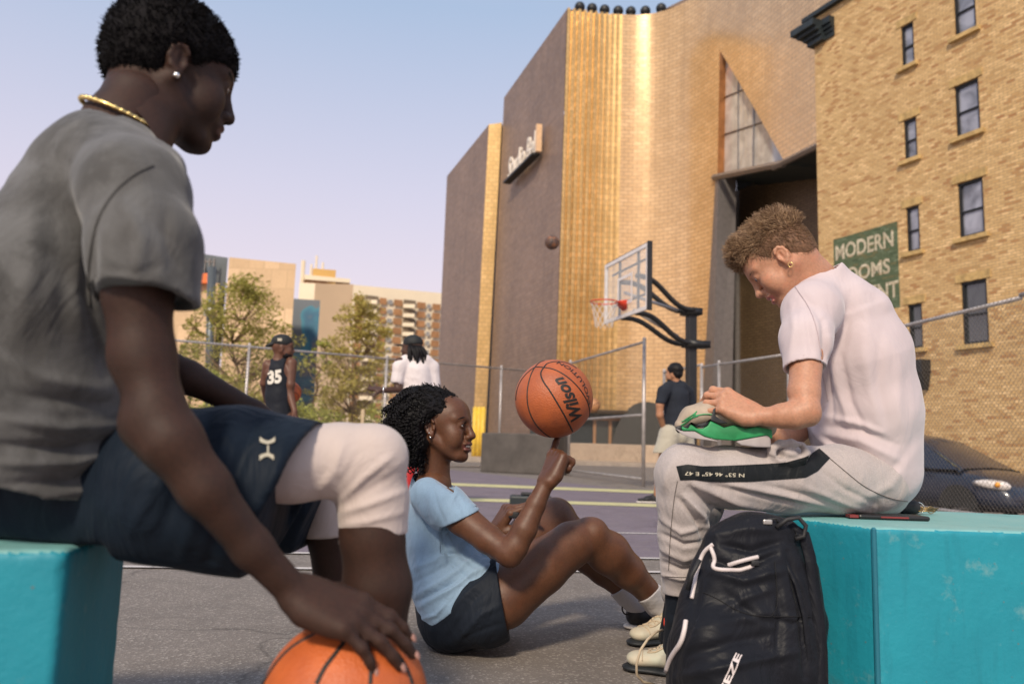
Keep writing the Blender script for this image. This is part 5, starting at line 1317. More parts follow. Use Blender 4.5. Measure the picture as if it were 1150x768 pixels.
folds(me, [([(470, 682), (505, 662), (548, 628)], 3.5, .010), ([(468, 668), (500, 650), (545, 618)], 3.5, .008), ([(468, 675), (510, 655), (545, 632)], 2.5, -.009), ([(464, 655), (500, 636), (535, 604)], 3.5, -.006),
 ([(462, 640), (490, 628), (528, 600)], 4, .006), ([(500, 592), (515, 630), (540, 648)], 4, .006), ([(497, 598), (505, 630), (530, 655)], 3, -.006), ([(476, 560), (480, 590), (490, 610)], 4, -.005), ([(462, 590), (470, 630), (480, 660)], 5, .005), ([(485, 545), (492, 570), (500, 588)], 2.2, -.004), ([(512, 556), (520, 570), (524, 580)], 3, -.003), ([(520, 650), (540, 640), (556, 632)], 3, .008), ([(474, 695), (490, 690), (500, 678)], 2.5, .006)])
tee = link('tee', me, m_tee_blue, wb)
# --- shorts
lo, hi = bounds([(462, 740, 2.3), (590, 610, 3.0)], .05); lo[2] = 0.003; F = Field([lo[0], lo[1], -.01], hi, .0036)
chainp(F, [(506, 672, 2.63, 38), (510, 690, 2.62, 40)], .02, flat=((0, 1, 0), 1.36))
chainp(F, [(512, 686, 2.56, 37), (545, 681, 2.53, 41.5), (580, 662, 2.53, 42)], .02); chainp(F, [(512, 684, 2.74, 37), (548, 662, 2.78, 38), (580, 640, 2.82, 35)], .02)
F.wob(.0022, 30, 8)
s0 = P(557, 641, 2.5); s1 = P(573, 723, 2.5); sn = V(.97, 0, .21); F.cutbox(lo, hi, P(566, 682, 2.5), sn, .003); F.cyl(P(552, 676, 2.525), P(600, 650, 2.54), .104)
F.cutbox(lo, hi, V(0, 0, .004), V(0, 0, -1), .004); F.cutbox(lo, hi, P(505, 672, 2.55) - hn * .05, -hn, .002)
me = F.mesh('shorts'); folds(me, [([(560, 650), (530, 675), (505, 715)], 4, -.004), ([(560, 680), (540, 690), (515, 718)], 4, .007), ([(562, 700), (545, 706), (520, 716)], 3, -.003), ([(548, 645), (520, 670), (495, 700)], 3.5, .007)]); sh_w = link('shorts', me, m_short_blk, wb)
# --- socks and trainers
for (ax_, ay, ad), (tx, ty, td) in (((735, 672, 2.82), (728, 664, 2.80)), ((708, 669, 2.965), (694, 656, 2.955))):
    pass
F = Field(*bounds([(670, 640, 2.7), (770, 715, 3.1)], .08), .0034)
chainp(F, [(725, 661, 2.79, 15.6), (738, 677, 2.83, 14.2), (747, 688, 2.86, 14)], .01); F.cutbox(P(700, 700, 2.6), P(760, 640, 2.95), P(729, 665, 2.80), V(-.62, 0, .78), .002)
F.wob(.0008, 160, 2, (1, .2, 1)); link('sock', F.mesh('sock'), m_sock, wb)
F = Field(*bounds([(670, 640, 2.8), (740, 715, 3.1)], .08), .0034)
chainp(F, [(692, 654, 2.95, 14.2), (704, 667, 2.965, 13.4), (714, 677, 2.97, 13)], .01); F.cutbox(P(670, 700, 2.8), P(730, 640, 3.1), P(697, 659, 2.95), V(-.62, 0, .78), .002)
link('sock', F.mesh('sock'), m_sock, wb)
for hl, tl_ in ((P(703, 700, 2.96), None), (P(740, 706, 2.84), None)):
    hg = V(hl.x, hl.y, .0); tg = hg + V(.25, .08, .0); 
    u = V(0, 0, 1)
    for part, m_, nm in (('upper', m_shoe_blk, 'trainer'), ('sole', m_sole_w, 'sole')):
        F = Field([hg.x - .1, hg.y - .12, -.01], [hg.x + .36, hg.y + .22, .18], .0034); shoe(F, hg, tg, u, part=part, w=.042, h=.088); o = link(nm, F.mesh(nm), m_, wb if part == 'upper' else tr_)
        if part == 'upper': tr_ = o
    b = MB(); c0 = hg + V(.016, .0, .075); b.tube([c0 + V(-.016 + .016 * math.cos(a), -.01, .022 * math.sin(a)) for a in [i * 2 * math.pi / 14 for i in range(15)]], .003, 6); b.build('heel_loop', m_shoe_blk, tr_, True)
# --- spinning ball
bc_ = P(622, 447.5, 2.44); br_ = .1195
zp = Vector((-.41, -.50, .76)).normalized(); dn = Vector((.28, -.80, -.50)); yx = (dn - zp * dn.dot(zp)).normalized(); xx = yx.cross(zp)
m_ball1 = ballM('ball_leather', (.46, .115, .035), (.33, .085, .032)); m_ball2 = ballM('ball_orange', (.56, .13, .03), (.44, .095, .024))
def onball(px, py):
    d = ray(px, py).normalized(); oc = CAM - bc_; bq = oc.dot(d); cq = oc.length_squared - br_ ** 2; t = -bq - math.sqrt(max(0, bq * bq - cq)); return (CAM + d * t - bc_).normalized()
pole = onball(602, 413); q1 = onball(624, 452); yx = (q1 - pole * q1.dot(pole)).normalized(); xx = yx.cross(pole); Rb = Matrix((xx, yx, pole)).transposed()
def ob(l): return [onball(560 + x / 6.4, 390 + y / 6.4) for x, y in l]
sl = [ob([(262, 143), (222, 230), (205, 330), (215, 440), (262, 545), (330, 618), (372, 645)]), ob([(325, 145), (303, 185), (318, 240), (372, 320), (430, 415), (487, 515), (532, 605)]),
      ob([(325, 145), (400, 160), (490, 210), (570, 285), (628, 370), (652, 440), (648, 500)]), ob([(262, 143), (205, 185), (152, 255), (128, 330), (124, 380)]), ob([(262, 143), (325, 145)]),
      ob([(262, 143), (292, 112), (330, 96)]), ob([(325, 145), (352, 116), (420, 103), (500, 116), (560, 150)])]
wc = onball(641.5, 450); wu = onball(629, 425) - onball(651, 476)
ec = onball(651, 425); eu = onball(640, 413) - onball(660, 440)
basketball(bc_, br_, Rb, 'worn orange brown basketball spinning on the woman\'s fingertip', m_ball1, 'basketballs', [('Wilson', wc, wu, .056, .034, .35, .92), ('EVOLUTION', ec, eu, .024, .016, 0, 1.3)], seams=sl, sr=.0028)
# --- small dark keys between her fingers, case on the court behind
b = MB(); kc = P(577, 578, 2.70)
b.rbox(kc, (.035, .012, .022), .004); b.tube([kc + V(.02 + .012 * math.cos(a), 0, -.012 + .012 * math.sin(a)) for a in [i * .52 for i in range(13)]], .0016, 5); b.tube([kc + V(.0, 0, -.01), kc + V(.01, -.01, -.04), kc + V(-.005, -.005, -.055)], .0016, 5)
tag(b.build('earphones', m_shoe_blk, None, True), 'small black earphones with cord held in the woman\'s far hand', 'earphones')
b = MB(); cb0 = G(571, 573.5); cx = cb0.x + .22; b.rbox((cx, cb0.y + .1, .075), (.42, .24, .15), .02); o = b.build('speaker_case', M('case_black', (.012, .018, .02), .5)); 
tag(o, 'black case lying on the purple court behind the woman\'s raised knees', 'case')
b = MB(); b.rbox((cx + .03, cb0.y + .1, .165), (.26, .14, .03), .012); b.build('lid', m_shoe_blk, o)
# ================================================================== man in the left foreground, with ball under his hand
m_skin_l = skinM('skin_dark_brown', (.034, .016, .011), .62, (.052, .024, .016), spec=.32); m_lip_l = skinM('lip_dark', (.07, .028, .022), .5)
nt_ = clothM('tee_washed_grey', (.062, .062, .062), (.095, .092, .090), heather=.1, fold=.3, fs=9, mottle=.9, mscale=11); m_tee_grey = nt_
m_short_nvy = clothM('shorts_navy', (.006, .011, .020), (.009, .016, .028), fold=.45, fs=9, rough=.6); m_legging = clothM('legging_pale', (.52, .44, .41), (.58, .49, .46), fold=.2, fs=14, rough=.75)
m_logo = M('print_cream', (.50, .46, .36), .6)
lm = thing('person', P(70, 590, 1.25), 'dark haired man in washed grey tee seated on the left block, hand on a ball', 'person')
lo, hi = bounds([(-60, 140, 1.0), (470, 900, 1.75), (330, 200, 1.0)], .08); lo[2] = -.005; hi[2] = P(130, 60, 1.2).z
F = Field(lo, hi, .0044)
chainp(F, [(150, 115, 1.24, 36), (134, 150, 1.22, 40), (115, 200, 1.2, 70)], .03)
chainp(F, [(112, 215, 1.22, 66), (75, 330, 1.22, 82), (45, 450, 1.25, 80), (40, 540, 1.31, 52)], .03, flat=((0, 1, 0), 1.3))
chainp(F, [(150, 225, 1.07, 38), (155, 330, 1.04, 36), (160, 400, 1.04, 34), (176, 462, 1.035, 30)], .015)
chainp(F, [(176, 462, 1.035, 30), (192, 495, 1.035, 33), (230, 548, 1.05, 27.5), (283, 615, 1.09, 21), (326, 660, 1.125, 18)], .015)
F.ell(P(163, 478, 1.035), .032, .02)
chainp(F, [(130, 235, 1.38, 40), (150, 330, 1.42, 34), (160, 402, 1.42, 26)], .015); chainp(F, [(160, 402, 1.42, 24), (212, 424, 1.43, 18), (285, 462, 1.45, 12), (310, 480, 1.46, 14)], .012)
chainp(F, [(40, 570, 1.32, 48), (200, 535, 1.27, 50), (330, 518, 1.29, 40), (415, 518, 1.32, 34)], .02)
chainp(F, [(415, 522, 1.32, 34), (418, 600, 1.33, 34), (424, 660, 1.34, 36), (424, 780, 1.36, 25), (420, 890, 1.38, 15)], .015)
chainp(F, [(60, 570, 1.5, 50), (230, 545, 1.55, 42), (368, 535, 1.6, 27)], .02); chainp(F, [(368, 540, 1.6, 26), (372, 600, 1.61, 25), (380, 660, 1.62, 25), (392, 760, 1.64, 17), (395, 850, 1.66, 11)], .015)
chainp(F, [(115, 225, 1.2, 36), (150, 228, 1.07, 36)], .02); chainp(F, [(115, 225, 1.2, 36), (130, 235, 1.38, 38)], .02); chainp(F, [(40, 562, 1.32, 50), (60, 570, 1.5, 50)], .03)
# hand over the ball
bl_c = P(387, 790, 1.205); bl_r = .1195
w_ = P(331, 664, 1.13); kn = P(398, 692, 1.135)
tp = hand(F, w_, kn - w_, V(-.05, -.50, .86), -1, 1.03, [(12, 18, 12), (11, 18, 12), (13, 18, 12), (18, 22, 14)], (5, 2, -3, -9), thumb=((.034, .030, -.016), (.062, .050, -.030), (.080, .074, -.044)), fat=1.05)
meB = F.mesh('b')
lR = head_rot(R_(37), R_(11)); ls = .99
lc_ = P(198, 77, 1.24) - lR @ Vector((-.008, -.078, -.018)) * ls
F = Field([lc_.x - .14, lc_.y - .13, lc_.z - .21], [lc_.x + .15, lc_.y + .13, lc_.z + .15], .0030)
Wl = head(F, lc_, lR, ls, nose=1.15, lips=1.35, smile=0, jaw=1.05)
F.cone(Wl(-.038, 0, -.03), P(132, 165, 1.21), .053, .058, .02); F.cone(Wl(-.005, 0, -.05), P(150, 172, 1.20), .042, .046, .03)
meH = F.mesh('h'); bm = bmesh.new(); bm.from_mesh(meB); bm.from_mesh(meH); bmesh.ops.delete(bm, geom=[v for v in bm.verts if not v.link_faces], context='VERTS'); me = bpy.data.meshes.new('body'); bm.to_mesh(me); bm.free(); me.polygons.foreach_set('use_smooth', [True] * len(me.polygons))
lb = link('body', me, [m_skin_l, m_lip_l], lm); face_mats(me, [lips_test(lc_, lR, ls)])
eyes(Wl, lR, ls, lb, m_white_eye, m_iris)
nails(tp[:4], lb, M('nail_pink', (.42, .22, .17), .4), .0072)
b = MB(); b.sphere(Wl(-.006, -.0875, -.034), .0058, 14, 10); b.build('earring', m_silver, lb, True)
for y in (-1, 1):
    b = MB(); b.tube([Wl(.0925 - .0008 * i * i * .4, (.012 + .0058 * i) * y, .030) for i in range(8)], .003, 6); b.build('eyebrow', m_hair_b, lb, True)
# hair: short, follows the skull
F = Field([lc_.x - .16, lc_.y - .14, lc_.z - .14], [lc_.x + .15, lc_.y + .14, lc_.z + .17], .0034)
F.ell(Wl(-.014, 0, .044), (.104, .086, .098), .01, '+', lR); F.ell(Wl(-.048, 0, .005), (.064, .069, .072), .02, '+', lR); F.ell(Wl(.04, 0, .055), (.052, .062, .048), .02, '+', lR)
F.ell(Wl(.062, 0, -.022), (.062, .11, .068), .008, '-', lR)
for y in (-1, 1): F.ell(Wl(-.004, .085 * y, -.012), (.026, .03, .040), .006, '-', lR)
F.cutbox(lc_ - V(.2, .2, .2), lc_ + V(.2, .2, .2), Wl(-.05, 0, -.050), lR @ V(-.2, 0, -.98), .008)
F.wob(.0006, 220, 4); hl_ = link('hair', F.mesh('hair'), M('hair_short_black', (.006, .005, .006), .8, spec=.15, var=.4, vs=60, bmp=.4, bs=300), lb)
rnd = random.Random(15); vsn = [v.co.copy() for v in hl_.data.vertices]; nsn = [v.normal.copy() for v in hl_.data.vertices]; b = MB()
for i in range(9000):
    j = rnd.randrange(len(vsn)); p = vsn[j]; n = nsn[j]; d = (n + V(rnd.gauss(0, .5), rnd.gauss(0, .5), rnd.gauss(0, .5))).normalized(); L = rnd.uniform(.004, .009); b.tube([p - n * .001, p + d * L * .6, p + d * L + V(rnd.gauss(0, .002), rnd.gauss(0, .002), 0)], [.0009, .0008, .0003], 3, False)
b.build('strands', MATS['hair_short_black'], hl_, True, merge=False)
# chain
b = MB(); pts_ = []
for i in range(40):
    a = 2 * math.pi * i / 39; pts_.append(P(138, 134, 1.215) + V(.061 * math.cos(a), .062 * math.sin(a), -.022 * math.cos(a)))
b.tube(pts_, .0034, 6, False)
for i in range(0, 39): b.sphere(pts_[i], .0046, 6, 4)
b.build('necklace', m_gold_j, lm, True)
# tee
lo, hi = bounds([(-90, 130, 1.0), (240, 590, 1.55)], .06); F = Field(lo, hi, .0042)
chainp(F, [(124, 172, 1.2, 46), (116, 216, 1.22, 76), (72, 330, 1.22, 102), (45, 450, 1.25, 110), (42, 545, 1.27, 108)], .03, flat=((0, 1, 0), 1.3))
chainp(F, [(120, 172, 1.15, 40), (150, 215, 1.07, 55), (162, 280, 1.035, 56), (166, 345, 1.03, 57)], .035); chainp(F, [(120, 180, 1.25, 40), (128, 235, 1.38, 52), (145, 330, 1.42, 50)], .035)
chainp(F, [(150, 170, 1.17, 26), (180, 190, 1.12, 26)], .03)
F.wob(.0022, 26, 12)
F.cutbox(P(90, 380, .95) - V(.02, .1, .05), P(250, 300, 1.2) + V(.02, 0, .06), P(165, 337, 1.03), V(-.04, -.25, -1), .003); F.cutbox([-.50, .85, P(165, 430, 1.03).z], [-.28, 1.34, P(165, 300, 1.03).z], P(165, 337, 1.03), V(-.04, -.10, -1), .003); F.cyl(P(163, 328, 1.035), P(163, 420, 1.03), .0585)
F.cutbox(lo, hi, P(80, 553, 1.2), V(-.28, 0, -.96), .004)
F.cutbox(P(60, 200, 1.0), P(200, 60, 1.4), P(133, 140, 1.19), V(.30, -.05, .95), .004); F.cone(P(138, 120, 1.21), P(132, 165, 1.21), .070, .066, .003, '-')
me = F.mesh('tee')
folds(me, [([(0, 470), (70, 480), (150, 478)], 7, .008), ([(0, 500), (70, 505), (150, 490)], 6, -.009), ([(0, 520), (80, 520), (155, 500)], 6, .009), ([(0, 545), (80, 540), (155, 515)], 6, -.007), ([(10, 440), (60, 450), (130, 455)], 7, -.006), ([(0, 400), (50, 425), (120, 440)], 8, .006),
 ([(104, 250), (98, 330), (120, 420)], 8, -.010), ([(60, 240), (75, 320), (70, 400)], 14, -.006), ([(40, 200), (35, 300), (20, 400)], 14, .006), ([(190, 220), (185, 260), (200, 310)], 9, -.006), ([(140, 230), (160, 270), (150, 320)], 9, .006), ([(120, 300), (150, 310), (180, 300)], 6, -.004), ([(30, 560), (90, 552), (150, 530)], 5, .006)])
tg_ = link('tee', me, m_tee_grey, lb)
sf = Surf([tg_]); sf.line([(172, 186), (150, 196), (126, 218), (108, 250), (99, 300), (101, 345)], .0016, 'seam', M('seam_grey', (.075, .073, .07), .9), tg_)
# shorts
lo, hi = bounds([(-130, 440, 1.05), (350, 690, 1.75)], .05); F = Field(lo, hi, .0044)
chainp(F, [(-40, 560, 1.32, 84), (20, 560, 1.32, 84), (110, 556, 1.29, 78), (190, 548, 1.25, 84), (262, 552, 1.27, 92), (330, 562, 1.28, 92)], .02); chainp(F, [(40, 560, 1.52, 74), (220, 560, 1.55, 70), (320, 560, 1.58, 70)], .02)
F.wob(.003, 24, 21)
F.cutbox(lo, hi, P(325, 555, 1.28), V(.93, 0, -.37), .003); F.cyl(P(314, 553, 1.285), P(380, 562, 1.29), .115); F.cutbox(lo, hi, P(250, 643, 1.28), V(-.15, 0, -.98), .02)
F.cutbox([lo[0], lo[1], lo[2]], [P(130, 560, 1.2).x, hi[1], hi[2]], V(0, 0, .478), V(0, 0, -1), .01)
me = F.mesh('shorts'); folds(me, [([(240, 455), (210, 530), (180, 600)], 9, -.010), ([(290, 465), (262, 540), (235, 630)], 8, -.009), ([(265, 460), (238, 530), (205, 620)], 9, .008), ([(325, 480), (305, 550), (280, 630)], 8, .007), ([(215, 455), (185, 530), (150, 590)], 8, .007)]); sh_l = link('shorts', me, m_short_nvy, lb)
# leggings
lo, hi = bounds([(280, 440, 1.15), (480, 640, 1.75)], .05); F = Field(lo, hi, .004)
chainp(F, [(270, 522, 1.28, 43.5), (330, 519, 1.29, 43.5), (385, 517, 1.31, 40.5), (412, 519, 1.32, 38.5)], .012); chainp(F, [(412, 519, 1.32, 38.5), (419, 560, 1.33, 37.5), (420, 640, 1.34, 38)], .016); F.ell(P(424, 512, 1.315), .048, .02)
F.cutpx([(360, 600, 1.15), (480, 700, 1.5)], .03, P(420, 605, 1.33), V(.19, 0, -.98), .002)
me = F.mesh('legging'); folds(me, [([(385, 560), (410, 535), (440, 512)], 4, .006), ([(390, 566), (418, 548), (448, 530)], 4, -.002), ([(386, 575), (415, 566), (452, 552)], 4, .005), ([(376, 552), (392, 528), (405, 505)], 4, -.002), ([(384, 590), (415, 585), (452, 575)], 4, .004), ([(360, 550), (375, 530), (385, 500)], 5, .004)])
link('legging', me, m_legging, lb)
F = Field(lo, hi, .004); chainp(F, [(250, 545, 1.55, 45), (368, 535, 1.6, 29)], .015); chainp(F, [(368, 540, 1.6, 28), (371, 640, 1.61, 27.5)], .015); F.cutbox(lo, hi, P(370, 602, 1.61), V(.08, 0, -1), .002)
link('legging', F.mesh('legging'), m_legging, lb)
Surf([sh_l]).decal(gridmesh(10, 4), lambda x, y: (292 + x * 17, 498.5 + math.sin(x * math.pi) * 3.5 - 4 + (y - .5) * (5.5 - 2 * math.sin(x * math.pi))), 'printed_mark', m_logo, sh_l, .003)
Surf([sh_l]).decal(gridmesh(10, 4), lambda x, y: (291.5 + x * 17, 517 - math.sin(x * math.pi) * 3.5 - 2 + (y - .5) * (5.5 - 2 * math.sin(x * math.pi))), 'printed_mark', m_logo, sh_l, .003)
Surf([sh_l]).decal(gridmesh(2, 4), lambda x, y: (300 + x * 2, 501 + y * 12), 'printed_mark', m_logo, sh_l, .0025)
# trainers (below the frame)
for px, d in ((420, 1.38), (395, 1.66)):
    a = HX(px, d, 0); a = V(a.x - .05, d - .01, 0); t_ = a + V(.27, .03, 0)
    F = Field([a.x - .1, a.y - .1, -.01], [a.x + .36, a.y + .14, .2], .005); shoe(F, a, t_, V(0, 0, 1)); tr_ = link('trainer', F.mesh('t'), m_shoe_blk, lb)
    F = Field([a.x - .1, a.y - .1, -.01], [a.x + .36, a.y + .14, .2], .005); shoe(F, a, t_, V(0, 0, 1), part='sole'); link('sole', F.mesh('t'), m_sole_w, tr_)
# his ball
def onball2(px, py):
    d = ray(px, py).normalized(); oc = CAM - bl_c; bq = oc.dot(d); cq = oc.length_squared - bl_r ** 2; t = -bq - math.sqrt(max(0, bq * bq - cq)); return (CAM + d * t - bl_c).normalized()
def ob2(l): return [onball2(280 + x / 5.19, 620 + y / 5.19) for x, y in l]
sl = [ob2([(420, 455), (350, 490), (250, 550), (160, 640), (95, 740), (70, 768)]), ob2([(555, 520), (500, 590), (440, 670), (390, 768)]), ob2([(685, 515), (700, 600), (708, 680), (705, 768)]), ob2([(850, 570), (910, 660), (950, 768)]), ob2([(420, 455), (555, 520)])]
basketball(bl_c, bl_r, Matrix.Identity(3), 'bright orange basketball held under the hand of the left foreground man', m_ball2, 'basketballs', seams=sl, sr=.0036)
# ================================================================== painted blocks
def blockM(name, c1, c2):
    nt = NT(name); co = coord(nt); n1 = noise(nt, co, 2.5, 6, .65); n2 = noise(nt, co, 14, 6, .7)
    col = mixc(nt, ramp(nt, n1, [(.35, 0.), (.65, 1.)]), c1, c2)
    col = mixc(nt, ramp(nt, n2, [(.60, 0.), (.72, .5)]), col, (.20, .36, .36)); col = mixc(nt, ramp(nt, noise(nt, co, 7, 7, .75), [(.28, .6), (.36, 0.)]), col, [q * .45 for q in c1])
    col = mixc(nt, ramp(nt, noise(nt, coord(nt, 'Object', (9, 9, 1.3)), 1, 5, .7), [(.52, 0.), (.68, .38)]), col, [q * .55 for q in c1])
    vo = nt.n.new('ShaderNodeTexVoronoi'); vo.inputs['Scale'].default_value = 26; nt.lk(co, vo.inputs[0]); col = mixc(nt, ramp(nt, vo.outputs[0], [(.045, .8), (.07, 0.)]), col, (.10, .16, .16))
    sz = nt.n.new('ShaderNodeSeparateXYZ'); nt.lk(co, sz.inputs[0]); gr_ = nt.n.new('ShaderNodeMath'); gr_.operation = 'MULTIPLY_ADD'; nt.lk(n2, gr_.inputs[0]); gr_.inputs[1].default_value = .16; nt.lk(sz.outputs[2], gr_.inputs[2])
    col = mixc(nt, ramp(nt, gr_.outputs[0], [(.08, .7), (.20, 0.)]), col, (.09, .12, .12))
    nt.lk(col, nt.b.inputs['Base Color']); nt.b.inputs['Roughness'].default_value = .55; nt.lk(bump(nt, noise(nt, co, 70, 4, .6), .35, .003, bump(nt, n1, .3, .02)), nt.b.inputs['Normal']); return nt.m
m_teal = blockM('teal_paint', (.008, .215, .29), (.012, .27, .35)); m_tealtop = blockM('teal_pale_top', (.16, .42, .42), (.24, .46, .44))  # second, paler teal goes on the top faces
def block(poly, top, label, seed=1):
    n = len(poly); xs_ = [p[0] for p in poly]; ys_ = [p[1] for p in poly]; c = Vector((sum(xs_) / n, sum(ys_) / n, 0)); rnd = random.Random(seed)
    F = Field([min(xs_) - .03, min(ys_) - .03, -.02], [max(xs_) + .03, max(ys_) + .03, top + .03], .006); F.F[:] = -.05
    F.cut(V(0, 0, top), V(0, 0, 1), .004); F.cut(V(0, 0, .001), V(0, 0, -1), .004)
    for i in range(n):
        a = V(*poly[i], 0); e_ = V(*poly[(i + 1) % n], 0) - a; nn_ = Vector((e_.y, -e_.x, 0)).normalized()
        if nn_.dot(a - c) < 0: nn_ = -nn_
        F.cut(a, nn_, .010)
    for i in range(n):
        a = V(*poly[i], top); e_ = V(*poly[(i + 1) % n], top)
        for _ in range(int((e_ - a).length * 14)): F.ell(a.lerp(e_, rnd.random()) + V(0, 0, rnd.uniform(-.004, .004)), (rnd.uniform(.006, .016), rnd.uniform(.006, .016), rnd.uniform(.003, .006)), .004, '-')
        for _ in range(5): F.ell(V(a.x, a.y, rnd.uniform(.05, top)), (rnd.uniform(.004, .008), rnd.uniform(.004, .008), rnd.uniform(.006, .018)), .004, '-')
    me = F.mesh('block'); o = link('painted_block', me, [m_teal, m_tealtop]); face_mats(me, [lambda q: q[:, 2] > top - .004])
    return tag(o, label, 'block', 'turquoise seat blocks')
ZB = .478
def gz(px, py): p = G(px, py, ZB); return (p.x, p.y)
la, lb_ = gz(76, 617), gz(122, 592)
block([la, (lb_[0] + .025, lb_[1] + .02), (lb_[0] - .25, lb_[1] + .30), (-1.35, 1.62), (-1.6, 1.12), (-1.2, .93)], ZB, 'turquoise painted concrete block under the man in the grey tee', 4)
ra, rb_, rc_ = gz(981, 592), gz(849, 575.5), gz(1150, 597)
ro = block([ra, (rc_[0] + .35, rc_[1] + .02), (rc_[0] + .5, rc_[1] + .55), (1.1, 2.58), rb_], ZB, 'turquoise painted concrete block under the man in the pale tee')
b = MB(); b.rbox((ra[0], ra[1], ZB - .235), (.012, .012, .47), .004, Matrix.Rotation(.6, 3, 'Z'), 1); ed = b.build('edge_strip', M('edge_teal', (.01, .14, .20), .6), ro)
# ================================================================== man on the right block holding a sneaker
m_skin_r = skinM('skin_fair', (.46, .225, .135), .5, (.54, .28, .175), sub=.15); m_lip_r = skinM('lip_pink', (.46, .16, .13), .45)
m_tee_pale = clothM('tee_pale_pink', (.53, .445, .46), (.585, .50, .515), fold=.22, fs=9); m_jog = clothM('joggers_grey', (.50, .44, .425), (.56, .50, .485), heather=.6, fold=.35, fs=10)
m_hair_r = M('hair_brown', (.16, .088, .045), .55, var=.35, vs=40, bmp=.4, bs=200, bd=.003, col2=(.27, .165, .09)); m_hair_r2 = M('hair_fair_tips', (.40, .26, .15), .5, var=.3, vs=30)
m_hair_s = M('hair_shaved', (.16, .08, .042), .7, var=.3, vs=90, bmp=.5, bs=350, bd=.002)
rm = thing('person', P(985, 577, 2.3), 'young man in pale tee and grey joggers seated on the right block looking down', 'person')
lo, hi = bounds([(790, 300, 1.9), (1050, 590, 2.7), (735, 500, 2.0), (730, 770, 2.3)], .06); lo[2] = -.005; F = Field(lo, hi, .0038)
chainp(F, [(929, 331, 2.28, 20), (938, 350, 2.29, 33), (952, 410, 2.3, 42), (966, 480, 2.3, 40), (978, 535, 2.3, 34)], .02, flat=((0, 1, 0), 1.25))
chainp(F, [(918, 352, 2.14, 20), (906, 395, 2.04, 18.5), (903, 440, 1.99, 17), (905, 461, 1.97, 15.5)], .012)
chainp(F, [(905, 461, 1.97, 15.5), (893, 466, 1.975, 15.5), (878, 467, 1.985, 13.5), (862, 468, 1.995, 10), (849, 467, 2.0, 8.6)], .010)
F.ell(P(909, 467, 1.97), .025, .012)
chainp(F, [(915, 350, 2.48, 24), (915, 410, 2.52, 18), (915, 470, 2.50, 15)], .012); chainp(F, [(915, 470, 2.50, 14), (895, 485, 2.38, 12), (876, 492, 2.26, 8.6)], .01)
chainp(F, [(975, 540, 2.24, 28), (880, 538, 2.13, 28), (775, 537, 2.09, 24), (766, 600, 2.12, 20), (764, 700, 2.2, 10)], .012)
chainp(F, [(975, 540, 2.42, 28), (880, 540, 2.50, 28), (785, 545, 2.54, 22), (768, 600, 2.55, 18), (758, 690, 2.58, 9)], .012)
chainp(F, [(937, 356, 2.28, 22), (918, 355, 2.14, 19.5)], .02); chainp(F, [(937, 356, 2.30, 22), (915, 354, 2.48, 20)], .02); chainp(F, [(975, 540, 2.24, 28), (975, 540, 2.42, 28)], .02)
wr_ = P(850, 467, 2.0); kn_ = P(820, 453, 2.02)
tp = hand(F, wr_, kn_ - wr_, V(-.25, -.72, .64), 1, 1.02, [(28, 48, 30), (32, 50, 30), (34, 50, 30), (36, 45, 25)], (6, 3, -2, -12), thumb=((.034, .036, -.020), (.050, .066, -.044), (.052, .088, -.062)))
tp2 = hand(F, P(878, 491, 2.27), V(-1, .05, .05), V(.1, -.3, -.9), -1, .98, [(25, 40, 25)] * 4)
meB = F.mesh('b')
rR = head_rot(R_(180 - 22), R_(42)); rs_ = .98
rc0 = P(883, 291, 2.165) - rR @ Vector((-.008, .078, -.018)) * rs_
F = Field([rc0.x - .2, rc0.y - .15, rc0.z - .2], [rc0.x + .22, rc0.y + .18, rc0.z + .15], .0021)
Wr = head(F, rc0, rR, rs_, nose=.9, lips=.85, smile=1.0, jaw=.98)
F.cone(Wr(-.040, 0, -.02), P(934, 330, 2.27), .052, .056, .03); F.cone(P(934, 330, 2.27), P(945, 350, 2.29), .056, .08, .02); F.cone(Wr(-.02, 0, -.05), P(925, 335, 2.24), .045, .05, .03)
meH = F.mesh('h'); bm = bmesh.new(); bm.from_mesh(meB); bm.from_mesh(meH); bmesh.ops.delete(bm, geom=[v for v in bm.verts if not v.link_faces], context='VERTS'); me = bpy.data.meshes.new('body'); bm.to_mesh(me); bm.free(); me.polygons.foreach_set('use_smooth', [True] * len(me.polygons))
rb0 = link('body', me, [m_skin_r, m_lip_r], rm); face_mats(me, [lips_test(rc0, rR, rs_, 1.0)])
b = MB(); b.sphere(Wr(.088, 0, -.061), (.009, .021, .0055), 14, 8, rR); b.build('teeth', MATS['teeth'], rb0, True)
eyes(Wr, rR, rs_, rb0, m_white_eye, M('iris_blue', (.08, .10, .12), .2), (1, 0, -.35)); nails(tp[:4], rb0, M('nail_fair', (.62, .36, .28), .35), .006)
for y in (-1, 1):
    b = MB(); b.tube([Wr(.0925 - .0008 * i * i * .4, (.012 + .0058 * i) * y, .028) for i in range(8)], [.0012, .002, .0024, .0026, .0024, .002, .0014, .0008], 6); b.build('eyebrow', m_hair_r, rb0, True)
    b = MB(); b.tube([Wr(.0885 - .0007 * i * i, (.021 + .004 * i) * y, .0105) for i in range(6)], .0009, 5); b.build('eyelashes', m_hair_r, rb0, True)
b = MB(); ec_ = Wr(-.004, .0875, -.040); b.tube([ec_ + rR @ V(.0065 * math.cos(a), .001, .0065 * math.sin(a)) for a in [i * .45 for i in range(15)]], .0011, 6, False); b.build('earring', m_gold_j, rb0, True)
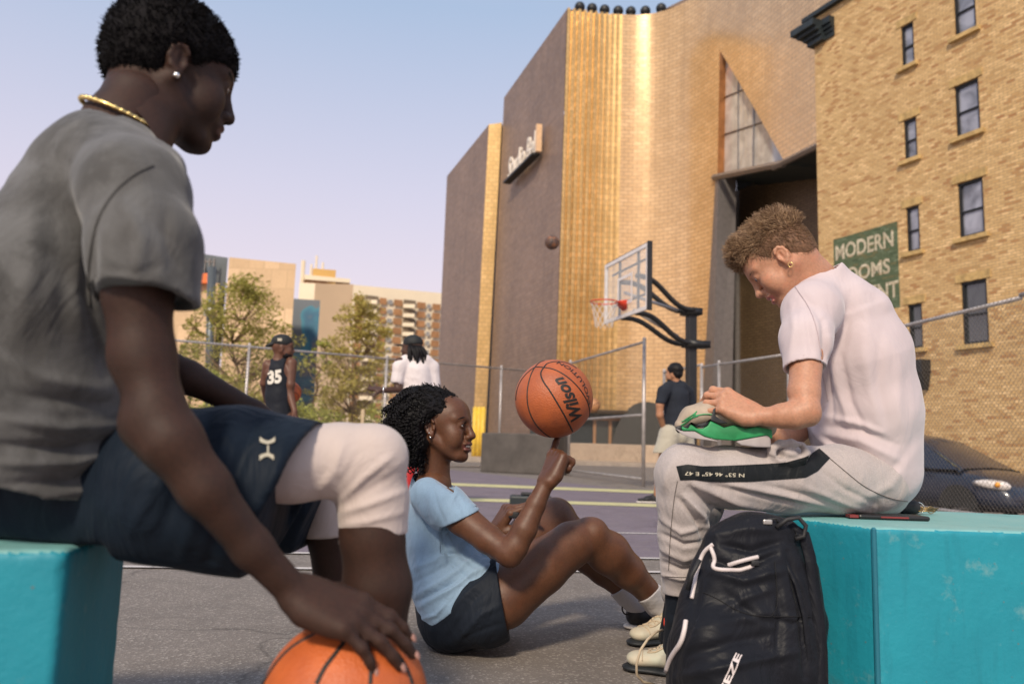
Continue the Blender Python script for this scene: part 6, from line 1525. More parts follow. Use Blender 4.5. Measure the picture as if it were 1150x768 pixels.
# hair: shaved sides and a long textured top
F = Field([rc0.x - .2, rc0.y - .16, rc0.z - .2], [rc0.x + .2, rc0.y + .16, rc0.z + .2], .0028)
F.ell(Wr(-.014, 0, .040), (.0962, .0762, .0848), .01, '+', rR); F.ell(Wr(-.050, 0, .000), (.058, .064, .068), .02, '+', rR)
F.ell(Wr(.062, 0, -.022), (.060, .11, .070), .008, '-', rR)
for y in (-1, 1): F.ell(Wr(-.002, .085 * y, -.010), (.025, .03, .040), .006, '-', rR)
F.cutbox(rc0 - V(.2, .2, .2), rc0 + V(.2, .2, .2), Wr(-.05, 0, -.048), rR @ V(-.2, 0, -.98), .006)
hs_ = link('hair', F.mesh('hair'), m_hair_s, rb0)
F = Field([rc0.x - .24, rc0.y - .16, rc0.z - .2], [rc0.x + .2, rc0.y + .16, rc0.z + .22], .003)
F.ell(Wr(-.010, 0, .085), (.092, .064, .052), .02, '+', rR); F.ell(Wr(.050, 0, .098), (.042, .052, .038), .02, '+', rR); F.ell(Wr(-.068, 0, .060), (.044, .058, .054), .02, '+', rR); F.ell(Wr(.074, .005, .098), (.020, .038, .018), .02, '+', rR)
F.wob(.0035, 95, 9); ht = link('hair', F.mesh('hair'), m_hair_r, rb0)
rnd = random.Random(5); vsn = [v.co.copy() for v in ht.data.vertices]; nsn = [v.normal.copy() for v in ht.data.vertices]
for mi_, (m_, cnt) in enumerate(((m_hair_r, 6500), (m_hair_r2, 4200))):
    b = MB()
    for i in range(cnt):
        j = rnd.randrange(len(vsn)); p = vsn[j]; n = nsn[j]; lc = rR.transposed() @ (p - rc0)
        if lc.z < .045: continue
        fr_ = max(0, min(1, (lc.x + .08) / .17)); cl = math.sin(lc.x * 70 + 2) * math.cos(lc.y * 60 + mi_)
        sw = rR @ V(.9 * math.sin(lc.y * 46 + lc.x * 30), .9 * math.sin(lc.x * 52 + lc.z * 40), .25); dr = (n * (.75 + .3 * cl) + rR @ V(.10 + .40 * fr_, 0, .22 - .15 * fr_) + sw * .42 + V(rnd.gauss(0, .16), rnd.gauss(0, .16), rnd.gauss(0, .16))).normalized()
        L = rnd.uniform(.016, .042) * (.75 if lc.x > .07 else 1); u = dr.cross(n + V(.01, .02, .03)).normalized(); v = dr.cross(u); a0 = math.sin(lc.x * 80) * 3 + rnd.gauss(0, .5); cw = rnd.uniform(.0015, .0042); pts_ = []
        for q_ in range(8):
            t = q_ / 7; a = a0 + 5.5 * t; pts_.append(p - n * .003 + dr * L * t + (u * math.cos(a) + v * math.sin(a)) * cw * t * 1.8 - n * L * .12 * t * t)
        b.tube(pts_, [.00075, .00075, .0007, .0007, .0006, .0005, .0004, .0002], 3, False)
    b.build('strands', m_, ht, True, merge=False)
# short fuzz at the back and sides
vsn = [v.co.copy() for v in hs_.data.vertices]; nsn = [v.normal.copy() for v in hs_.data.vertices]; b = MB()
for i in range(9000):
    j = rnd.randrange(len(vsn)); p = vsn[j]; n = nsn[j]; lc = rR.transposed() @ (p - rc0); L = .004 + .011 * max(0, min(1, (lc.z + .02) / .09))
    d = (n * .35 + rR @ V(-.35, 0, -.6) + V(rnd.gauss(0, .2), rnd.gauss(0, .2), rnd.gauss(0, .2))).normalized(); b.tube([p - n * .001, p + d * L * .5, p + d * L - V(0, 0, L * .15)], [.0005, .0005, .0002], 3, False)
b.build('fuzz', m_hair_r, hs_, True, merge=False)
# tee
lo, hi = bounds([(860, 290, 1.9), (1050, 565, 2.75)], .06); F = Field(lo, hi, .0036)
chainp(F, [(926, 313, 2.265, 24.5), (930, 326, 2.28, 27), (938, 350, 2.29, 44), (956, 405, 2.3, 56), (968, 465, 2.31, 57), (974, 525, 2.31, 52)], .02, flat=((0, 1, 0), 1.27))
chainp(F, [(920, 328, 2.22, 24), (912, 350, 2.14, 31), (905, 380, 2.06, 26), (903, 415, 2.02, 22.5)], .035); chainp(F, [(925, 330, 2.36, 24), (915, 352, 2.46, 30), (912, 405, 2.52, 24)], .035)
chainp(F, [(972, 352, 2.28, 24), (985, 390, 2.3, 26), (992, 440, 2.31, 24), (993, 500, 2.32, 24), (990, 530, 2.32, 25)], .04, flat=((0, 1, 0), 1.6))
# folds: waist bunching and pulls from the armpit
F.wob(.0020, 24, 33)
F.cutbox(P(870, 440, 1.85) - V(.02, 0, .03), P(925, 395, 2.12) + V(.0, .05, .06), P(904, 413, 2.02), V(-.02, -.35, -.93), .002); F.cyl(P(903.5, 407, 2.025), P(903, 450, 1.99), .0445)
F.cutbox(P(860, 600, 1.9), P(1060, 480, 2.8), P(965, 535, 2.1), V(-.42, -.1, -.90), .006)
F.cutpx([(880, 345, 2.0), (1000, 250, 2.6)], .02, P(932, 301, 2.28), V(-.45, 0, .89), .004); F.cone(P(915, 300, 2.24), P(934, 325, 2.27), .064, .060, .002, '-')
me = F.mesh('tee')
folds(me, [([(922, 498), (960, 520), (1000, 545)], 4.5, .009), ([(918, 492), (960, 505), (1002, 530)], 4, -.008), ([(925, 486), (965, 494), (1012, 518)], 5, .008), ([(930, 478), (970, 484), (1008, 500)], 4, -.006), ([(928, 468), (960, 474), (990, 486)], 4, .008), ([(925, 505), (950, 522), (985, 548)], 3, -.009), ([(1030, 500), (1010, 530), (985, 552)], 6, .004), ([(1034, 480), (1015, 515), (990, 538)], 6, -.004),
 ([(925, 360), (928, 410), (935, 470)], 4, -.012), ([(932, 380), (940, 430), (955, 480)], 5, .009), ([(945, 400), (955, 450), (975, 490)], 4, -.006), ([(975, 340), (970, 400), (985, 470)], 8, .006), ([(990, 370), (985, 430), (1000, 490)], 6, -.005), ([(955, 330), (950, 370), (945, 400)], 6, -.005), ([(1010, 400), (1008, 450), (1015, 490)], 6, .005),
 ([(888, 340), (892, 370), (886, 405)], 4, .004), ([(905, 345), (908, 375), (912, 400)], 4, -.005), ([(898, 330), (915, 345), (925, 365)], 4, -.005), ([(912, 480), (920, 492), (935, 500)], 3.5, .010), ([(914, 470), (924, 460), (930, 440)], 3, -.007)])
tr0 = link('tee', me, m_tee_pale, rb0)
sf = Surf([tr0]); sf.line([(893, 322), (912, 350), (921, 385), (924, 425), (930, 450)], .0013, 'seam', M('seam_pale', (.46, .38, .40), .9), tr0);
# joggers
lo, hi = bounds([(735, 480, 1.9), (1045, 590, 2.75), (740, 680, 2.2)], .05); F = Field(lo, hi, .0036)
chainp(F, [(978, 541, 2.30, 36), (986, 549, 2.30, 31)], .02, flat=((0, 1, 0), 1.35))
chainp(F, [(984, 541, 2.22, 35), (940, 538, 2.17, 37), (880, 538, 2.12, 36), (820, 536, 2.09, 33.5), (775, 534, 2.08, 31)], .02); chainp(F, [(773, 536, 2.08, 31), (768, 560, 2.09, 28), (767, 600, 2.12, 26), (765, 637, 2.15, 23)], .02); chainp(F, [(765, 642, 2.155, 19.5), (764, 664, 2.17, 18.5)], .008)
F.ell(P(766, 530, 2.075), .068, .03)
chainp(F, [(984, 540, 2.42, 34), (880, 545, 2.50, 32), (790, 548, 2.54, 29), (772, 600, 2.55, 25), (763, 665, 2.56, 20)], .02)
F.wob(.0020, 36, 17)
# pocket swirl
pc = P(884, 508, 2.05)
for k_ in range(9):
    a0, a1 = k_ * .7, (k_ + 1) * .7; rr0 = .045
    F.cone(pc + V(rr0 * math.cos(a0), -.01, rr0 * .55 * math.sin(a0)), pc + V(rr0 * math.cos(a1), -.01, rr0 * .55 * math.sin(a1)), .009, .009, .01)
F.ell(pc + V(.004, .005, -.003), (.026, .03, .016), .008); F.ell(pc + V(-.022, -.02, -.006), (.010, .022, .010), .006, '-'); F.ell(pc + V(.028, -.02, .008), (.008, .02, .010), .006, '-')
F.cutbox(P(720, 700, 2.0), P(800, 640, 2.4), P(764, 667, 2.17), V(0, 0, -1), .003)
F.cutbox([P(860, 560, 2.1).x, lo[1], lo[2]], hi, V(0, 0, .4795), V(0, 0, -1), .01)
F.cutbox(P(900, 560, 1.9), P(1060, 470, 2.8), P(965, 520, 2.2) + V(0, 0, .085), V(.42, 0, .90), .01)
me = F.mesh('joggers')
folds(me, [([(775, 548), (800, 570), (830, 582)], 3.5, -.012), ([(782, 545), (830, 565), (880, 576)], 4, .010), ([(768, 556), (790, 580), (795, 600)], 3, .010), ([(762, 560), (782, 585), (794, 612)], 2.6, -.011), ([(740, 580), (765, 598), (795, 590)], 3.5, .008), ([(740, 598), (768, 612), (794, 608)], 3, -.009), ([(740, 615), (768, 628), (792, 622)], 3.5, .008), ([(742, 630), (765, 640), (788, 638)], 3, -.008),
 ([(800, 545), (860, 558), (930, 572)], 3.5, -.008), ([(820, 545), (880, 556), (940, 572)], 4, .007), ([(860, 545), (910, 558), (960, 574)], 3.5, -.007), ([(900, 545), (935, 560), (975, 576)], 4, .006), ([(925, 530), (950, 550), (985, 566)], 3.5, -.006), ([(770, 505), (790, 512), (810, 520)], 4, .004), ([(760, 512), (750, 530), (745, 550)], 5, .005), ([(742, 645), (765, 650), (786, 648)], 2.2, .006), ([(835, 505), (860, 512), (872, 516)], 3, -.006), ([(1020, 520), (1000, 545), (960, 565)], 5, .006)])
jg = link('joggers', me, m_jog, rb0)
sj = Surf([jg]); m_stripe = clothM('stripe_black', (.012, .014, .016), fold=.3, fs=18, rough=.5, heather=0)
def lerpl(pts_, t):
    t = t * (len(pts_) - 1); i = min(len(pts_) - 2, int(t)); f = t - i; return (pts_[i][0] + (pts_[i + 1][0] - pts_[i][0]) * f, pts_[i][1] + (pts_[i + 1][1] - pts_[i][1]) * f)
top_ = [(759.5, 523.5), (772, 521.5), (788, 523.5), (815, 523), (840, 522), (862, 521), (885, 518.5), (902, 514), (912, 509), (920, 504)]; bot_ = [(764, 539), (778, 538.5), (795, 540.5), (815, 541.2), (840, 540.8), (865, 539), (888, 537.5), (905, 536), (918, 529), (932, 514.5)]
def stp(x, y): a = lerpl(bot_, x); c = lerpl(top_, x); return a[0] + (c[0] - a[0]) * y, a[1] + (c[1] - a[1]) * y
sj.decal(gridmesh(70, 8), stp, 'side_stripe', m_stripe, jg, .002)
tme = subdiv_text('N 53° 46 45" E 47', .012, 0, 2); mxx = max(v.co.x for v in tme.vertices)
sj.decal(tme, lambda x, y: (802.5 - x / mxx * 33.5, 532.4 + y * 5.6 - x / mxx * 1.2), 'lettering', m_logo, jg, .0035)
sj.line([(747, 647), (765, 648.5), (783, 647)], .0011, 'seam', M('seam_dark', (.10, .085, .08), .9), jg); sj.line([(932, 515), (950, 530), (972, 548), (1000, 560), (1020, 563)], .0011, 'seam', M('seam_dark', (.10, .085, .08), .9), jg); sj.line([(761, 540), (757, 560), (753, 600), (751, 640)], .0009, 'seam', M('seam_dark', (.10, .085, .08), .9), jg)
# black under-tights below the cuff
F = Field(*bounds([(740, 640, 2.1), (790, 740, 2.7)], .08), .004); chainp(F, [(764, 655, 2.17, 17), (763, 690, 2.20, 15), (760, 725, 2.24, 15)], .01); link('tights', F.mesh('t'), m_short_blk, rb0)
F = Field(*bounds([(735, 640, 2.4), (790, 740, 2.8)], .08), .005); chainp(F, [(762, 655, 2.56, 13.5), (758, 690, 2.58, 12.5), (752, 714, 2.62, 12)], .01); link('tights', F.mesh('t'), m_short_blk, rb0)
# worn cream trainers
m_shoe_c = M('shoe_cream', (.56, .47, .35), .65, var=.12, vs=14, bmp=.25, bs=260, col2=(.50, .50, .40)); m_sole_b = M('shoe_sole_black', (.015, .018, .022), .6); m_lace = M('lace', (.52, .42, .30), .8)
for k_, (toe, heel) in enumerate(((G(703, 752), G(760, 757)), (G(710, 726), G(752, 720)))):
    toe = V(toe.x - .01, toe.y, 0); dr = (V(heel.x, heel.y, 0) - toe).normalized(); heel = toe + dr * .29
    lo_ = [min(toe.x, heel.x) - .08, min(toe.y, heel.y) - .1, -.005]; hi_ = [max(toe.x, heel.x) + .1, max(toe.y, heel.y) + .1, .2]
    F = Field(lo_, hi_, .0034); shoe(F, heel, toe, V(0, 0, 1), w=.045, h=.075); 
    u_ = dr * -1; F.cone(heel + u_ * .10 + V(0, 0, .07), heel + u_ * .07 + V(0, 0, .135), .040, .034, .02); F.cone(heel + u_ * .11 + V(0, 0, .13), heel + u_ * .105 + V(0, 0, .155), .026, .012, .015)
    st_ = link('trainer', F.mesh('t'), m_shoe_c, rb0)
    F = Field(lo_, hi_, .0034); shoe(F, heel, toe, V(0, 0, 1), part='sole', w=.0445); link('sole', F.mesh('t'), m_sole_b, st_)
    laces(st_, heel, toe, m_lace)
    if k_ == 0:
        b = MB(); b.tube([P(744, 707, 2.26), P(737, 709, 2.22), P(727, 718, 2.17), P(719, 730, 2.15), (P(715, 745, 2.15)), P(715, 757, 2.16), P(722, 765, 2.18), P(735, 768, 2.2)], .0035, 8); b.build('lace', m_lace, st_, True)
        b = MB(); b.tube([P(748, 694, 2.24), P(747.5, 700, 2.235), P(749.5, 707, 2.235)], .006, 8); b.build('pull_tab', M('tab_red', (.62, .05, .02), .5), st_, True)
# ================================================================== sneaker in his hands
sn_ = thing('sneaker', P(812, 478, 2.06), 'green and beige sneaker with chunky sole held in the pale man\'s hands', 'sneaker')
m_up = M('sneaker_beige', (.42, .34, .26), .8, var=.15, vs=25, bmp=.4, bs=350, bd=.002); m_gr = M('sneaker_green', (.015, .20, .065), .5, var=.25, vs=18, col2=(.03, .34, .12)); m_gry = M('sneaker_outsole', (.42, .38, .38), .7, var=.1, vs=20); m_bk = M('sneaker_black', (.02, .022, .025), .5)
SD = 2.075
def zpx(x, y): return 740 + x / 8.214, 435 + y / 8.214
def sl_prism(name, pts_, d0, d1, m, parent, bev=.004):
    q = [zpx(*t) for t in pts_]; b = MB(); b.prism([P(x, y, d0) for x, y in q], [P(x, y, d1) for x, y in q]); o = b.build(name, m, parent)
    md = o.modifiers.new('b', 'BEVEL'); md.width = bev; md.segments = 3; md.limit_method = 'ANGLE'; md.angle_limit = R_(50); o.data.polygons.foreach_set('use_smooth', [True] * len(o.data.polygons)); return o
F = Field(*bounds([(750, 440, 2.0), (880, 510, 2.15)], .06), .0022)
def up(x, y, d, r): x, y = zpx(x, y); return (x, y, d, r)
chainp(F, [up(195, 345, SD, 6), up(300, 275, SD, 11), up(440, 240, SD, 12.5), up(560, 265, SD, 14), up(760, 310, SD, 13), up(930, 345, SD + .0, 12), up(985, 370, SD, 11)], .02, flat=((0, 1, 0), 1.5)); F.cone(P(*zpx(620, 240), SD), P(*zpx(930, 270), SD), .035, .02, .01, '-', flat=((0, 1, 0), 1.2)) if 0 else None
usn = link('upper', F.mesh('u'), m_up, sn_)
mid = sl_prism('midsole', [(205, 360), (250, 365), (300, 335), (345, 375), (400, 380), (450, 350), (475, 305), (520, 330), (600, 370), (700, 345), (800, 380), (900, 360), (1045, 390), (1045, 480), (1000, 440), (700, 492), (520, 480), (420, 452), (330, 402), (215, 402)], SD - .062, SD + .055, m_gr, sn_)
sl_prism('outsole', [(150, 378), (205, 400), (330, 404), (420, 454), (520, 484), (560, 500), (400, 480), (300, 466), (215, 435)], SD - .058, SD + .05, m_gry, sn_); sl_prism('outsole', [(700, 494), (860, 462), (1000, 436), (1028, 440), (1034, 555), (900, 552), (760, 535)], SD - .058, SD + .05, m_gry, sn_)
sl_prism('toe_guard', [(150, 365), (212, 345), (218, 400), (180, 425), (155, 395)], SD - .055, SD + .05, m_bk, sn_)
sl_prism('wave_band', [(225, 365), (290, 325), (330, 345), (420, 328), (480, 290), (500, 200), (525, 185), (520, 260), (580, 300), (640, 330), (560, 335), (505, 315), (470, 302), (447, 350), (400, 372), (345, 368), (300, 330), (270, 378)], SD - .064, SD - .03, m_bk, sn_, .002)
us = Surf([usn]); 
for l in ([(205, 350), (300, 290), (340, 240)], [(215, 315), (290, 285), (360, 262)], [(330, 262), (420, 245), (500, 250)], [(240, 300), (320, 250), (350, 222)]): us.line([zpx(*q) for q in l], .0016, 'green_line', m_gr, usn, step=2)
# ================================================================== backpack
m_bag = clothM('backpack_black', (.010, .011, .015), (.014, .015, .020), fold=.5, fs=9, rough=.45, sheen=.05); m_pipe = M('piping_white', (.62, .55, .54), .5)
bp_ = thing('backpack', HX(840, 1.98, 0), 'black backpack with white piping leaning against the right turquoise block', 'backpack')
lo, hi = bounds([(735, 570, 1.75), (930, 780, 2.2)], .06); lo[2] = 0.0; F = Field([lo[0], lo[1], -.01], hi, .0036)
zb = P(840, 600, 1.96).z
chainp(F, [(835, 800, 1.93, 82), (838, 740, 1.93, 80), (842, 680, 1.94, 70), (846, 640, 1.95, 60)], .03, flat=((0, 1, 0), .62)); chainp(F, [(846, 640, 1.95, 54), (848, 620, 1.955, 34)], .03, flat=((0, 1, 0), .62))
chainp(F, [(808, 608, 1.93, 15), (842, 599, 1.93, 19), (882, 600, 1.95, 16)], .02); chainp(F, [(806, 622, 1.92, 13), (840, 634, 1.90, 10), (866, 625, 1.92, 9)], .02)
chainp(F, [(900, 640, 1.97, 18), (912, 700, 1.97, 14), (914, 790, 1.97, 14)], .02); chainp(F, [(795, 720, 1.86, 30), (820, 790, 1.84, 45)], .05)
F.wob(.0016, 26, 41); F.cutbox([lo[0], lo[1], -.01], hi, V(0, 0, .003), V(0, 0, -1), .004)
me = F.mesh('bag')
folds(me, [([(800, 628), (830, 640), (872, 622)], 4, -.012), ([(795, 640), (835, 652), (880, 640)], 5, .010), ([(812, 612), (845, 618), (878, 608)], 4, -.010), ([(800, 600), (840, 594), (885, 594)], 5, .008), ([(862, 690), (890, 700), (912, 695)], 4, -.008), ([(870, 640), (878, 690), (872, 740)], 5, -.010), ([(800, 700), (860, 690), (905, 700)], 6, .008), ([(760, 760), (830, 745), (900, 730)], 6, .009), ([(775, 735), (820, 722), (870, 712)], 6, -.008),
 ([(788, 640), (780, 690), (760, 740)], 4, -.006), ([(815, 665), (845, 690), (875, 700)], 5, -.007), ([(805, 690), (840, 670), (870, 660)], 5, .006), ([(885, 620), (900, 680), (905, 760)], 4, -.012)])
bg_ = link('bag', me, m_bag, bp_); sb_ = Surf([bg_])
sb_.line([(801, 611), (793, 617), (788, 625), (783, 641), (777, 672)], .0052, 'piping', m_pipe, bp_); sb_.line([(798, 614), (803.6, 628), (799.5, 637), (807.7, 640), (829, 640.5), (843, 637), (849, 633)], .0052, 'piping', m_pipe, bp_); sb_.line([(818, 634), (835, 629), (851, 625)], .0052, 'piping', m_pipe, bp_)
sb_.line([(770.6, 697), (769, 708), (765, 722), (757, 733), (752, 742), (748, 755), (744, 768), (741, 780)], .006, 'piping', m_pipe, bp_)
for l in ([(870, 630), (874, 680), (866, 692)], [(866, 692), (835, 690), (806, 672), (790, 665)], [(868, 692), (910, 692)]): sb_.line(l, .0012, 'seam', M('bag_seam', (.004, .004, .006), .8), bg_)
b = MB(); b.tube([P(849, 634, 1.87), P(840, 645, 1.865), P(834, 655, 1.865), P(833, 665, 1.87)], .0035, 6); b.rbox(P(848, 632, 1.865), (.02, .01, .014), .003); b.build('zip_pull', m_shoe_blk, bp_, True)
b = MB(); b.tube([P(786, 628, 1.87), P(777, 645, 1.87), P(772, 662, 1.87)], .0055, 6); b.build('zip_pull', m_shoe_blk, bp_, True)
b = MB(); b.tube([P(858, 588, 1.90), P(863, 583, 1.90), P(872, 582, 1.90), P(874, 587, 1.90)], .003, 6); b.tube([P(872, 592, 1.89), P(884, 583, 1.89), P(897, 581, 1.89), P(905, 590, 1.89), P(903, 602, 1.89), P(893, 605, 1.89)], .0055, 8); b.build('haul_loop', m_shoe_blk, bp_, True)
b = MB(); b.rbox(P(862, 586, 1.893), (.022, .008, .012), .003); b.build('buckle', M('buckle_grey', (.5, .48, .46), .4, .8), bp_)
def strap(pts_, w_, t_, name):
    b = MB(); q = [P(*p) for p in pts_]; L, R2 = [], []
    for i, p in enumerate(q):
        d = (q[min(i + 1, len(q) - 1)] - q[max(i - 1, 0)]).normalized(); s_ = d.cross(V(.2, -1, 0)).normalized() * w_ / 2; L.append(p - s_); R2.append(p + s_)
    for i in range(len(q) - 1):
        n = V(0, -t_, 0); b.add([L[i], R2[i], R2[i] + n, L[i] + n, L[i + 1], R2[i + 1], R2[i + 1] + n, L[i + 1] + n], [[0, 1, 5, 4], [1, 2, 6, 5], [2, 3, 7, 6], [3, 0, 4, 7]])
    o = b.build(name, m_bag, bp_, True); return o
strap([(878, 600, 1.93), (890, 593, 1.92), (902, 600, 1.91), (909, 625, 1.90), (913, 655, 1.89), (918, 690, 1.88), (922, 730, 1.87), (923, 780, 1.86)], .028, .007, 'shoulder_strap'); 
strap([(866, 612, 1.91), (880, 628, 1.885), (894, 655, 1.865), (903, 690, 1.855), (908, 735, 1.85), (910, 785, 1.85)], .012, .006, 'shoulder_strap')
tme = subdiv_text('EEZE', .035, 0, 2, 1.0); mxx = max(v.co.x for v in tme.vertices); myy = max(v.co.y for v in tme.vertices)
dx_, dy_ = (830 - 811) / 2, (734 - 778) / 2; ln = math.hypot(dx_, dy_)
sb_.decal(tme, lambda x, y: (820.5 + x / mxx * dx_ + y / myy * 4.4 * (dy_ / ln), 756 + x / mxx * dy_ - y / myy * 4.4 * (dx_ / ln) * 1.0), 'lettering', m_pipe, bg_, .002)
# ================================================================== things lying on the block
b = MB(); pa, pb = G(958, 582.5, ZB), G(1049, 585.5, ZB); dd = (pb - pa).normalized(); ang = math.atan2(dd.y, dd.x); Rz = Matrix.Rotation(ang, 3, 'Z'); c_ = (pa + pb) / 2 + V(-.01, .03, 0)
b.rbox((c_.x + .012, c_.y, ZB + .0065), ((pb - pa).length * .88, .075, .012), .005, Rz); ph = b.build('phone', M('phone_case', (.012, .011, .012), .4)); tag(ph, 'black phone in a red edged case lying flat on the right turquoise block', 'phone')
b = MB(); b.box((c_.x + Rz.col[0][0] * -.0 + .01, c_.y - .0375, ZB + .0075), ((pb - pa).length * .34, .004, .004), Rz); b.box((c_.x - (pb - pa).length * .45, c_.y - .02, ZB + .0075), (.022, .03, .007), Rz); b.build('red_trim', M('case_red', (.22, .03, .03), .5), ph)
kk = thing('keys', G(1030, 578, ZB), 'bunch of keys with black fob and brass clip on the right block', 'keys')
k0 = G(1026, 578, ZB); b = MB(); b.rbox(k0 + V(.0, .03, .020), (.065, .035, .040), .014); b.tube([k0 + V(-.03 + .018 * math.cos(a), .03, .02 + .014 * math.sin(a)) for a in [i * .5 for i in range(14)]], .0035, 6); b.build('fob', m_shoe_blk, kk, True)
b = MB(); 
for i in range(5):
    a = k0 + V(.028, .02 + .008 * i, .010 + .005 * (i % 3)); e_ = a + V(.045 + .012 * (i % 2), -.004 * i, .004 * (i % 2)); b.tube([a, e_], .0022, 6); b.sphere(a, (.009, .009, .003), 10, 6)
b.tube([k0 + V(.06 + .010 * math.cos(a), .02, .014 + .010 * math.sin(a)) for a in [i * .5 for i in range(14)]], .0012, 6); b.build('key', M('brass', (.30, .21, .10), .4, .9), kk, True)
b = MB(); b.tube([k0 + V(.03 + .016 * math.cos(a), .03, .018 + .016 * math.sin(a)) for a in [i * .5 for i in range(14)]], .0016, 6); b.build('ring', m_silver, kk, True)
# ================================================================== the three players in the background
m_skin_b = skinM('skin_brown', (.11, .048, .028), .5, (.14, .06, .036), sub=0); m_skin_t = skinM('skin_tan', (.36, .175, .095), .5, sub=0)
m_jersey = clothM('jersey_black', (.016, .018, .024), fold=.4, fs=8, rough=.6); m_teew = clothM('tee_white', (.66, .60, .60), fold=.4, fs=8); m_teed = clothM('tee_charcoal', (.022, .026, .036), fold=.4, fs=8)
m_shorts_s = clothM('shorts_stone', (.40, .37, .30), fold=.4, fs=8); m_redc = M('red_cloth', (.42, .02, .02), .7); m_capm = M('cap_black', (.010, .012, .013), .7, var=.3, vs=20)
# generic builder: pixel joints, all at about one depth
def figure(label, d, skin, neck, head_px, yaw, hipz, arms, legs, torso, h=.007, pitch=0, hs=1.0):
    root = thing('person', V(HX(neck[0], d).x, d, 0), label, 'person')
    allp = [(q[0], q[1], q[2]) for ch in arms + legs + [torso] for q in ch]; lo, hi = bounds(allp + [(head_px[0], head_px[1] - 25, d)], .1); lo[2] = -.004
    F = Field(lo, hi, h)
    chainp(F, torso, .03, flat=((1, 0, 0), 1.25)); 
    for ch in arms + legs: chainp(F, ch, .015)
    for ch in arms: chainp(F, [(torso[1][0], torso[1][1], d, 4), (ch[0][0], ch[0][1] + 2, ch[0][2], 4)], .02)
    R = head_rot(R_(yaw), R_(pitch)); c = P(head_px[0], head_px[1], d); W = head(F, c, R, hs, hi=False); F.cone(W(-.02, 0, -.03), P(neck[0], neck[1], d), .052, .055, .02)
    return root, F, R, c, W
def simple_hand(F, w, d, k=1.0):
    d = Vector(d).normalized(); b_ = d.cross(V(0, 1, 0)).normalized(); hand(F, w, d, b_ if b_.length > .1 else V(0, 0, 1), 1, k, fat=1.1)
# ---- number 35
D = 7.6
arms = [[(327, 408, D, 6.5), (326, 432, D - .03, 5), (325, 441, D - .02, 4.8), (331, 462, D - .08, 3.2)], [(301, 410, D, 6), (297, 430, D + .05, 4.8), (300, 450, D + .25, 3.8)]]
legs = [[(306, 470, D, 10), (306, 515, D, 7.2), (305, 545, D, 6), (304, 561, D, 4)], [(322, 470, D, 10), (324, 515, D + .1, 7.2), (327, 545, D + .1, 6), (327, 561, D + .15, 4)]]
root, F, R, c, W = figure('basketball player in black number 35 jersey and backwards cap, back turned', D, m_skin_b, (312, 408), (317.5, 391), 18, 0, arms, legs, [(313, 408, D, 7), (313, 418, D, 11), (313, 445, D, 10), (314, 470, D, 11)])
simple_hand(F, P(331, 463, D - .08), P(334, 472, D - .1) - P(331, 463, D - .08)); body = link('body', F.mesh('body'), m_skin_b, root)
F = Field(*bounds([(290, 395, D - .2), (335, 480, D + .2)], .08), .007); chainp(F, [(308, 407, D, 5.5), (318, 406, D, 5.5)], .03); chainp(F, [(313, 416, D, 12.2), (313, 445, D, 12), (314, 475, D, 13.5)], .03, flat=((1, 0, 0), 1.18)); F.wob(.004, 18, 3)
for q in ((326.5, 414, D), (300, 414, D)): F.ell(P(*q), (.055, .12, .10), .01, '-')
je = link('jersey', F.mesh('j'), m_jersey, body)
tme = subdiv_text('35', .05, 0, 1); mxx = max(v.co.x for v in tme.vertices); myy = max(v.co.y for v in tme.vertices)
Surf([je]).decal(tme, lambda x, y: (308.5 + x / mxx * 7.6, 424 - y / myy * 8.5 - x / mxx * 1.0), 'jersey_number', M('number_white', (.72, .68, .60), .6), je, .006)
F = Field(*bounds([(290, 465, D - .2), (345, 530, D + .3)], .08), .008); chainp(F, [(307, 475, D, 12), (306, 515, D, 11)], .02); chainp(F, [(322, 475, D, 12), (325, 515, D + .05, 11)], .02); F.cut(V(0, 0, P(315, 522, D).z), V(0, 0, -1)); link('shorts', F.mesh('s'), m_jersey, body)
F = Field(*bounds([(300, 368, D - .2), (332, 400, D + .2)], .1), .006); F.ell(W(-.010, 0, .058), (.102, .084, .078), .01, '+', R); F.cut(W(0, 0, .022), R @ V(-.1, 0, -1)); F.cone(W(-.10, 0, .030), W(-.150, 0, .012), .022, .012, .01, flat=((R @ V(0, 1, 0)).to_tuple(), 2.4)); link('cap', F.mesh('c'), m_capm, body)
b = MB(); b.rbox(W(-.035, -.083, .07), (.04, .008, .028), .003, R); b.build('cap_patch', m_logo, body)
F = Field(*bounds([(305, 380, D - .2), (332, 410, D + .2)], .1), .006); F.ell(W(.035, 0, -.062), (.060, .062, .050), .01, '+', R); F.ell(W(.085, 0, -.035), (.03, .05, .022), .01, '-', R); F.ell(W(-.02, 0, -.03), (.03, .08, .05), .01, '-', R); link('beard', F.mesh('b'), m_hair_b, body)
for px, dd in ((304, D), (327, D + .12)):
    a = V(HX(px, dd).x - .06, dd + .02, 0); t_ = a + V(.27, -.02, 0); fl = ([a.x - .1, a.y - .14, -.01], [a.x + .36, a.y + .12, .2])
    F = Field(*fl, .006); shoe(F, a, t_, V(0, 0, 1)); tr_ = link('trainer', F.mesh('t'), M('shoe_red', (.45, .03, .03), .6), body); F = Field(*fl, .006); shoe(F, a, t_, V(0, 0, 1), part='sole'); link('sole', F.mesh('t'), m_sole_w, tr_)
basketball(P(324.5, 441, D + .30), .1195, Matrix.Rotation(.7, 3, 'X'), 'red orange basketball held in front of the number 35 player', M('ball_far_orange', (.50, .10, .025), .5), 'basketballs', hi=False)
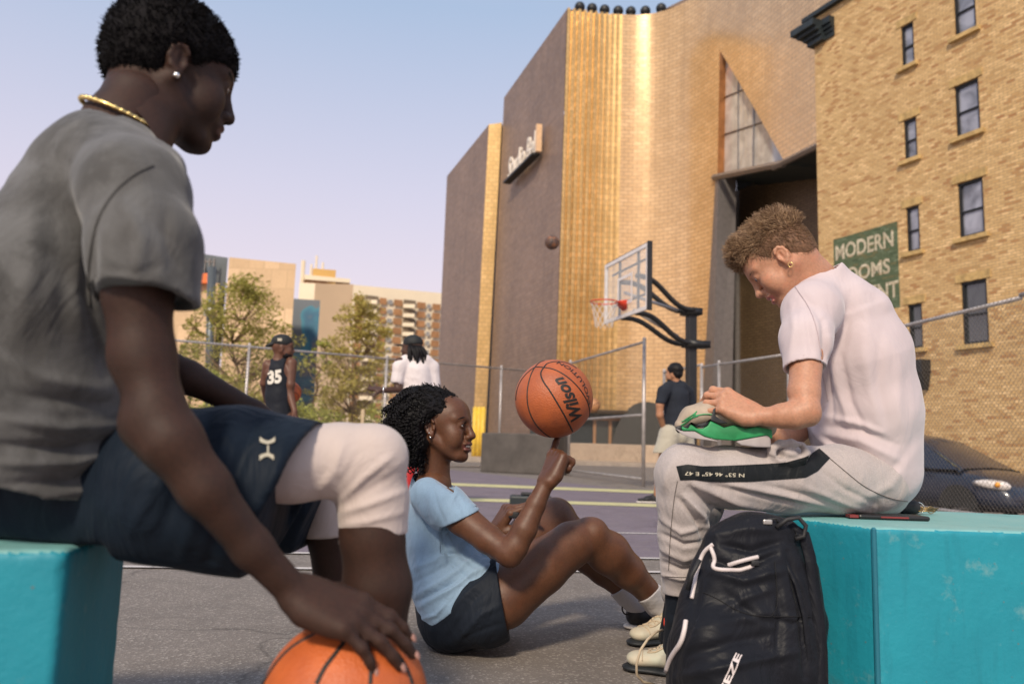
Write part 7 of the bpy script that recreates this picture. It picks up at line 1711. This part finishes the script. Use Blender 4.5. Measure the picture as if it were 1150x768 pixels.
# ---- white tee with dreadlocks
D = 7.9
arms = [[(449, 407, D - .1, 6), (446, 425, D - .12, 5), (448, 437, D - .12, 4.4), (430, 438.5, D - .22, 3), ], [(484, 408, D + .05, 6), (487, 428, D + .05, 5), (486, 448, D + .05, 4), (483, 466, D, 3)]]
legs = [[(460, 470, D, 11), (459, 515, D, 7.5), (458, 545, D, 6), (457, 562, D, 4)], [(476, 470, D, 11), (476, 515, D, 7.5), (476, 545, D, 6), (476, 562, D, 4)]]
root, F, R, c, W = figure('player in white tee and black cap with dreadlocks, arm held out, back turned', D, m_skin_b, (465, 402), (462.5, 391.5), 165, 0, arms, legs, [(466, 405, D, 6), (466, 418, D, 11), (468, 445, D, 10), (468, 470, D, 10)])
hand(F, P(429, 438.5, D - .22), V(-1, -.15, .12), V(.1, .3, -.9), 1, 1.15, [(5, 15, 10), (12, 20, 10), (18, 25, 10), (28, 30, 15)], (14, 5, -5, -16), thumb=((.034, .030, .010), (.060, .046, .026), (.074, .064, .044))); body = link('body', F.mesh('body'), skinM('skin_dark2', (.06, .027, .017), .5, sub=0), root)
F = Field(*bounds([(435, 392, D - .25), (498, 480, D + .25)], .1), .007); chainp(F, [(466, 401, D, 7), (466, 405, D, 9)], .03); chainp(F, [(466, 418, D, 15.5), (468, 445, D, 16), (466, 466, D, 16.5)], .03, flat=((1, 0, 0), 1.15)); chainp(F, [(456, 405, D - .05, 7), (449, 412, D - .1, 7.5), (446, 427, D - .12, 7.2)], .03); chainp(F, [(478, 405, D, 7), (485, 413, D + .05, 8), (487, 432, D + .05, 8)], .03)
F.wob(.005, 16, 6); F.cutbox(P(430, 450, D) + V(0, .3, 0), P(449.5, 425, D) + V(0, -.5, 0), P(446, 431, D), V(0, 0, -1)); F.cutbox(P(487, 460, D) + V(0, .4, 0), P(500, 430, D) + V(0, -.3, 0), P(487, 439, D), V(0, 0, -1)); F.cut(P(466, 470, D), V(0, 0, -1)); link('tee', F.mesh('t'), m_teew, body)
F = Field(*bounds([(440, 460, D - .2), (495, 535, D + .3)], .08), .008); chainp(F, [(460, 472, D, 13), (459, 515, D, 11)], .02); chainp(F, [(475, 472, D, 13), (476, 515, D, 11)], .02); F.cut(V(0, 0, P(466, 520, D).z), V(0, 0, -1)); link('shorts', F.mesh('s'), m_jersey, body)
F = Field(*bounds([(445, 515, D - .2), (490, 560, D + .3)], .08), .008); chainp(F, [(459, 518, D, 7.8), (458, 550, D, 6.2)], .02); chainp(F, [(476, 518, D, 7.8), (476, 550, D, 6.2)], .02); link('leggings', F.mesh('s'), m_redc, body)
F = Field(*bounds([(445, 365, D - .2), (485, 400, D + .2)], .12), .006); F.ell(W(-.010, 0, .060), (.102, .086, .080), .01, '+', R); F.cut(W(0, 0, .030), R @ V(-.12, 0, -1)); F.cone(W(.075, 0, .038), W(.155, 0, .034), .030, .022, .01, flat=((0, 0, 1), .3)); link('cap', F.mesh('c'), m_capm, body)
b = MB(); rnd = random.Random(2)
for i in range(46):
    a = rnd.uniform(1.25, 5.0); r0 = .075; p = W(-.02 + r0 * math.cos(a), r0 * math.sin(a), .025); L = rnd.uniform(.13, .26); q = V(.05 * rnd.random() + (.03 if math.cos(a) < 0 else 0), rnd.uniform(-.02, .0), -L)
    b.tube([p, p + q * .3 + (p - c).normalized() * .02, p + q * .65 + (p - c).normalized() * .02, p + q], [.012, .012, .011, .006], 6)
b.build('dreadlocks', m_hair_b, body, True)
b = MB(); wp = P(431, 438.5, D - .22); b.tube([wp + V(0, .036 * math.cos(a), .036 * math.sin(a)) for a in [i * .5 for i in range(14)]], .007, 6, False); b.build('wristband', m_silver, body, True)
for px in (457, 476):
    a = V(HX(px, D).x + .06, D + .02, 0); t_ = a + V(-.27, -.02, 0); fl = ([a.x - .36, a.y - .14, -.01], [a.x + .1, a.y + .12, .2])
    F = Field(*fl, .007); shoe(F, a, t_, V(0, 0, 1)); tr_ = link('trainer', F.mesh('t'), m_shoe_blk, body); F = Field(*fl, .007); shoe(F, a, t_, V(0, 0, 1), part='sole'); link('sole', F.mesh('t'), m_sole_w, tr_)
# ---- charcoal tee, stone shorts
D = 9.8
arms = [[(745, 441, D - .12, 4.2), (741, 455, D - .15, 4.4), (741, 466, D - .15, 4), (745, 480, D - .05, 2.8)], [(771, 441, D + .12, 4.2), (776, 452, D + .14, 4.2), (777, 462, D + .14, 3.8), (770, 478, D + .2, 2.8)]]
legs = [[(752, 492, D - .05, 9), (747, 512, D - .06, 6.8), (743, 525, D - .05, 5.4), (741, 540, D - .05, 5), (737, 556, D, 3.2)], [(766, 492, D + .08, 9), (771, 512, D + .1, 6.8), (775, 528, D + .15, 5.2), (779, 545, D + .2, 4.6), (782, 555, D + .22, 3)]]
root, F, R, c, W = figure('man in charcoal tee and stone shorts walking away beside the hoop post', D, m_skin_t, (759, 432), (757, 420), 140, 0, arms, legs, [(759, 433, D, 5.5), (759, 445, D, 8), (760, 462, D, 7.5), (760, 485, D, 8)])
simple_hand(F, P(745, 481, D - .05), V(.3, .3, -1)); simple_hand(F, P(770, 479, D + .2), V(-.3, .2, -1)); body = link('body', F.mesh('body'), m_skin_t, root)
F = Field(*bounds([(735, 425, D - .25), (785, 492, D + .25)], .1), .007); chainp(F, [(759, 429, D, 5.5), (759, 433, D, 7)], .03); chainp(F, [(759, 444, D, 11.5), (760, 462, D, 11.5), (759, 480, D, 12)], .03, flat=((1, 0, 0), 1.22)); chainp(F, [(752, 434, D, 6.5), (745.5, 440, D - .12, 6.8), (742, 451, D - .15, 6)], .03); chainp(F, [(766, 434, D, 6.5), (772, 440, D + .1, 6.8), (776, 454, D + .14, 6)], .03)
F.wob(.005, 16, 8); F.cutbox(P(730, 465, D), P(746, 445, D) + V(0, -.5, 0), P(742, 454, D), V(0, 0, -1)); F.cutbox(P(774.5, 470, D), P(790, 450, D) + V(0, .5, 0), P(776, 457, D), V(0, 0, -1)); F.cut(P(760, 484, D), V(0, 0, -1)); link('tee', F.mesh('t'), m_teed, body)
F = Field(*bounds([(735, 475, D - .25), (785, 515, D + .3)], .08), .008); chainp(F, [(759, 484, D, 10.5), (759, 489, D, 12)], .02, flat=((1, 0, 0), 1.2)); chainp(F, [(752, 488, D - .05, 12), (744, 512, D - .06, 11)], .02); chainp(F, [(766, 488, D + .08, 12), (771, 512, D + .1, 11)], .02); F.wob(.004, 20, 8); F.cut(V(0, 0, P(757, 509, D).z), V(0, 0, -1)); link('shorts', F.mesh('s'), m_shorts_s, body)
F = Field(*bounds([(745, 408, D - .2), (770, 432, D + .2)], .1), .006); F.ell(W(-.018, 0, .052), (.104, .088, .092), .01, '+', R); F.ell(W(-.05, 0, .0), (.062, .070, .066), .01, '+', R); F.ell(W(.075, 0, -.03), (.07, .11, .075), .01, '-', R); F.wob(.003, 90, 2); link('hair', F.mesh('c'), m_hair_b, body)
F = Field(*bounds([(745, 408, D - .2), (770, 438, D + .2)], .1), .006); F.ell(W(.035, 0, -.075), (.055, .060, .036), .01, '+', R); F.ell(W(.085, 0, -.035), (.03, .05, .022), .01, '-', R); link('beard', F.mesh('b'), m_hair_b, body)
for (px, py, dd), (tx, ty) in (((737, 556, D), (-.27, -.08)), ((782, 555, D + .22), (-.25, .12))):
    a = V(HX(px, dd).x + .03, dd + .02, 0); t_ = a + V(tx, ty, 0); fl = ([a.x - .4, a.y - .24, -.01], [a.x + .12, a.y + .26, .2])
    F = Field(*fl, .006); shoe(F, a, t_, V(0, 0, 1), h=.08); tr_ = link('trainer', F.mesh('t'), m_shoe_blk, body); F = Field(*fl, .006); shoe(F, a, t_, V(0, 0, 1), part='sole', w=.05); link('sole', F.mesh('t'), m_sole_w, tr_)
    F = Field([a.x - .15, a.y - .12, .03], [a.x + .2, a.y + .12, .32], .006); F.cone(a + V(-.02, 0, .08), V(HX(px + 3, dd).x, dd, .26), .038, .046, .01); F.cut(V(0, 0, .255), V(0, 0, 1)); F.cut(V(0, 0, .07), V(0, 0, -1)); link('sock', F.mesh('s'), m_teew, body)
# ---- loose balls in the air
basketball(P(620, 272.5, 13.4), .125, Matrix.Rotation(.5, 3, 'X'), 'dark basketball in mid air left of the hoop', ballM('ball_two_tone', (.03, .035, .04), (.30, .12, .05)), 'basketballs', hi=False)
basketball(P(666, 455, 13.2), .1195, Matrix.Rotation(1.1, 3, 'Y'), 'tan basketball bouncing in front of the fence, half behind the spinning ball', M('ball_tan', (.42, .20, .09), .5), 'basketballs', hi=False)
# ================================================================== render settings
SC.render.engine = 'CYCLES'; SC.cycles.use_denoising = True
SC.cycles.max_bounces = 6; SC.cycles.diffuse_bounces = 3; SC.cycles.glossy_bounces = 3; SC.cycles.transparent_max_bounces = 8
SC.view_settings.view_transform = 'Standard'; SC.view_settings.look = 'None'; SC.view_settings.exposure = 0.82; SC.view_settings.gamma = 1
